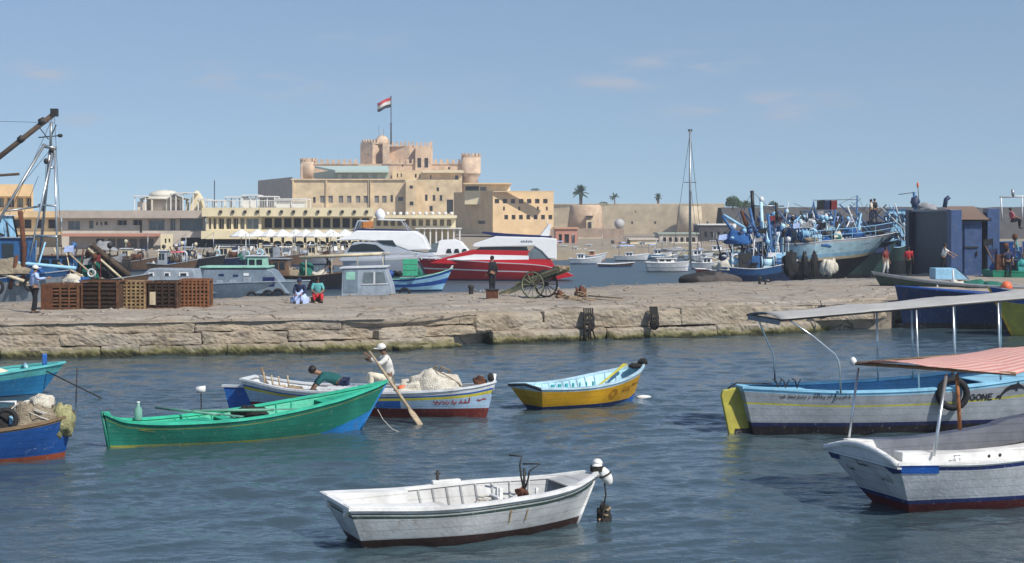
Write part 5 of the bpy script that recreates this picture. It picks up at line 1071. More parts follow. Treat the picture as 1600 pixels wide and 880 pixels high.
# left bow of the fleet: crane arms and tall exhaust mast
h=mboat('trawler','dark blue trawler with crossed light blue crane arms and a black mast',1128,1232,452,4.2,[(0,1.5),(.5,1.4),(1,1.9)],[('z',.3,1),('f',.7,2),('f',1,0)],['boat_blue','boat_black','boat_navy'],'trawler','boat_navy','boat_white',rb=.6,floor=1.1,kz=-.8)
r=h.root; x=lambda p:X_(p,h); z=lambda p:Zr(p,h)
clutter(h,.0,.99,1.35,120,5,2.6,('boat_blue','boat_white','boat_navy','iron_dark','boat_lightblue','boat_white','boat_skyblue'))
bar(1126,338,1150,372,.10,'boat_blue','crane_arm',-.8,-.8); bar(1128,336,1165,358,.09,'boat_lightblue','crane_arm',-.8,-.6); bar(1150,372,1172,352,.08,'boat_blue','crane_arm',-.6,-.4)
bar(1175,298,1177,345,.12,'black','mast'); bar(1187,312,1192,420,.11,'boat_skyblue','mast',-.5,-.5); bar(1168,325,1184,400,.10,'boat_blue','gantry_leg',-.9,-.9); bar(1196,335,1206,440,.09,'boat_blue','gantry_leg',-1,-1.2); bar(1170,322,1225,322,.05,'steel_grey','yard'); bar(1213,318,1214,345,.1,'iron_dark','lamp'); bar(1205,318,1250,370,.05,'boat_blue','boom'); bar(1160,330,1175,372,.14,'rust','exhaust_pipe',.3,.3)
b=MB(); b.blob((x(1188),-.5,z(312)),(.16,.16,.2),6,0); b.build('lamp',M['white_plastic'],r)
heap(r,(x(1150),-1.1,z(380)),(.9,.6,.7),'net_blue',8,'tarpaulin'); heap(r,(x(1175),-1.3,z(405)),(.6,.4,.6),'net_dark',10,'bundle'); heap(r,(x(1160),-1.4,z(420)),(.7,.4,.7),'net_white',12,'bundle')
for k in range(16):
    r2=random.Random(k); bar(r2.uniform(1130,1225),r2.uniform(325,385),r2.uniform(1130,1235),r2.uniform(385,440),r2.choice([.025,.04,.06]),r2.choice(['boat_blue','boat_lightblue','iron_dark','boat_white','boat_navy']),'spar',r2.uniform(-1.6,1),r2.uniform(-1.8,1),6)
for (a,c,d,e) in ((1176,300,1130,372),(1176,300,1250,372),(1187,314,1228,395),(1176,320,1300,350)): bar(a,c,d,e,.014,'iron_dark','stay',0,0,4)
r=bt_.root; x=lambda p:X_(p,bt_); z=lambda p:Zr(p,bt_)
for k in range(34):
    r2=random.Random(100+k); a=r2.uniform(1222,1405); bar(a,r2.uniform(312,352),a+r2.uniform(-45,45),r2.uniform(352,378),r2.choice([.025,.035,.05]),r2.choice(['boat_blue','boat_lightblue','iron_dark','boat_white','boat_navy','boat_blue']),'spar',r2.uniform(-1.5,1),r2.uniform(-1.6,1),6)
for i,(px,py,d,m_) in enumerate(((1235,376,(.7,.6,.7),'net_blue'),(1262,372,(.8,.6,.55),'net_dark'),(1296,371,(.7,.6,.6),'net_blue'),(1330,369,(.7,.6,.6),'net_blue'),(1365,366,(.6,.5,.45),'net_dark'))): heap(r,(x(px),-.5,z(py)),d,m_,i+40)
for (a,c,d,e) in ((1240,318,1330,352),(1290,312,1240,366),(1330,316,1400,362),(1345,310,1290,360)): bar(a,c,d,e,.014,'iron_dark','stay',0,0,4)
# props hanging below the prow, on the quay edge
for i,(a,c,t,m_) in enumerate(((1222,1248,402,'net_dark'),(1252,1262,404,'black'),(1266,1278,404,'net_dark'))):
    o=thing('hanging_net',['wide black net hung to dry under the light blue prow','narrow black net beside the wide one under the prow','short black net hanging by the white sacks'][i],'net',(PX((a+c)/2,93),93,1.2)); b=MB(); w_=(c-a)/F*93; b.tube([(-w_/2,0,0),(-w_/2,0,PZ(t,93)-1.2)],.03,5); b.tube([(w_/2,0,0),(w_/2,0,PZ(t,93)-1.2)],.03,5); b.tube([(-w_/2,0,PZ(t,93)-1.2),(w_/2,0,PZ(t,93)-1.2)],.03,5); b.build('frame',M['iron_dark'],o); b=MB(); b.blob((0,0,.62),(w_*.40,.10,.70),12,.45,3,i); b.build('net',M[m_],o)
for i,(px,yy) in enumerate(((1288,93),(1302,94),(1296,91.5))):
    o=tag(MB().blob((0,0,.5),(.28,.25,.45),8,.3,2,i).build('sack',M['net_white'],None,(PX(px,yy),yy,1.2)),['white sack standing left under the light blue prow','white sack standing right under the light blue prow','white sack nearest the quay edge under the prow'][i],'sack',None)
# stern part: dark green post like stem and the upper fleet on the right
h=mboat('trawler','trawler with a blue and cream tangle of deck gear left of the blue shed',1374,1425,428,4.0,[(0,2.4),(.5,2.3),(1,3.2)],[('z',.4,1),('f',.5,1),('f',1,0)],['boat_darkgreen','boat_black'],'trawler','boat_blue','boat_skyblue',rb=.5,floor=1.9,kz=-.8)
r=h.root; x=lambda p:X_(p,h); z=lambda p:Zr(p,h); clutter(h,.05,.95,2.4,30,15,2.4); cabin(r,x(1385),x(1415),1.8,z(372),z(328),'boat_lightblue',nwin=2,roof='boat_blue'); bar(1428,300,1430,330,.12,'boat_blue','mast'); bar(1434,288,1436,320,.03,'iron_dark','flagstaff'); b=MB(); b.blob((x(1430),0,z(316)),(.38,.3,.5),8,.3,2,4); b.build('radar',M['boat_navy'],r); bar(1404,304,1428,301,.03,'iron_dark','antenna'); b=MB(); b.blob((x(1434),0,z(289)),(.1,.1,.25),6,.1); b.build('pennant',M['orange_plastic'],r)
for (px,col) in ((1282,'cloth_black'),(1293,'cloth_navy'),(1302,'cloth_maroon')):
    o=tag(MB().prism([(-.24,0),(.24,.03),(.26,.62),(-.22,.6)],-.02,.02).build('hung_garment',M[col],None,(PX(px,100),100,PZ(328,100))),{'cloth_black':'black garment hung on the trawler line','cloth_navy':'dark navy garment next to the maroon one','cloth_maroon':'maroon garment at the right end of the line'}[col],'garment','clothes drying on the trawler line')
o=tag(MB().tube([P(1270,313,100),P(1340,312,100)],.02,5).build('clothes_line',M['rope_dark']),'thin line strung above the trawler decks holding garments','line')
# people on decks far right
def seated(h=.45,lean=.1,armf=.35):
    return dict(pelvis=(0,0,h+.1),chest=(lean,0,h+.42),neck=(lean*1.6,0,h+.60),head=(lean*2+.03,0,h+.74),shL=(lean*1.2,.18,h+.54),shR=(lean*1.2,-.18,h+.54),elL=(lean+.1,.24,h+.3),elR=(lean+.1,-.24,h+.3),wrL=(armf,.12,h+.22),wrR=(armf,-.12,h+.22),hipL=(.05,.1,h+.08),hipR=(.05,-.1,h+.08),knL=(.42,.16,h+.12),knR=(.42,-.16,h+.12),anL=(.46,.14,.08),anR=(.4,-.14,.08))
person('person in a black shirt standing among the trawler lamps',(PX(1369,109),109.5,4.42),R(-60),stand(1.65),M['cloth_black'],M['cloth_navy'],M['hair_black'])
person('person in a cream shirt on the trawler deck beside one in black',(PX(1361,109),109,4.42),R(160),stand(1.6),M['cloth_cream'],M['cloth_navy'],M['hair_black'])
person('person in dark red shirt walking on the quay left of the blue shed',(PX(1384,93),93,1.22),R(-50),stand(1.7),M['cloth_maroon'],M['cloth_white'],M['hair_black'])
person('person in bright red shirt with back turned at the blue shed corner',(PX(1420,92),92,1.22),R(60),stand(1.72),M['cloth_red'],M['cloth_black'],M['hair_black'])
person('person in white shirt reaching forward beside the blue shed door',(PX(1474,85),85,1.55),R(-20),stand(1.7,lean=.15,armR=(.62,-.2,1.1),armL=(.45,.2,1.0)),M['cloth_white'],M['cloth_black'],M['hair_black'])
# ---- blue shed
sh=thing('shed','tall dark blue painted steel shed with square pillars and a rusty corrugated roof','shed')
NB=paint('shed_dark',(.012,.020,.052)); NB2=paint('shed_blue',(.045,.09,.21),streak=.6);  # shaded left face gets a darker copy of the shed blue
A=at(1422,101);B_=at(1486,91);C_=at(1503,89.7);D_=at(1562,94)
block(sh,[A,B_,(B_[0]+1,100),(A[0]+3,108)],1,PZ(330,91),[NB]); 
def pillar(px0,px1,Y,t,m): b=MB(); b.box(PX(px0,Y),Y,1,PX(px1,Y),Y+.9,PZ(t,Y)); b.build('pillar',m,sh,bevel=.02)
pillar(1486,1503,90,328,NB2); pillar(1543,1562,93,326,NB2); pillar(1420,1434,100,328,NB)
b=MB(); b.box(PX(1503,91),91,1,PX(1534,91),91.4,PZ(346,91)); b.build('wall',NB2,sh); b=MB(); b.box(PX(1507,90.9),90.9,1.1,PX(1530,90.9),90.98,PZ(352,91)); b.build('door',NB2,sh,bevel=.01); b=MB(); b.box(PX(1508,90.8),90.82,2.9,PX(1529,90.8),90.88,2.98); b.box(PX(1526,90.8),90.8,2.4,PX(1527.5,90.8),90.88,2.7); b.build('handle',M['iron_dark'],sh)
b=MB(); b.box(PX(1503,92),91.5,PZ(346,91)+.003,PX(1545,92),92,PZ(341,91)); b.box(PX(1534,94),93.5,1,PX(1546,94),94,PZ(341,93)); b.build('lintel_gap_shade',M['black'],sh)  # black strip over the door, black slab standing for the shaded gap
b=MB(); n=26; vs=[]
for i in range(n+1):
    u=i/n; zz=.06*(i%2); vs+=[(PX(lerp(1500,1546,u),90.5),90.5,PZ(343,90.5)+zz),(PX(lerp(1480,1530,u),97),98,PZ(323,98)+zz)]
b.add(vs,[(2*i,2*i+2,2*i+3,2*i+1) for i in range(n)]); b.build('roof',mat('roof_rust',(.48,.26,.15),.8,.3,6,col2=(.4,.36,.3)),sh,solid=.03)
b=MB(); b.slab([at(1424,100),at(1484,92),at(1500,97),at(1480,103)],PZ(330,91)+.003,PZ(327,91)); b.build('eave',M['boat_grey'],sh)
b=MB(); b.tube([P(1476,324,95),P(1478,312,95),P(1483,308,95)],.14,8); b.build('chimney_pipe',M['boat_navy'],sh)
heap(sh,tuple(P(1448,327,94)),(.6,.4,.4),'cloth_grey',5,'tarpaulin')
bx=thing('locker','sloping light blue painted hatch box in front of the shed','box',(PX(1484,84),84,1.3)); b=MB(); b.prism([(-.95,0),(-.95,.62),(.15,.62),(.85,0)],-.6,.6); b.build('box',M['boat_lightblue'],bx,bevel=.03); b=MB(); b.prism([(.2,.62),(.16,.66),(.9,.02),(.95,-.0)],-.62,.62); b.build('lid',paint('paleblue',(.25,.4,.66)),bx)
# right edge trawler with frame, seated man in pink
h=mboat('trawler','blue trawler with a white goalpost frame at the right edge behind the shed',1565,1800,455,4.6,[(0,3.1),(.5,3.2),(1,3.6)],[('z',.3,1),('f',.5,1),('f',1,0)],['royal','boat_black'],'trawler','boat_blue','boat_blue',rb=1,floor=2.5,kz=-.8)
r=h.root; x=lambda p:X_(p,h); z=lambda p:Zr(p,h); bar(1562,308,1640,306,.06,'boat_white','goalpost'); bar(1564,308,1566,345,.05,'boat_white','goalpost'); bar(1597,308,1597,345,.05,'boat_white','goalpost'); bar(1582,296,1583,308,.09,'steel_grey','lamp'); clutter(h,.0,.6,2.4,14,33,1.2)
person('person in a pink shirt sitting high on the right edge trawler',(PX(1568,97),95.2,z(357)),R(0),seated(.45,-.08),M['cloth_pink'],M['cloth_black'],M['hair_black'])
person('person in dark clothes standing below the seated pink shirt man',(PX(1575,88),88,1.3),R(-90),stand(1.65),M['cloth_navy'],M['cloth_black'],M['hair_black'])
paint('deepblue',(.010,.035,.12))
# ---- dark green wooden boat and big blue boat in the right, near side of the quay
h=mboat('fishing_boat','dark green high bowed wooden boat nosing over the quay end',1760,1400,486,3.6,[(0,1.2),(.5,1.25),(.8,1.5),(1,1.95)],[('z',.2,1),('f',.5,1),('f',.93,0),('f',1,2)],['boat_darkgreen','boat_navy','boat_grey'],'boat','boat_brown','boat_grey',rb=1.2,floor=1.0,kz=-.7)

r=h.root; x=lambda p:X_(p,h); z=lambda p:Zr(p,h)
for i,(px,c,m_) in enumerate(((1490,(.5,.5,.4),'net_white'),(1520,(.8,.6,.4),'net_green'),(1545,(.7,.6,.35),'net_green'),(1460,(.5,.5,.3),'net_tan'))): heap(r,(x(px),.3,z(451)),c,m_,i+20)
b=MB(); b.tube([(x(1478),1.2,z(420)),(x(1480),1.2,z(455))],.05,6); b.tube([(x(1454),1.2,z(440)),(x(1456),1.2,z(470))],.05,6); b.build('post',M['boat_white'],r)
o=tag(MB().blob((0,0,0),(.27,.27,.27),10,.03).build('buoy',M['orange_plastic'],None,tuple(P(1573,448,74.5))),'round orange net buoy among green nets at the right edge','buoy')
h2=mboat('fishing_boat','big deep blue hull lying along the quay under the grey awning',1800,1412,513,3.4,[(0,1.35),(.5,1.35),(1,1.75)],[('z',.25,1),('f',.9,0),('f',1,0)],['deepblue','boat_black'],'boat','boat_grey','royal',rb=.35,floor=.9,kz=-.7)
h=mboat('fishing_boat','yellow and blue hulled boat cut by the right picture edge',1790,1582,524,3.0,[(0,1.4),(.5,1.4),(1,1.9)],[('z',.12,0),('f',.72,0),('f',1,1)],['boat_olive','royal'],'boat','boat_grey','boat_white',rb=.9,floor=.9,kz=-.7)
b=MB(); b.tube([h.pt(1,zz,-1)+Vector((.02,0,0)) for zz in (.0,.6,1.2,1.9)],.05,6); b.build('stem',M['boat_yellow'],h.root)
# green clutter boat at the far right
h=mboat('fishing_boat','green framed boat stacked with nets right of the shed',1548,1700,466,3.0,[(0,1.6),(.5,1.6),(1,2)],[('z',.2,1),('f',1,0)],['boat_green','boat_black'],'boat','boat_green','boat_green',rb=.5,floor=1.2,kz=-.7)
clutter(h,0,.7,1.6,34,44,1.8,('boat_green','boat_teal','iron_dark','rust','net_green','boat_brown'))
# ---------------------------------------------------------------- things on the quay
mat('crate_slat',(.20,.085,.035),.85,.4,6,bump=.4,col2=(.06,.03,.018)); mat('crate_slat_pale',(.38,.27,.13),.85,.4,6,bump=.4,col2=(.14,.08,.04)); mat('crate_slat_orange',(.27,.11,.045),.85,.4,6,bump=.4,col2=(.11,.045,.02)); mat('crate_dark',(.045,.025,.015),.9,.4,6,bump=.4); mat('fill_dark',(.035,.02,.014),.95,.4,5,bump=.5,bscale=20)
CR=[(65,123,443,486,72,'crate_slat','rusty slatted cage crate with a solid brown left side, nearest the man'),(126,186,437,485,127,'crate_dark','darkest rusty cage crate, second from the left'),(189,228,439,483,190,'crate_slat_pale','cage crate with pale yellowish straps, in the middle of the row'),(231,277,439,482,232,'crate_dark','dark brown cage crate with one pale panel, right of the yellowish one'),(280,327,436,480,290,'crate_slat_orange','orange brown rusty grid cage crate at the right end of the row')]
for i,(a,c,t,bm,sp,m_,lab) in enumerate(CR):
    p=W(a,bm,QZ); Y=p.y; x0=PX(a,Y);x1=PX(c,Y); w=x1-x0; hh=PZ(t,Y)-QZ; d=1.1
    o=thing('cage_crate',lab,'crate',(x0,Y,QZ-.02),R([3,-2,2,-1,4][i]),'row of rusty cage crates on the quay')
    b=MB(); b.box(.06,.06,.06,w-.06,d-.06,hh-.1); b.build('contents',mat('fill_brown',(.10,.052,.028),.95,.5,5,bump=.6,bscale=14),o)
    b=MB()
    for x in (0,w-.06):
        for y in (0,d-.06): b.box(x,y,0,x+.06,y+.06,hh)
    for z in (0,hh-.07): b.box(.06,.0,z+.002,w-.06,.05,z+.06); b.box(.06,d-.05,z+.002,w-.06,d,z+.06); b.box(.002,.06,z+.002,.05,d-.06,z+.06); b.box(w-.05,.06,z+.002,w-.002,d-.06,z+.06)
    b.build('frame',M['crate_slat'] if m_!='crate_slat_orange' else M[m_],o)
    b=MB(); n=[8,7,8,7,8][i]
    for k in range(1,n): 
        z=hh*k/n+rnd.uniform(-.02,.02); b.box(.06,-.012,z-.03,w-.06,.012,z+.03)
        b.box(-.012,.06,z-.03,.012,d-.06,z+.03)
    b.build('slats',M[m_],o)
    b=MB(); n=[4,2,5,4,7][i]
    for k in range(n+1):
        x=.05+(w-.1)*k/n; b.box(x-.035,-.03,.02,x+.035,-.014,hh-.02)
    b.build('straps',M[m_ if i!=1 else 'crate_slat'],o)
    b=MB()
    for k in range(9): x=.05+(w-.16)*k/9; b.box(x,.02,hh-.02,x+.07,d-.02,hh+.012)
    b.build('lid_slats',M[m_],o)
    if i==0: b=MB(); b.box(-.02,-.04,.02,w*.3,-.035+.02,hh-.05); b.build('side_panel',M['rust'],o)
    if i==3: b=MB(); b.box(.08,-.05,hh*.15,.3,-.035,hh*.62); b.build('side_panel',M['boat_cream'],o)
person('person in light blue shirt, dark trousers and white cap standing left of the crates',tuple(W(54,491,QZ)),R(35),stand(1.72,armR=(.35,-.24,1.28),armL=(.02,.27,.86),lean=.03),cloth('skyshirt',(.40,.52,.80)),M['cloth_black'],M['hair_black'],M['cloth_white'],sleeve=.9)
person('person in pale blue robe and dark hood crouched on the quay edge',tuple(W(470,474,QZ)),R(-95),seated(.16,.12,.42),M['cloth_navy'],M['cloth_paleblue'],M['cloth_navy'],sleeve=.9)
p_=W(470,474,QZ); o=thing('robe','pale blue robe hem spread round the crouched person','robe',(p_.x,p_.y-.18,QZ-.02)); MB().blob((0,0,0),(.36,.3,.52),10,.22,2.5,4,half=True).build('cloth',M['cloth_paleblue'],o)
person('person in teal shirt and red shorts sitting with knees up beside the robed one',tuple(W(496,473,QZ)),R(-80),seated(.2,.1,.4),M['cloth_teal'],M['cloth_red'],M['hair_black'])
b=MB(); b.box(-.22,-.18,0,.22,.18,.2); p_=W(495,473,QZ); o=thing('stool','low dark wooden box under the teal shirted sitter','stool',(p_.x,p_.y+.05,QZ-.02)); b.build('box',M['wood_dark'],o); b=MB(); b.box(-.25,-.21,.2,.25,.21,.23); b.build('top',M['wood_dark'],o)
def bollard(px,pyb,pyt,w,label): 
    p=W(px,pyb,QZ); h_=(pyb-pyt)/F*p.y; o=thing('bollard',label,'bollard',(p.x,p.y,QZ-.04)); b=MB(); b.lathe([(w,0),(w*.8,.08),(w*.75,h_*.7),(w*1.1,h_*.85),(w*1.0,h_),(w*.4,h_+.04)],14); b.build('post',M['iron_dark'],o)
bollard(736,462,445,.13,'short dark iron bollard left of the standing dark figure'); bollard(1187,445,432,.10,'small dark bollard near the blue trawlers'); bollard(1196,446,436,.06,'thin dark stub beside the small bollard near the trawlers')
p_=W(769,468,QZ); o=thing('box','dark brown iron box with a rim standing on the quay by the cart','box',(p_.x,p_.y,QZ-.03)); b=MB(); b.box(-.25,-.25,0,.25,.25,.42); b.build('body',M['rust'],o,bevel=.01); b=MB(); b.box(-.29,-.29,.42,.29,.29,.47); b.build('rim',M['iron_dark'],o,bevel=.01)
p_=W(769,460,QZ); person('person in black clothes standing behind the iron box beside the cart',(p_.x,p_.y+.3,QZ+.0),R(150),stand(1.72,armR=(-.02,-.26,.86),armL=(.1,.27,.9),step=.03),M['cloth_black'],M['cloth_black'],M['hair_black'],sleeve=.9)
o=tag(MB().blob((0,0,.08),(.09,.08,.1),6,.2).build('bottle_scrap',M['white_plastic'],None,tuple(W(752,458,QZ))),'crumpled white plastic scrap lying between bollard and iron box','litter')
# hand cart
p_=W(843,466,QZ); ct=thing('hand_cart','old wooden two wheeled hand cart tilted with its bed pointing up to the right','cart',(p_.x,p_.y+.1,QZ),R(-32))
Yc=p_.y; R_=.58
def wheel(y,nm,m_='wood_green'):
    b=MB(); n=28
    rim=[(R_*.93*math.cos(2*math.pi*i/n),y,R_+R_*.93*math.sin(2*math.pi*i/n)) for i in range(n)]
    b.tube(rim,.035,6,closed=True); w=b.build('wheel',M[m_],ct)
    b=MB(); b.tube([(R_*.985*math.cos(2*math.pi*i/n),y,R_+R_*.985*math.sin(2*math.pi*i/n)) for i in range(n)],.022,6,closed=True); b.build('tyre',M['rubber'],w)
    for k in range(12):
        a=2*math.pi*k/12; b=MB(); b.tube([(.06*math.cos(a),y,R_+.06*math.sin(a)),(R_*.91*math.cos(a),y,R_+R_*.91*math.sin(a))],.017,5); b.build('spoke',M[m_],w)
    b=MB(); b.tube([(0,y-.09,R_),(0,y+.09,R_)],.085,12); b.build('hub',M['iron_dark'],w)
wheel(-.55,'near'); wheel(.55,'far','wood_dark')
b=MB(); b.tube([(0,-.7,R_),(0,.7,R_)],.03,8); b.build('axle',M['iron_dark'],ct)
T=Matrix.Translation((0,0,R_+.20))@Matrix.Rotation(R(-19),4,'Y')
bed=MB(); bed.T=T
for s in (-.38,.38): bed.box(-1.9,s-.035,-.05,1.35,s+.035,.05)
bed.build('shaft',M['wood_green'],ct)
bed=MB(); bed.T=T
for k in range(13): x=-.95+k*.175; bed.box(x,-.46,.052,x+.14,.46,.085)
bed.build('bed_planks',M['wood_old'],ct)
bed=MB(); bed.T=T
for s in (-.44,.44): bed.box(-.95,s-.02,.09,1.35,s+.02,.17)
bed.build('side_board',M['wood_green'],ct)
bed=MB(); bed.T=T; bed.box(1.28,-.46,.09,1.34,.46,.2); bed.box(-1.85,-.4,-.03,-1.8,.4,.03); bed.build('end_board',M['wood_old'],ct)
for i,(c,d,m_) in enumerate((((.3,0,R_+.45),(.5,.35,.18),'net_dark'),((-.3,.1,R_+.24),(.45,.3,.16),'rust'),((1.0,0,R_+.70),(.3,.3,.14),'net_tan'))): 
    o=thing('rope_bundle',['dark rope bundle lying on the cart bed','rusty brown bundle on the low end of the cart bed','tan bundle at the raised end of the cart bed'][i],'bundle',tuple(ct.location+Matrix.Rotation(R(-32),3,'Z')@Vector(c))); MB().blob((0,0,0),d,9,.35,2,i+3).build('rope',M[m_],o)
# ropes and scrap by the cart
for i,(px,py,d,m_,lab) in enumerate(((876,466,(.22,.25,.3),'rust','small rusty brown heap of scrap against the cart wheel'),(893,468,(.3,.25,.18),'rope_tan','low coil of tan rope right of the cart'),(907,464,(.25,.25,.42),'rust','tall brown rope tangle right of the cart'),(916,470,(.35,.3,.14),'rope_tan','flat tan rope pile at the quay brink'))):
    p=W(px,py,QZ); o=thing('rope_heap',lab,'rope heap',(p.x,p.y,QZ-.05)); MB().blob((0,0,0),d,10,.5,2.5,i*7,half=True).build('pile',M[m_],o); b=MB(); r_=random.Random(i); b.tube([Vector((d[0]*1.1*math.cos(a*.7),d[1]*1.1*math.sin(a*.7),.04+d[2]*.6*r_.random())) for a in range(26)],.022,5); b.build('coil',M['rope_tan'],o)
def rope(label,pts,r=.02,m='rope_tan',name='rope',cat='rope',group=None): return tag(MB().tube(pts,r,6).build(name,M[m]),label,cat,group)
g=lambda px,py,z=QZ+.02: W(px,py,z)
rope('tan mooring rope trailing over the quay from the rope heap to the right bundle',[g(918,462),g(945,464),g(975,466),g(1005,466),g(1012,470),g(1018,478,1.1)],.028)
rope('second tan rope sagging beside the first on the quay top',[g(910,466),g(930,467),g(960,470),g(985,469),g(1008,468)],.022)
# hanging fender bundles on the quay face
def fender(px,py0,py1,lab,wid,yo=.35):
    Yf=line(FL,PX(px,57.5))+yo-.6; o=thing('fender',lab,'fender',(PX(px,Yf),Yf,0)); zt=min(1.1,PZ(py0,Yf)); zb=PZ(py1,Yf)
    b=MB(); n=18
    for k,zz in enumerate((zt-.28,zt-.5)): b.tube([Vector((.17*math.cos(2*math.pi*i/n)*wid,-.05-k*.09,zz+.20*math.sin(2*math.pi*i/n))) for i in range(n)],.055,7,closed=True)
    b.build('tyre',M['rubber'],o)
    r_=random.Random(int(px))
    for k in range(5):
        x=-.18*wid+.08*wid*k; b=MB(); b.tube([(x,.1,zt+.12),(x,-.12,zt-.1),(x+r_.uniform(-.06,.06),-.2,(zt+zb)/2),(x+r_.uniform(-.12,.12),-.22,zb)],.035,6); b.build('hanging_rope',M['rope_dark'],o)
    return o
fender(920,470,530,'black tyre and rope fender bundle hanging to the water below the rope heap',1.0); f2=fender(1022,468,512,'black rope fender bundle hanging right of the longer one',.8)
p_=Vector((PX(1280,62),61.4,.85)); o=thing('fender','small single dark tyre hung on the right part of the quay face','fender',tuple(p_)); tyre(o,(0,0,0),.26); b=MB(); b.tube([(0,0,.2),(0,.4,.42)],.02,5); b.build('rope',M['rope_dark'],o)
# upturned dark hull / tarpaulin mound on the far edge
p_=W(1110,441,QZ); o=thing('upturned_boat','dark upturned hull under a grey tarpaulin on the far quay edge','boat',(p_.x,p_.y,QZ-.05)); MB().blob((0,0,0),(1.75,.9,.62),14,.08,1.5,3,half=True).build('hull',M['net_dark'],o); MB().blob((.1,-.05,.02),(1.5,.92,.63),14,.1,1.5,6,half=True).build('tarpaulin',mat('tarp_brown',(.10,.085,.075),.9,.3,3,bump=.5),o)
o=thing('bollard','tilted iron stub beside the upturned hull','bollard',tuple(W(1150,440,QZ))); b=MB(); b.tube([(0,0,0),(.08,0,.28)],.05,8); b.build('post',M['iron_dark'],o)
# ---------------------------------------------------------------- foreground boats
def boatW(name,label,st,bw,beam,sheer,levels,mats,cat='rowing boat',**k):
    r=thing(name,label,cat); a=W(*st);c=W(*bw); Lw=place(r,a,c); hk={q:k.pop(q) for q in ('rb','rs','kz','full','bprof') if q in k}
    h=hull_def(Lw,beam,sheer,**hk); h.root=r; k.setdefault('N',36)
    add_hull(r,h,levels,[M[m] if isinstance(m,str) else m for m in mats],**{q:(M[v] if q in('inner','gun','rail','transom') and isinstance(v,str) else v) for q,v in k.items()}); return h
def toL(h,px,py,Y): return h.root.matrix_basis.inverted()@P(px,py,Y)
paint('w_hull',(.62,.63,.62),dirt=(.22,.17,.11),streak=.5,rough=.4); paint('w_in',(.50,.50,.49),dirt=(.35,.3,.24),streak=.35); paint('w_stripe',(.05,.09,.075),streak=.3); paint('w_boot',(.045,.02,.016),streak=.3)  # inner paint greyed down to hold the shadow inside the boat
paint('w_gun',(.80,.79,.76),dirt=(.45,.4,.33),streak=.2)
# --- white rowing boat
wb=boatW('rowing_boat','worn white wooden rowing boat with dark green stripe, nearest the camera',(551,848),(906,824),1.70,[(0,.60),(.3,.545),(.6,.58),(.85,.63),(1,.75)],[('z',.13,2),('f',.78,0),('d',.085,1),('d',.065,0),('d',.045,1),('f',1,0)],['w_hull','w_stripe','w_boot'],rb=.34,rs=.30,kz=-.3,full=(.62,.5,.95),bprof=[(0,.80),(.25,.96),(.5,1),(.7,.90),(.85,.62),(.94,.33),(1,.03)],inner='w_in',gun='w_gun',floor=.16,gw=.09,N=44)
wb.root.rotation_euler.z+=R(5); wb.root.location.y+=.05
thwarts(wb.root,wb,(.42,.66),.36,M['w_in'],.22); ribs(wb.root,wb,[.12+.062*k for k in range(13)],.18,M['w_in'])
b=MB(); p=wb.pt(.93,.7,-1,inb=.05); b.add([wb.pt(.86,.62,-1,inb=.05),wb.pt(.86,.62,1,inb=.05),wb.pt(.94,.68,1,inb=.05),wb.pt(.99,.73,1,inb=.0),wb.pt(.99,.73,-1,inb=.0),wb.pt(.94,.68,-1,inb=.05)],[(0,1,2,3,4,5)]); b.build('fore_deck',M['w_in'],wb.root,solid=.02)
# aft side deck panels
for s in (-1,1):
    b=MB(); vs=[]; n=10
    for i in range(n+1):
        q=lerp(.0,.30,i/n); sh=curve(wb.sheer,q); o_=wb.pt(q,sh,s); vs+=[Vector((o_.x,o_.y-s*.02,sh+.05)),Vector((o_.x,o_.y-s*.30,sh+.05)),Vector((o_.x,o_.y-s*.30,sh-.14)),Vector((o_.x,o_.y-s*.02,sh+.005))]
    fs=[(i*4+k,(i+1)*4+k,(i+1)*4+(k+1)%4,i*4+(k+1)%4) for i in range(n) for k in range(4)]+[(0,1,2,3),(n*4+3,n*4+2,n*4+1,n*4)]
    b.add(vs,fs); b.build('side_deck',M['w_gun'],wb.root)
x0=-wb.L/2
b=MB(); b.box(x0+.02,-.5,.30,x0+.42,.5,.34); b.build('seat',M['w_in'],wb.root)
b=MB(); p=wb.pt(.46,.61,1); b.tube([(p.x,p.y,.52),(p.x,p.y,.80)],.022,8); b.box(p.x-.04,p.y-.02,.74,p.x+.04,p.y+.02,.76); b.build('thole_pin',M['iron_dark'],wb.root)
b=MB(); p=wb.pt(.44,.61,1); b.box(p.x-.02,p.y-.06,.60,p.x+.42,p.y+.03,.655); b.build('rowlock_block',M['w_gun'],wb.root,bevel=.01)
b=MB(); q=wb.pt(.60,.6,-1); b.cbox((wb.L*.10,-.25,.46),(.035,.3,.26),M=Matrix.Rotation(R(-25),4,'Y')); b.build('back_board',M['w_gun'],wb.root,bevel=.008)
b=MB(); b.cbox((wb.L*.17,.2,.42),(.05,.05,.34)); b.build('knee',M['w_gun'],wb.root); b=MB(); b.cbox((wb.L*.30,-.1,.44),(.04,.04,.34)); b.build('knee',M['w_gun'],wb.root)
xb=wb.L/2+.34
b=MB(); b.tube([(xb-.02,0,.68),(xb+.02,0,.88)],[.07,.075],10); b.blob((xb+.02,0,.90),(.08,.075,.06),8,.1); b.build('stem_head',M['w_gun'],wb.root)
b=MB(); b.tube([wb.pt(1,z,-1)+Vector((.015,-wb.pt(1,z,-1).y,0)) for z in (.0,.2,.4,.6,.68,.74)],.028,6); b.build('stem',M['w_gun'],wb.root)
b=MB()
for z in (.78,.81,.84): b.tube([(xb+.01+.095*math.cos(a*.63),.09*math.sin(a*.63),z) for a in range(10)],.014,5,closed=True)
b.build('rope_lashing',M['rope_dark'],wb.root)
Mw=wb.root.matrix_basis
def world(h,v): return h.root.matrix_basis@Vector(v)
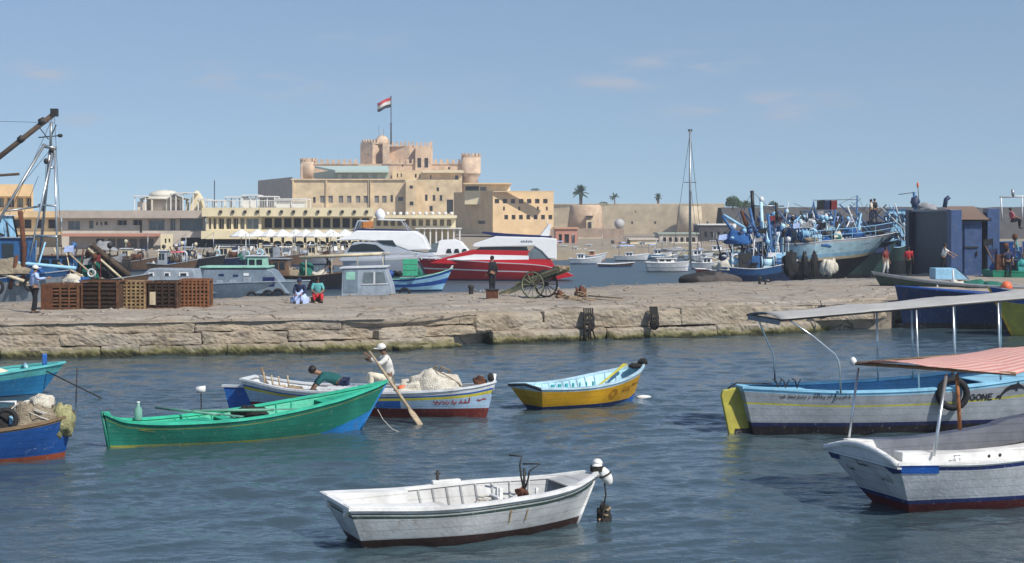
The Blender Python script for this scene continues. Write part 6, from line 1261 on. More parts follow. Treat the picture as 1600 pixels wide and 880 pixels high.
o=thing('buoy','dirty white float lashed to the bow of the white rowing boat','buoy',tuple(world(wb,(xb+.13,-.06,.70)))); MB().blob((0,0,0),(.085,.085,.15),10,.06,1).build('float',M['w_gun'],o); o.rotation_euler=(0,R(-28),0); b=MB(); b.tube([(-.05,0,.2),(-.02,0,.12)],.02,6); b.tube([(.09*math.cos(a*.63),.09*math.sin(a*.63),.02) for a in range(10)],.013,5,closed=True); b.build('cord',M['rope_dark'],o)
p1=world(wb,(xb+.10,-.05,.68)); rope('dark mooring line dropping from the white boat bow to the knotted bundle',[p1,p1+Vector((.03,-.02,-.25)),p1+Vector((.0,-.02,-.42))],.012,'rope_dark')
o=thing('rope_bundle','wet dark knotted rope bundle hanging at the water below the white boat bow','rope bundle',tuple(p1+Vector((0,-.02,-.60)))); MB().blob((0,0,0),(.095,.08,.21),9,.45,2.2,3).build('knot',M['rope_dark'],o)
b=MB(); r_=random.Random(2); b.tube([(.1*math.sin(a*1.3),.09*math.cos(a*1.9),.18-.025*a) for a in range(16)],.018,5); b.build('strand',M['rope_tan'],o)
rope('rope running from the knotted bundle down into the water',[p1+Vector((0,-.02,-.75)),p1+Vector((.05,-.02,-1.3))],.02,'rope_dark')
# anchor in the bow of the white boat
pa=world(wb,(wb.L*.27,.12,.52)); o=thing('anchor','rusty grapnel anchor with two curved arms standing in the white rowing boat','anchor',tuple(pa))
b=MB(); b.tube([(0,0,-.1),(0,0,.35)],.018,6); b.build('shank',M['iron_dark'],o)
for dx,k in ((-.18,1),(.22,.75),(.02,.5)): b=MB(); b.tube([(0,0,.02+0),(dx*.25,0,.18*k+.04),(dx*.35,.02,.34*k+.05),(dx*.2 if k==1 else dx*1.1,.05,.46*k+.06),(-dx*.1 if k!=1 else -.22,.05,.50*k+.03)],.014,6); b.build('fluke',M['iron_dark'],o)
MB().blob((-.03,0,.0),(.09,.08,.07),8,.4,2,1).build('lashing',M['rust'],o)
o=thing('rope_coil','small coil of pale rope on the bottom of the white rowing boat','rope',tuple(world(wb,(wb.L*.04,-.1,.40)))); b=MB(); b.tube([(.11*math.cos(a*.6)+.002*a,.11*math.sin(a*.6),.004*a) for a in range(40)],.014,5); b.build('coil',M['rope_white'],o)
decal(wb.root,wb,.80,.50,arabic(3,.42,.07),.010,mat('ink_grey',(.12,.13,.14),.7,.1),name='lettering')
b=[]
for (s,z0_,l) in ((.60,.44,.22),(.66,.40,.18)): b.append([(0,0),(.01,-l)])
decal(wb.root,wb,.595,.46,[[(0,0),(.01,-.20)],[(.25,-.02),(.26,-.20)],[(.005,0),(.0,-.08)]],.016,mat('rust_stain',(.45,.30,.13),.8,.2),name='rust_stain')
# --- green boat
paint('g_hull',(.018,.21,.145),dirt=(.03,.16,.10),streak=.5); paint('g_in',(.03,.44,.27),dirt=(.04,.24,.15),streak=.35); paint('g_gun',(.05,.52,.33),dirt=(.03,.25,.16),streak=.3); paint('g_line',(.32,.33,.06)); paint('g_blue',(.015,.19,.50))
gb=boatW('rowing_boat','long green wooden boat with a high pointed bow and oars lying inside',(172,699),(562,672),1.6,[(0,.66),(.06,.50),(.25,.44),(.55,.50),(.8,.70),(.93,.88),(1,1.0)],[('z',.03,1),('f',.76,0),('d',.10,0),('d',.085,2),('f',1,0)],['g_hull','g_line','g_line'],rb=.62,rs=.12,kz=-.3,full=(1.0,.5,.95),bprof=[(0,.10),(.06,.32),(.2,.68),(.45,1),(.65,.98),(.8,.76),(.92,.38),(1,.03)],inner='g_in',gun='g_gun',floor=.24,gw=.10,N=48)
L_=gb.L
b=MB(); vs=[];n=20
for i in range(n+1):
    s=lerp(.72,1,i/n)
    for z in (-.05,lerp(-.05,.42,((s-.72)/.28)**1.6)): vs.append(gb.pt(s,z,-1,off=.006))
b.add(vs,[(2*i,2*i+2,2*i+3,2*i+1) for i in range(n)],sm=True); b.build('bow_patch',M['g_blue'],gb.root)
b=MB(); b.tube([gb.pt(1,z,-1)+Vector((.01,-gb.pt(1,z,-1).y,0)) for z in (.0,.3,.6,.8,1.02)],.03,6); b.build('stem',M['g_blue'],gb.root)
b=MB(); b.tube([gb.pt(0,z,-1)+Vector((-.03,-gb.pt(0,z,-1).y,0)) for z in (-.1,.3,.72)],.035,6); b.build('stern_post',M['g_hull'],gb.root)
thwarts(gb.root,gb,(.46,.58,.70),.40,M['g_in'],.24)
b=MB(); vs=[];n=8
for i in range(n+1):
    s=lerp(.02,.40,i/n); z=curve(gb.sheer,s)-.05; vs+=[gb.pt(s,z,-1,inb=.04),gb.pt(s,z,1,inb=.04)]
b.add(vs,[(2*i,2*i+2,2*i+3,2*i+1) for i in range(n)]); b.build('aft_deck',M['g_in'],gb.root,solid=.02)
b=MB(); vs=[]
for i in range(n+1):
    s=lerp(.80,.97,i/n); z=curve(gb.sheer,s)-.06; vs+=[gb.pt(s,z,-1,inb=.04),gb.pt(s,z,1,inb=.04)]
b.add(vs,[(2*i,2*i+2,2*i+3,2*i+1) for i in range(n)]); b.build('fore_deck',M['g_in'],gb.root,solid=.02)
ribs(gb.root,gb,[.28+.05*k for k in range(10)],.16,M['g_in'])
paint('oar_green',(.16,.36,.27))
def oar(label,a,c,m,parent=None):
    a=Vector(a);c=Vector(c); o=thing('oar',label,'oar',tuple(a)); d=c-a; b=MB(); b.tube([(0,0,0),d*.75],[.025,.03],8); b.build('shaft',M[m],o); b=MB(); u=d.normalized(); sd=Vector((0,0,1)).cross(u).normalized(); b.add([d*.72-sd*.03,d*.72+sd*.03,d-sd*-.07,d-sd*.07],[(0,1,2,3)]); b.build('blade',M[m],o,solid=.02); return o
oar('pale green weathered oar lying across the green boat stern side',P(243,637,32.0),P(378,652,31.1),'oar_green'); oar('darker green oar lying lengthwise inside the green boat',P(300,642,31.6),P(470,640,32.0),'oar_green')
decal(gb.root,gb,.10,.30,[[(0,.05),(.3,0)],[(0,.05),(.5,.06)]],.012,M['g_line'],name='caustic_streaks')  # thin strokes drawn for light reflected off the water
b=MB(); r_=random.Random(5)
for (s,hh) in ((.40,.1),(.44,.09),(.48,.1),(.52,.09)): pass
bx_=thing('tackle_heap','small dark heap of fishing tackle in the middle of the green boat','tackle',tuple(world(gb,(L_*.06,.25,.38)))); MB().blob((0,0,.08),(.35,.2,.14),9,.5,3,3).build('tackle',M['net_dark'],bx_)
bo=thing('bottle','clear greenish plastic bottle standing on the stern of the green boat','bottle',tuple(world(gb,(-L_/2+.62,.22,.47)))); b=MB(); b.lathe([(.07,0),(.08,.03),(.08,.22),(.03,.30),(.03,.35)],12); b.build('body',mat('bottle_green',(.25,.5,.4),.2,.1,trans=.3),bo); b=MB(); b.lathe([(.035,.35),(.035,.38)],8); b.build('cap',M['white_plastic'],bo)
pf=W(316,640); o=thing('float','small white plastic can on a thin stick floating behind the green boat','buoy',(PX(314,34.5),34.5,0)); b=MB(); b.tube([(.02,0,-.3),(0,0,.62)],.014,5); b.build('stick',M['iron_dark'],o); b=MB(); b.tube([(-.10,0,.70),(.10,0,.72)],.075,10); b.build('can',M['white_plastic'],o)
rope('thin pale line drooping from the green boat bow into the water',[P(590,640,33.2),P(598,655,33.2),P(612,670,33.0),P(625,676,32.9)],.008,'rope_white')
# --- fishermen's boat
paint('f_hull',(.40,.56,.72),dirt=(.3,.28,.25),streak=.4); paint('f_red',(.16,.022,.018)); paint('f_yellow',(.62,.55,.07)); paint('f_white',(.70,.72,.73),dirt=(.4,.36,.3)); paint('f_blue',(.02,.12,.42))
fb=boatW('fishing_boat','light blue fishing boat with dark red bottom carrying two men and a net',(402,640),(760,652),1.75,[(0,.74),(.2,.56),(.5,.55),(.8,.62),(.93,.70),(1,.80)],[('z',.22,2),('f',.70,0),('f',.80,1),('f',.86,3),('f',1,4)],['f_hull','f_yellow','f_red','f_blue','f_white'],'fishing boat',rb=.20,rs=.25,kz=-.35,full=(.75,.45,.8),bprof=[(0,.45),(.2,.8),(.45,1),(.7,.93),(.85,.68),(.95,.34),(1,.04)],inner='f_white',gun='f_white',floor=.30,gw=.10,N=44)
L_=fb.L
b=MB(); vs=[];n=8
for i in range(n+1):
    s=lerp(.575,.675,i/n)
    for k in range(4): vs.append(fb.pt(s,lerp(.225,curve(fb.sheer,s)*.69,k/3),-1,off=.006))
b.add(vs,[(i*4+k,(i+1)*4+k,(i+1)*4+k+1,i*4+k+1) for i in range(n) for k in range(3)],sm=True); b.build('blue_panel',M['f_blue'],fb.root)
decal(fb.root,fb,.80,.36,arabic(8,.72,.11),.022,mat('ink_red',(.35,.03,.03),.6,.1),name='lettering'); decal(fb.root,fb,.955,.40,[[(0,.02),(.05,.0),(.12,.04),(.16,.03)]],.025,M['ink_red'],name='emblem')
b=MB(); b.tube([(L_/2+.13,0,.55),(L_/2+.20,0,1.0)],.04,8); b.build('stem_head',M['f_white'],fb.root)
b=MB(); b.blob((L_/2+.12,-.05,.92),(.08,.07,.10),8,.2); b.build('head_lashing',M['rope_dark'],fb.root); heap(fb.root,(L_/2-.15,-.05,.78),(.16,.12,.16),'rust',3,'rope_pile')
b=MB(); a=W(355,632); 
b.prism([(-L_/2-.86,.52),(-L_/2-.66,-.2),(-L_/2+.04,-.2),(-L_/2-.20,.55)],-.03,.03); b.build('rudder',M['f_blue'],fb.root); b=MB(); b.box(-L_/2-.90,-.06,.52,-L_/2-.24,.06,.57); b.build('rudder_cap',M['f_white'],fb.root)
thwarts(fb.root,fb,(.22,.42,.60),.48,M['f_white'],.22)
for i,(px,py,d,m_) in enumerate(((420,598,(.25,.2,.10),'wood_pale'),(445,600,(.3,.25,.08),'rope_tan'))): heap(fb.root,(toL(fb,px,py,36).x,0,.50),d,m_,i,'gear_pile')
for px,h_ in ((398,.26),(412,.2),(424,.18),(440,.2)): b=MB(); X0=toL(fb,px,600,36.3).x; b.tube([(X0,.3,.5),(X0-.04,.3,.6+h_)],.022,6); b.build('rowlock',M['wood_pale'],fb.root)
b=MB(); X0=toL(fb,402,600,36.3).x; b.tube([(X0,.35,.45),(X0-.16,.3,.98)],.03,6); b.build('tiller',M['wood_old'],fb.root)
b=MB(); X0=toL(fb,545,600,36).x; 
for k in range(7): b.box(X0-.5+k*.17,-.6,.585,X0-.5+k*.17+.12,.6,.61)
b.build('deck_boards',M['f_white'],fb.root)
nx=toL(fb,678,600,35.7).x; npos=world(fb,(nx,.05,.50))
o=thing('fishing_net','big rounded heap of cream fishing net piled in the light blue boat','fishing net',tuple(npos)); MB().blob((.08,0,0),(.60,.45,.60),18,.16,1.6,5,half=True).build('net',M['net_white'],o); MB().blob((-.45,-.05,0),(.40,.38,.30),14,.25,2,9,half=True).build('net_edge',M['net_white'],o); MB().blob((-.62,-.25,.08),(.20,.12,.12),9,.4,2,2).build('corks',M['orange_plastic'],o)
b=MB(); r_=random.Random(8)
for k in range(8):
    a=r_.uniform(0,6.28); pts=[Vector((.08+.62*math.cos(a+.22*q)*math.sin(.25+q*.13),.47*math.sin(a+.22*q)*math.sin(.25+q*.13),.63*math.cos(.25+q*.13))) for q in range(9)]; b.tube(pts,.014,5)
b.build('cork_line',M['rope_tan'],o)
# the oarsman in white and his long sweep
pr=world(fb,(toL(fb,606,600,35.8).x,.02,.54))
Js=dict(pelvis=(-.05,0,.30),chest=(.02,0,.66),neck=(.08,0,.84),head=(.15,0,.97),shL=(.05,.19,.78),shR=(.05,-.19,.78),elL=(.26,.24,.62),elR=(.22,-.25,.62),wrL=(.44,.10,.80),wrR=(.38,-.12,.70),hipL=(0,.1,.25),hipR=(0,-.1,.25),knL=(.42,.14,.40),knR=(.42,-.16,.38),anL=(.42,.12,.06),anR=(.38,-.14,.06),face=(1,0,-.1))
person('person in white shirt and cap sitting in the light blue boat gripping an oar',tuple(pr),R(195),Js,M['cloth_white'],M['cloth_cream'],M['hair_black'],M['cloth_white'],skincol='skin_dark',sleeve=.9)
so_=thing('oar','long weathered wooden sweep oar slanting from the white capped man into the water','oar',tuple(P(577,549,35.0))); d=P(657,664,34.0)-P(577,549,35.0); b=MB(); b.tube([(0,0,0),d*.8],[.028,.04],8); b.build('shaft',M['wood_pale'],so_); b=MB(); b.tube([d*.78,d*.85,d*1.06],[.045,.10,.09],8,flat=.3); b.build('blade',M['wood_pale'],so_)
pr=world(fb,(toL(fb,505,600,36).x,.15,.34))
Jb=dict(pelvis=(-.32,0,.36),chest=(.0,0,.46),neck=(.20,0,.56),head=(.36,0,.62),shL=(.12,.19,.50),shR=(.12,-.19,.50),elL=(.30,.22,.28),elR=(.32,-.2,.28),wrL=(.42,.16,.1),wrR=(.44,-.14,.1),hipL=(-.35,.1,.32),hipR=(-.35,-.1,.32),knL=(-.45,.14,.03),knR=(-.6,-.12,.03),anL=(-.85,.14,.05),anR=(-.95,-.12,.05),face=(.8,0,-.6))
person('person in dark teal shirt leaning low over the side of the light blue boat',tuple(pr),R(188),Jb,M['cloth_darkteal'],M['cloth_navy'],M['hair_black'],skincol='skin_brown',sleeve=.5)
# --- yellow boat
paint('y_hull',(.72,.39,.012),dirt=(.4,.2,.03),streak=.35); paint('y_in',(.40,.66,.76),dirt=(.3,.45,.5),streak=.3); paint('y_trim',(.50,.70,.80)); paint('y_boot',(.01,.03,.12)); 
yb=boatW('rowing_boat','small yellow rowing boat with light blue inside and dark boot top',(824,637),(1000,628),1.6,[(0,.54),(.3,.50),(.6,.56),(.85,.72),(1,.88)],[('z',.09,1),('f',.88,0),('f',1,2)],['y_hull','y_boot','y_trim'],rb=.35,rs=.28,kz=-.3,full=(.7,.5,.95),bprof=[(0,.82),(.25,.97),(.5,1),(.7,.90),(.85,.62),(.94,.33),(1,.03)],inner='y_in',gun='y_trim',floor=.15,gw=.08,N=36)
yb.root.rotation_euler.z+=R(13)
L_=yb.L
b=MB(); b.tube([yb.pt(0,.54,-1),yb.pt(0,.58,0)*1 if False else Vector((-L_/2-.28,0,.60)),yb.pt(0,.54,1)],.04,6); b.build('stern_cap',M['boat_black'],yb.root)
b=MB()
for z in (.0,.54): pass
b.build('x',M['black']) if False else None
thwarts(yb.root,yb,(.18,.42,.66),.34,M['y_in'],.2); ribs(yb.root,yb,[.14+.066*k for k in range(12)],.16,M['y_trim'])
b=MB(); vs=[]
for i in range(7):
    s=lerp(.8,1,i/6)
    for z in (-.03,lerp(.0,.20,(i/6)**1.2)): vs.append(yb.pt(s,z,-1,off=.006))
b.add(vs,[(2*i,2*i+2,2*i+3,2*i+1) for i in range(6)]); b.build('bow_patch',M['f_blue'],yb.root)
inkb=mat('ink_orange',(.30,.10,.01),.7,.1)
decal(yb.root,yb,.62,.30,[[(.13*math.cos(a*.45),.12*math.sin(a*.45)) for a in range(15)],[(.07*math.cos(a*.45),.07*math.sin(a*.45)) for a in range(15)]],.018,inkb,name='round_emblem')
decal(yb.root,yb,.72,.34,arabic(12,.30,.12),.022,inkb,name='lettering'); decal(yb.root,yb,.84,.46,arabic(15,.36,.13),.022,inkb,name='lettering')
b=MB(); b.blob((L_/2+.34,0,.95),(.12,.12,.09),8,.3,2,3); b.blob((L_/2+.1,.0,.86),(.17,.14,.07),8,.3,2,5); b.build('rope_lashing',M['net_dark'],yb.root)
oar('yellow painted oar resting on the light blue bow of the yellow boat',world(yb,(.35,-.1,.45)),world(yb,(L_/2-.1,.15,.90)),'f_yellow')
b=MB()
for k in range(7): b.cbox((-.75+k*.21,.30,.44),(.10,.03,.14),rz=.2*k)
b.build('side_slots',M['boat_teal'],yb.root)
o=tag(MB().blob((0,0,0),(.20,.07,.06),8,.08,1).build('float',M['white_plastic'],None,tuple(W(1006,621))),'long white float on the water at the yellow boat bow','float')
# --- grey boat with tarpaulin awning
paint('gr_hull',(.40,.43,.46),dirt=(.55,.56,.56),streak=.35); paint('gr_up',(.33,.36,.39)); paint('gr_gun',(.30,.62,.82),dirt=(.2,.4,.5),streak=.25); paint('gr_in',(.10,.30,.52)); paint('gr_boot',(.018,.014,.018)); paint('gr_navy',(.012,.02,.09)); paint('gr_yellow',(.52,.50,.07))
gr=boatW('passenger_boat','long grey boat with light blue rim, yellow stripe and a pale tarpaulin awning',(1172,676),(1850,655),2.3,[(0,.98),(.2,.90),(.45,1.0),(.7,1.35),(.9,1.8),(1,2.1)],[('z',.17,3),('z',.25,2),('f',.66,0),('f',.70,1),('f',.93,4),('f',1,5)],['gr_hull','gr_yellow','gr_navy','gr_boot','gr_up','gr_gun'],'passenger boat',rb=.9,rs=.28,kz=-.4,full=(.42,.45,.9),bprof=[(0,.30),(.06,.52),(.2,.86),(.45,1),(.7,.9),(.85,.62),(.95,.3),(1,.03)],inner='gr_in',gun='gr_gun',floor=.25,gw=.16,N=60)
L_=gr.L; x0=-L_/2; gx=lambda px,py=600: toL(gr,px,py,33.0).x
b=MB(); b.prism([(x0-.62,.92),(x0-.66,.80),(x0-.42,-.3),(x0-.0,-.3),(x0-.06,.45),(x0-.22,.98)],-.05,.05); b.build('rudder',M['boat_olive'],gr.root,bevel=.02)
b=MB(); b.prism([(x0-.36,.10),(x0-.42,-.3),(x0+.02,-.3),(x0-.0,.10)],-.058,.058); b.build('rudder_boot',M['gr_boot'],gr.root)
b=MB(); b.tube([(x0-.5,0,.95),(x0-.3,0,1.06),(x0+.5,0,1.02)],.018,6); b.build('tiller',M['iron_dark'],gr.root)
b=MB(); vs=[];n=6
for i in range(n+1):
    s=lerp(.0,.14,i/n); z=curve(gr.sheer,s)-.03; vs+=[gr.pt(s,z,-1,inb=.05),gr.pt(s,z,1,inb=.05)]
b.add(vs,[(2*i,2*i+2,2*i+3,2*i+1) for i in range(n)]); b.build('aft_deck',M['gr_gun'],gr.root,solid=.02)
b=MB(); vs=[];n=14
for i in range(n+1):
    s=lerp(.50,.98,i/n); z=curve(gr.sheer,s)-.05; vs+=[gr.pt(s,z,-1,inb=.05),gr.pt(s,z,1,inb=.05)]
b.add(vs,[(2*i,2*i+2,2*i+3,2*i+1) for i in range(n)]); b.build('fore_deck',M['gr_gun'],gr.root,solid=.02)
for s in (-1,1):
    b=MB(); vs=[]
    for i in range(13):
        q=lerp(.16,.49,i/12); p=gr.pt(q,.7,s,inb=.2); vs+=[(p.x,p.y,.62),(p.x,p.y-s*.35,.62)]
    b.add(vs,[(2*i,2*i+2,2*i+3,2*i+1) for i in range(12)]); b.build('bench',M['gr_gun'],gr.root,solid=.03)
for px in (1200,1213,1232): b=MB(); X0=gx(px); b.tube([(X0,-.3,.95),(X0-.05,-.3,1.12),(X0-.12,-.3,1.16)],.015,5); b.tube([(X0,-.3,1.0),(X0+.08,-.3,1.14)],.012,5); b.build('cleat',M['iron_dark'],gr.root)
ink=mat('ink_black',(.02,.02,.025),.6,.1)
S_=lambda px:(gx(px)-x0)/L_
decal(gr.root,gr,S_(1208),.80,arabic(21,1.35,.09),.014,ink,name='lettering')
k_=.122; GL={'G':[[(.8,.8),(.5,1),(.15,.85),(0,.5),(.15,.12),(.5,0),(.85,.12),(.85,.5),(.5,.5)]],'O':[[(.45,0),(.1,.2),(0,.5),(.1,.8),(.45,1),(.8,.8),(.9,.5),(.8,.2),(.45,0)]],'N':[[(0,0),(0,1),(.75,0),(.75,1)]],'E':[[(.7,1),(0,1),(0,0),(.7,0)],[(0,.5),(.55,.5)]],'J':[[(.5,1),(.5,.2),(.3,0),(0,.15)]]}
st=[]; u=0
for c in 'GONE':
    st+=[[(u+a*k_,e*k_) for a,e in q] for q in GL[c]]; u+=k_*(1.15 if c!='J' else .75)
decal(gr.root,gr,S_(1500),.70,st,.026,ink,name='lettering')
dol=[(0,.02),(.04,.10),(.10,.10),(.13,.15),(.20,.24),(.32,.32),(.45,.34),(.49,.39),(.53,.33),(.62,.29),(.70,.21),(.60,.235),(.50,.24),(.50,.16),(.44,.22),(.33,.22),(.22,.16),(.14,.08),(.13,0),(.08,.04)]
def tri(poly): return [poly[i:i+2]+[poly[-1-i-1],poly[-1-i]] if False else [poly[i],poly[i+1],poly[len(poly)-2-i],poly[len(poly)-1-i]] for i in range(len(poly)//2-1)]
decal(gr.root,gr,S_(1544),.69,[],.02,ink,polys=tri(dol),name='dolphin_emblem')
# tyre, awning
tx=gx(1464); pt_=gr.pt((tx-x0)/L_,.8,-1); o=thing('tyre_fender','black tyre hanging over the side of the grey boat as a fender','tyre',tuple(world(gr,(tx,pt_.y-.10,.86)))); tyre(o,(0,0,0),.34); b=MB(); b.tube([(0,0,.3),(0,.08,.5)],.02,5); b.build('rope',M['rope_dark'],o)
aw=thing('awning','pale grey tarpaulin awning on bent metal poles over the grey boat','awning',(gr.root.location.x,gr.root.location.y,0),gr.root.rotation_euler.z)
tp=mat('tarp_grey',(.42,.41,.39),.85,.12,1.5,bump=.4,bscale=5); 
xa,xb_=gx(1185,490),gx(1185,490)+8.2
b=MB(); vs=[];nx,ny=40,10
def awz(x,v): t=(x-xa)/(xb_-xa); return lerp(2.52,3.08,t)-.03*math.sin(math.pi*((t*4)%1))-.05*abs(v)+.015*noise.noise(Vector((x*2,v*2,0)))
for i in range(nx+1):
    for j in range(ny+1):
        x=lerp(xa,xb_,i/nx); v=-1+2*j/ny; vs.append((x,v*.95,awz(x,v)+.04*(1-v*v)))
b.add(vs,[(i*(ny+1)+j,(i+1)*(ny+1)+j,(i+1)*(ny+1)+j+1,i*(ny+1)+j+1) for i in range(nx) for j in range(ny)],sm=True); b.build('tarpaulin',tp,aw,solid=.015)
b=MB()
for s in (-1,1): b.tube([(xa-.02,s*.96,awz(xa,1)-.03),(xb_,s*.96,awz(xb_,1)-.03)],.02,6)
b.tube([(xa,-.95,awz(xa,1)-.02),(xa,.95,awz(xa,1)-.02)],.02,6); b.build('frame',M['iron_dark'],aw)
b=MB(); b.add([(xa-.01,-.94,awz(xa,1)),(xa-.01,.94,awz(xa,1)),(xa-.02,.9,awz(xa,1)-.13),(xa-.02,-.9,awz(xa,1)-.13)],[(0,1,2,3)]); b.build('valance',M['cloth_grey'],aw,solid=.01)
for s in (-1,1):
    b=MB(); x1=gx(1280,560) if s<0 else gx(1232,560)
    b.tube([(xa+.2,s*.93,awz(xa,1)-.03),(lerp(xa,x1,.55),s*.96,2.1),(x1-.1,s*.99,1.72),(x1-.03,s*1.0,1.60),(x1,s*1.0,1.45),(x1+.03,s*1.0,.9)],.02,8); b.build('pole',M['aluminium'],aw)
for px in (1415,1478,1556,1640,1700):
    for s in (-1,1): b=MB(); X1=gx(px,520); q=(X1-x0)/L_; b.tube([(X1-.05,s*.94,awz(X1,1)-.03),(X1,s*.97,curve(gr.sheer,q))],.022,8); b.build('pole',M['aluminium'],aw)
# --- white boat with red striped canopy
paint('v_hull',(.60,.62,.64),dirt=(.8,.8,.8),streak=.3); paint('v_blue',(.015,.035,.16)); paint('v_red',(.12,.012,.015)); paint('v_brightblue',(.02,.14,.55))
vb=boatW('passenger_boat','white boat with blue trimmed broad transom and a red striped canopy',(1362,781),(1800,776),2.35,[(0,.84),(.25,.80),(.55,.92),(.8,1.15),(1,1.4)],[('z',.16,2),('z',.23,1),('d',.09,0),('d',.03,1),('f',1,3)],['v_hull','v_blue','v_red','w_gun'],'passenger boat',rb=.6,rs=.55,kz=-.4,full=(.62,.5,.9),bprof=[(0,.86),(.25,.97),(.5,1),(.7,.90),(.85,.62),(.94,.33),(1,.03)],inner='w_gun',gun='w_gun',floor=.3,gw=.10,N=44)
vb.root.rotation_euler.z+=R(17)
L_=vb.L; x0=-L_/2; T0=vb.pt(0,.84,-1)
# curved transom top
b=MB(); n=14; vs=[]
for i in range(n+1):
    y=lerp(T0.y,-T0.y,i/n); z=.80+.18*math.cos((i/n-.5)*math.pi); vs+=[(T0.x-.02,y,.78),(T0.x-.03,y,z),(T0.x+.05,y,z),(T0.x+.05,y,.78)]
b.add(vs,[(i*4+k,(i+1)*4+k,(i+1)*4+(k+1)%4,i*4+(k+1)%4) for i in range(n) for k in range(4)]+[(0,1,2,3)]); b.build('transom_top',M['v_hull'],vb.root)
b=MB(); b.tube([(T0.x,lerp(T0.y,-T0.y,i/n),.83+.18*math.cos((i/n-.5)*math.pi)) for i in range(n+1)],.055,8); b.build('transom_cap',M['w_gun'],vb.root)
def tdec(strokes,w,m,name,polys=()):
    b=MB()
    def q(y,z): zz=z; t=(zz/vb.zs); return Vector((-L_/2-t*vb.rs-.015 if z<.84 else T0.x-.045,y,z))
    for st in strokes:
        for i in range(len(st)-1):
            a=Vector(st[i]);c=Vector(st[i+1]); d=(c-a); 
            if d.length<1e-5: continue
            d.normalize(); nn=Vector((-d.y,d.x))*w/2; b.add([q(*(a-nn)),q(*(c-nn)),q(*(c+nn)),q(*(a+nn))],[(0,1,2,3)])
    for p in polys: b.add([q(*v) for v in p],[tuple(range(len(p)))])
    b.build(name,m,vb.root)
y_=T0.y
tdec([],.1,M['v_blue'],'blue_corner',[[(y_*.99,.82),(y_*.99,.72),(y_*.70,.66),(y_*.5,.78),(y_*.3,.82)],[(-y_*.99,.82),(-y_*.99,.66),(-y_*.72,.68),(-y_*.66,.82)]])
tdec([[(-y_*.45+a*.8,.55+e*.8) for a,e in st_] for st_ in arabic(31,.2,.10)]+[[(-y_*.0-.05+a,.68+e) for a,e in st_] for st_ in arabic(33,.22,.09)]+[[(y_*.55+a,.50+e) for a,e in st_] for st_ in arabic(36,.26,.12)],.014,ink,'lettering')
b=MB(); vs=[];n=6
for i in range(n+1):
    s=lerp(.0,.10,i/n); z=curve(vb.sheer,s); vs+=[vb.pt(s,z-.14,-1,off=.008),vb.pt(s,z-.0,-1,off=.01)]
b.add(vs,[(2*i,2*i+2,2*i+3,2*i+1) for i in range(n)]); b.build('blue_patch',M['v_brightblue'],vb.root)
# raised coaming both sides
for s in (-1,1):
    b=MB(); vs=[];n=20
    for i in range(n+1):
        q=lerp(.03,.9,i/n); sh=curve(vb.sheer,q); p=vb.pt(q,sh,s,inb=.22); hh=.16+.05*(i>12)
        vs+=[(p.x,p.y,sh+.0),(p.x,p.y,sh+hh),(p.x,p.y-s*.22,sh+hh),(p.x,p.y-s*.22,sh-.2)]
    b.add(vs,[(i*4+k,(i+1)*4+k,(i+1)*4+(k+1)%4,i*4+(k+1)%4) for i in range(n) for k in range(4)]+[(0,1,2,3),(n*4+3,n*4+2,n*4+1,n*4)]); b.build('coaming',M['w_gun'],vb.root)
    b=MB(); vs=[]
    for i in range(n+1):
        q=lerp(.0,.92,i/n); sh=curve(vb.sheer,q)+.01; p=vb.pt(q,sh,s); p2=vb.pt(q,sh,s,inb=.24); vs+=[(p.x,p.y,sh),(p2.x,p2.y,sh)]
    b.add(vs,[(2*i,2*i+2,2*i+3,2*i+1) for i in range(n)]); b.build('side_deck',M['w_gun'],vb.root,solid=.015)
b=MB()
sx=lambda px: toL(vb,px,700,24).x
for px in (1470,1503,1520,1541): 
    X0=sx(px); q=(X0-x0)/L_; sh=curve(vb.sheer,q); p=vb.pt(q,sh,-1,inb=.22); b=MB(); b.tube([(X0,p.y-.012,sh+.08),(X0,p.y+.01,sh+.08)],.028,8); b.build('vent_hole',M['black'],vb.root)
b=MB(); X0=sx(1455); q=(X0-x0)/L_; sh=curve(vb.sheer,q); p=vb.pt(q,sh,-1,inb=.12); b.tube([(X0-.05,p.y,sh),(X0-.05,p.y,sh+.11),(X0+.05,p.y,sh+.11),(X0+.05,p.y,sh)],.012,6); b.build('cleat',M['aluminium'],vb.root)
thwarts(vb.root,vb,(.2,.4,.6),.55,M['w_gun'],.3)
ca=thing('canopy','faded red and white striped cloth canopy on poles over the white boat','canopy',tuple(vb.root.location),vb.root.rotation_euler.z)
xc0=toL(vb,1368,570,24.6).x; 
stripe=bpy.data.materials.new('striped_cloth'); stripe.use_nodes=True; nt=stripe.node_tree; N=nt.nodes; L=nt.links; b_=N['Principled BSDF']; b_.inputs['Roughness'].default_value=.9
tc=N.new('ShaderNodeTexCoord'); wv=N.new('ShaderNodeTexWave'); wv.bands_direction='Y'; wv.inputs['Scale'].default_value=2.2; wv.inputs['Distortion'].default_value=.6; wv.inputs['Detail'].default_value=1; L.new(tc.outputs['Object'],wv.inputs['Vector'])
cr_=N.new('ShaderNodeValToRGB'); cr_.color_ramp.elements[0].color=(.56,.24,.20,1); cr_.color_ramp.elements[1].color=(.66,.42,.36,1); cr_.color_ramp.elements[0].position=.42; cr_.color_ramp.elements[1].position=.58; L.new(wv.outputs[0],cr_.inputs[0]); L.new(cr_.outputs[0],b_.inputs['Base Color'])
b=MB(); vs=[]; nx,ny=34,12; CW=1.15
def caz(x,v): t=(x-xc0)/5.5; return 2.16+.20*t+.12*(1-v*v)-.05*math.sin(t*9)*(1-.4*v)+.03*noise.noise(Vector((x*2.5,v*2,4)))
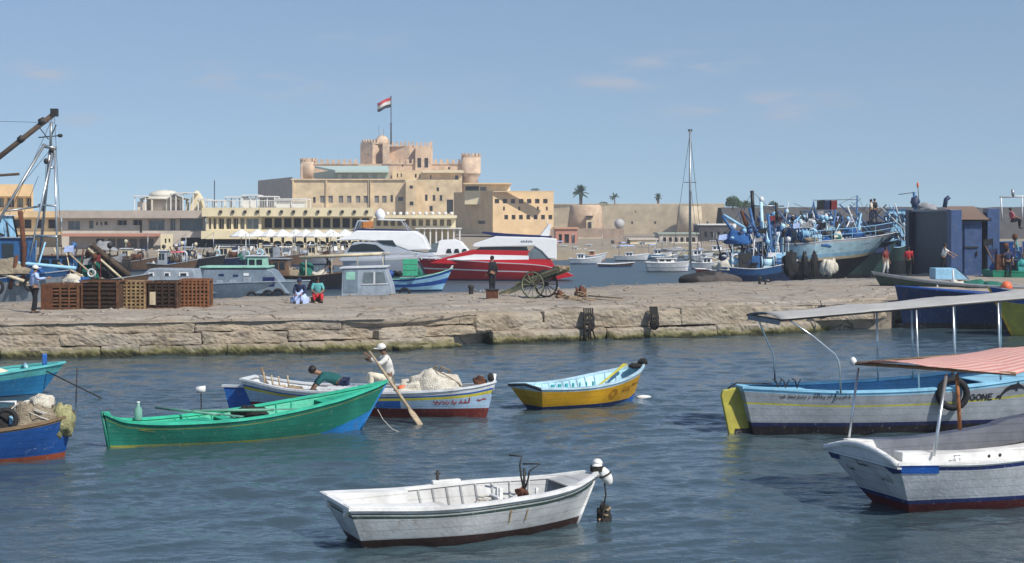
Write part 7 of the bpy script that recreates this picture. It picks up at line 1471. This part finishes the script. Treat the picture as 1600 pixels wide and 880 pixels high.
for i in range(nx+1):
    for j in range(ny+1):
        v=-1+2*j/ny; x=xc0+5.5*i/nx; lo=max(0,(.7 if v<0 else 0)*-v); xx=x+ (1.4*max(0,-v)**1.2)*(1-i/nx); vs.append((xx,v*CW,caz(xx,v)))
b.add(vs,[(i*(ny+1)+j,(i+1)*(ny+1)+j,(i+1)*(ny+1)+j+1,i*(ny+1)+j+1) for i in range(nx) for j in range(ny)],sm=True); b.build('cloth',stripe,ca,solid=.012)
b=MB(); b.tube([(xc0,CW,caz(xc0,1)),(xc0+1.4,-CW,caz(xc0+1.4,-1))],.03,6); b.tube([(xc0,CW,caz(xc0,1)),(xc0+5.5,CW,caz(xc0+5.5,1))],.02,6); b.build('frame',M['wood_old'],ca); MB().blob((xc0,CW,caz(xc0,1)+.03),(.06,.06,.07),6,.1).build('knob',M['white_plastic'],ca)
def pole(px0,py0,Y0,px1,py1,Y1,m,rr=.022): b=MB(); b.tube([toL(vb,px0,py0,Y0),toL(vb,px1,py1,Y1)],rr,8); b.build('pole',M[m],ca)
pole(1341,575,25.1,1326,690,24.8,'aluminium'); pole(1479,585,23.9,1459,712,23.3,'aluminium',.026); pole(1495,585,23.9,1500,672,23.9,'rust_orange',.03)
# --- boats at the left edge
paint('t_hull',(.02,.20,.42),dirt=(.1,.3,.45),streak=.5); paint('t_rim',(.12,.50,.50),dirt=(.3,.5,.4),streak=.3)
lt=boatW('fishing_boat','blue boat with a turquoise rim rising to a bow, upper left edge',(-260,630),(62,618),1.9,[(0,.9),(.45,.42),(.6,.5),(.8,.68),(1,.82)],[('z',.06,1),('f',.72,0),('f',1,2)],['t_hull','boat_navy','t_rim'],'fishing boat',rb=.62,rs=.2,kz=-.35,inner='t_rim',gun='t_rim',floor=.4,N=36)
b=MB(); b.cbox((lt.L/2+.12,0,.92),(.12,.12,.30)); b.build('stem_head',M['f_blue'],lt.root,bevel=.02); b=MB(); b.tube([(lt.L/2-.35,-.5,.78),(lt.L/2-.35,.5,.78)],.05,6); b.build('bow_beam',M['y_in'],lt.root)
heap(lt.root,(lt.L/2-1.75,0,.45),(.95,.6,.75),'cloth_cream',4,'sail_cover')
b_0=world(lt,(lt.L/2+.0,-.1,.72)); rope('dark mooring rope stretching from the turquoise bow down to the water',[b_0,W(162,624,.02)],.018,'rope_dark'); 
o=thing('stake','thin dark stake standing in the water by the turquoise rimmed bow','stake',(PX(118,38),38,0)); b=MB(); b.tube([(0,0,-.3),(.04,0,.85)],.016,6); b.build('pole',M['iron_dark'],o)
paint('redbrown',(.30,.07,.03)); paint('l_hull',(.012,.08,.30),dirt=(.06,.16,.42),streak=.45)
ll=boatW('fishing_boat','deep blue boat with an orange red waterline and nets on its blunt bow',(-240,728),(101,712),2.0,[(0,.6),(.5,.6),(.8,.68),(1,.80)],[('z',.09,1),('f',.94,0),('f',1,2)],['l_hull','redbrown','wood_old'],'fishing boat',rb=.16,rs=.2,kz=-.4,full=(.45,.45,.6),bprof=[(0,.7),(.4,1),(.7,.95),(.88,.7),(.97,.34),(1,.10)],inner='boat_lightblue',gun='wood_old',floor=.3,N=36)
deck(ll,'boat_grey',.45,.985,.04,'fore_deck')
o=thing('fishing_net','pile of tan netting and cream floats on the deep blue bow','fishing net',tuple(world(ll,(ll.L/2-.45,0,.66)))); MB().blob((-.1,0,0),(.52,.5,.40),16,.28,1.8,7,half=True).build('net',M['net_tan'],o); MB().blob((.02,.05,.36),(.24,.2,.17),12,.25,2,3).build('float_bag',M['net_white'],o); MB().blob((.46,-.05,.02),(.20,.26,.34),12,.3,2,5).build('loose_net',M['net_yellow'],o); MB().blob((-.55,-.1,0),(.25,.2,.14),10,.3,2,5).build('net_end',M['net_dark'],o)
b=MB(); r_=random.Random(3)
for k in range(6):
    a=r_.uniform(0,6.28); b.tube([Vector((-.1+.55*math.cos(a+.3*q)*math.sin(.2+q*.17),.52*math.sin(a+.3*q)*math.sin(.2+q*.17),.43*math.cos(.2+q*.17))) for q in range(8)],.012,5)
b.build('cork_line',M['rope_white'],o)
tyre(ll.root,(toL(ll,8,660,29).x,-.45,.78),.22); b=MB(); X0=toL(ll,25,650,29).x; b.tube([(X0-.45,.2,.6),(X0-.45,.2,1.05),(X0,.2,1.05),(X0,.2,.6)],.03,6); b.build('hoop',M['f_white'],ll.root); b=MB(); b.cbox((X0+.02,-.1,.74),(.3,.4,.16)); b.build('engine_box',M['boat_lightblue'],ll.root,bevel=.02); heap(ll.root,(X0-.35,-.1,.62),(.25,.3,.3),'net_dark',2)
b=MB(); r_=random.Random(9)
for k in range(420):
    x=r_.uniform(-20,20); f=line(FL,x); bk=line(BLN,x); y=f+.8+(bk-f-1.5)*r_.random()**1.6; s_=r_.choice([.015,.02,.03,.05,.07]) ; b.blob((x,y,quay_z(x,y)+s_*.3),(s_*1.3,s_,s_*.7),3,.3,2,k)
tag(b.build('rubble',M['quay_stone']),'small loose stones and grit scattered over the quay top','rubble',None,'stuff')
# wooden offcuts and stains of daily use
for i,(px,py,l,lab) in enumerate(((640,474,.9,'weathered plank lying flat on the quay left of the cart'),(330,486,.6,'short plank lying flat just right of the orange cage'),(985,452,.8,'pale plank near the rope pile on the quay'))):
    p=W(px,py,QZ); o=MB(); o.cbox((0,0,.03),(l,.12,.035)); tag(o.build('plank',M['wood_old'],None,(p.x,p.y,QZ),rz=.4*i-.3),lab,'plank')
cam=bpy.data.cameras.new('camera'); co=bpy.data.objects.new('camera',cam); COL.objects.link(co)
co.location=(0,0,H); co.rotation_euler=(R(90),0,0); cam.sensor_width=36; cam.lens=F/1600*36; cam.shift_y=-(440-HY)/1600; cam.clip_start=.5; cam.clip_end=20000
sc.camera=co; sc.render.resolution_x=1024; sc.render.resolution_y=563
sc.view_settings.view_transform='Standard'; sc.view_settings.look='None'; sc.view_settings.exposure=0; sc.view_settings.gamma=1
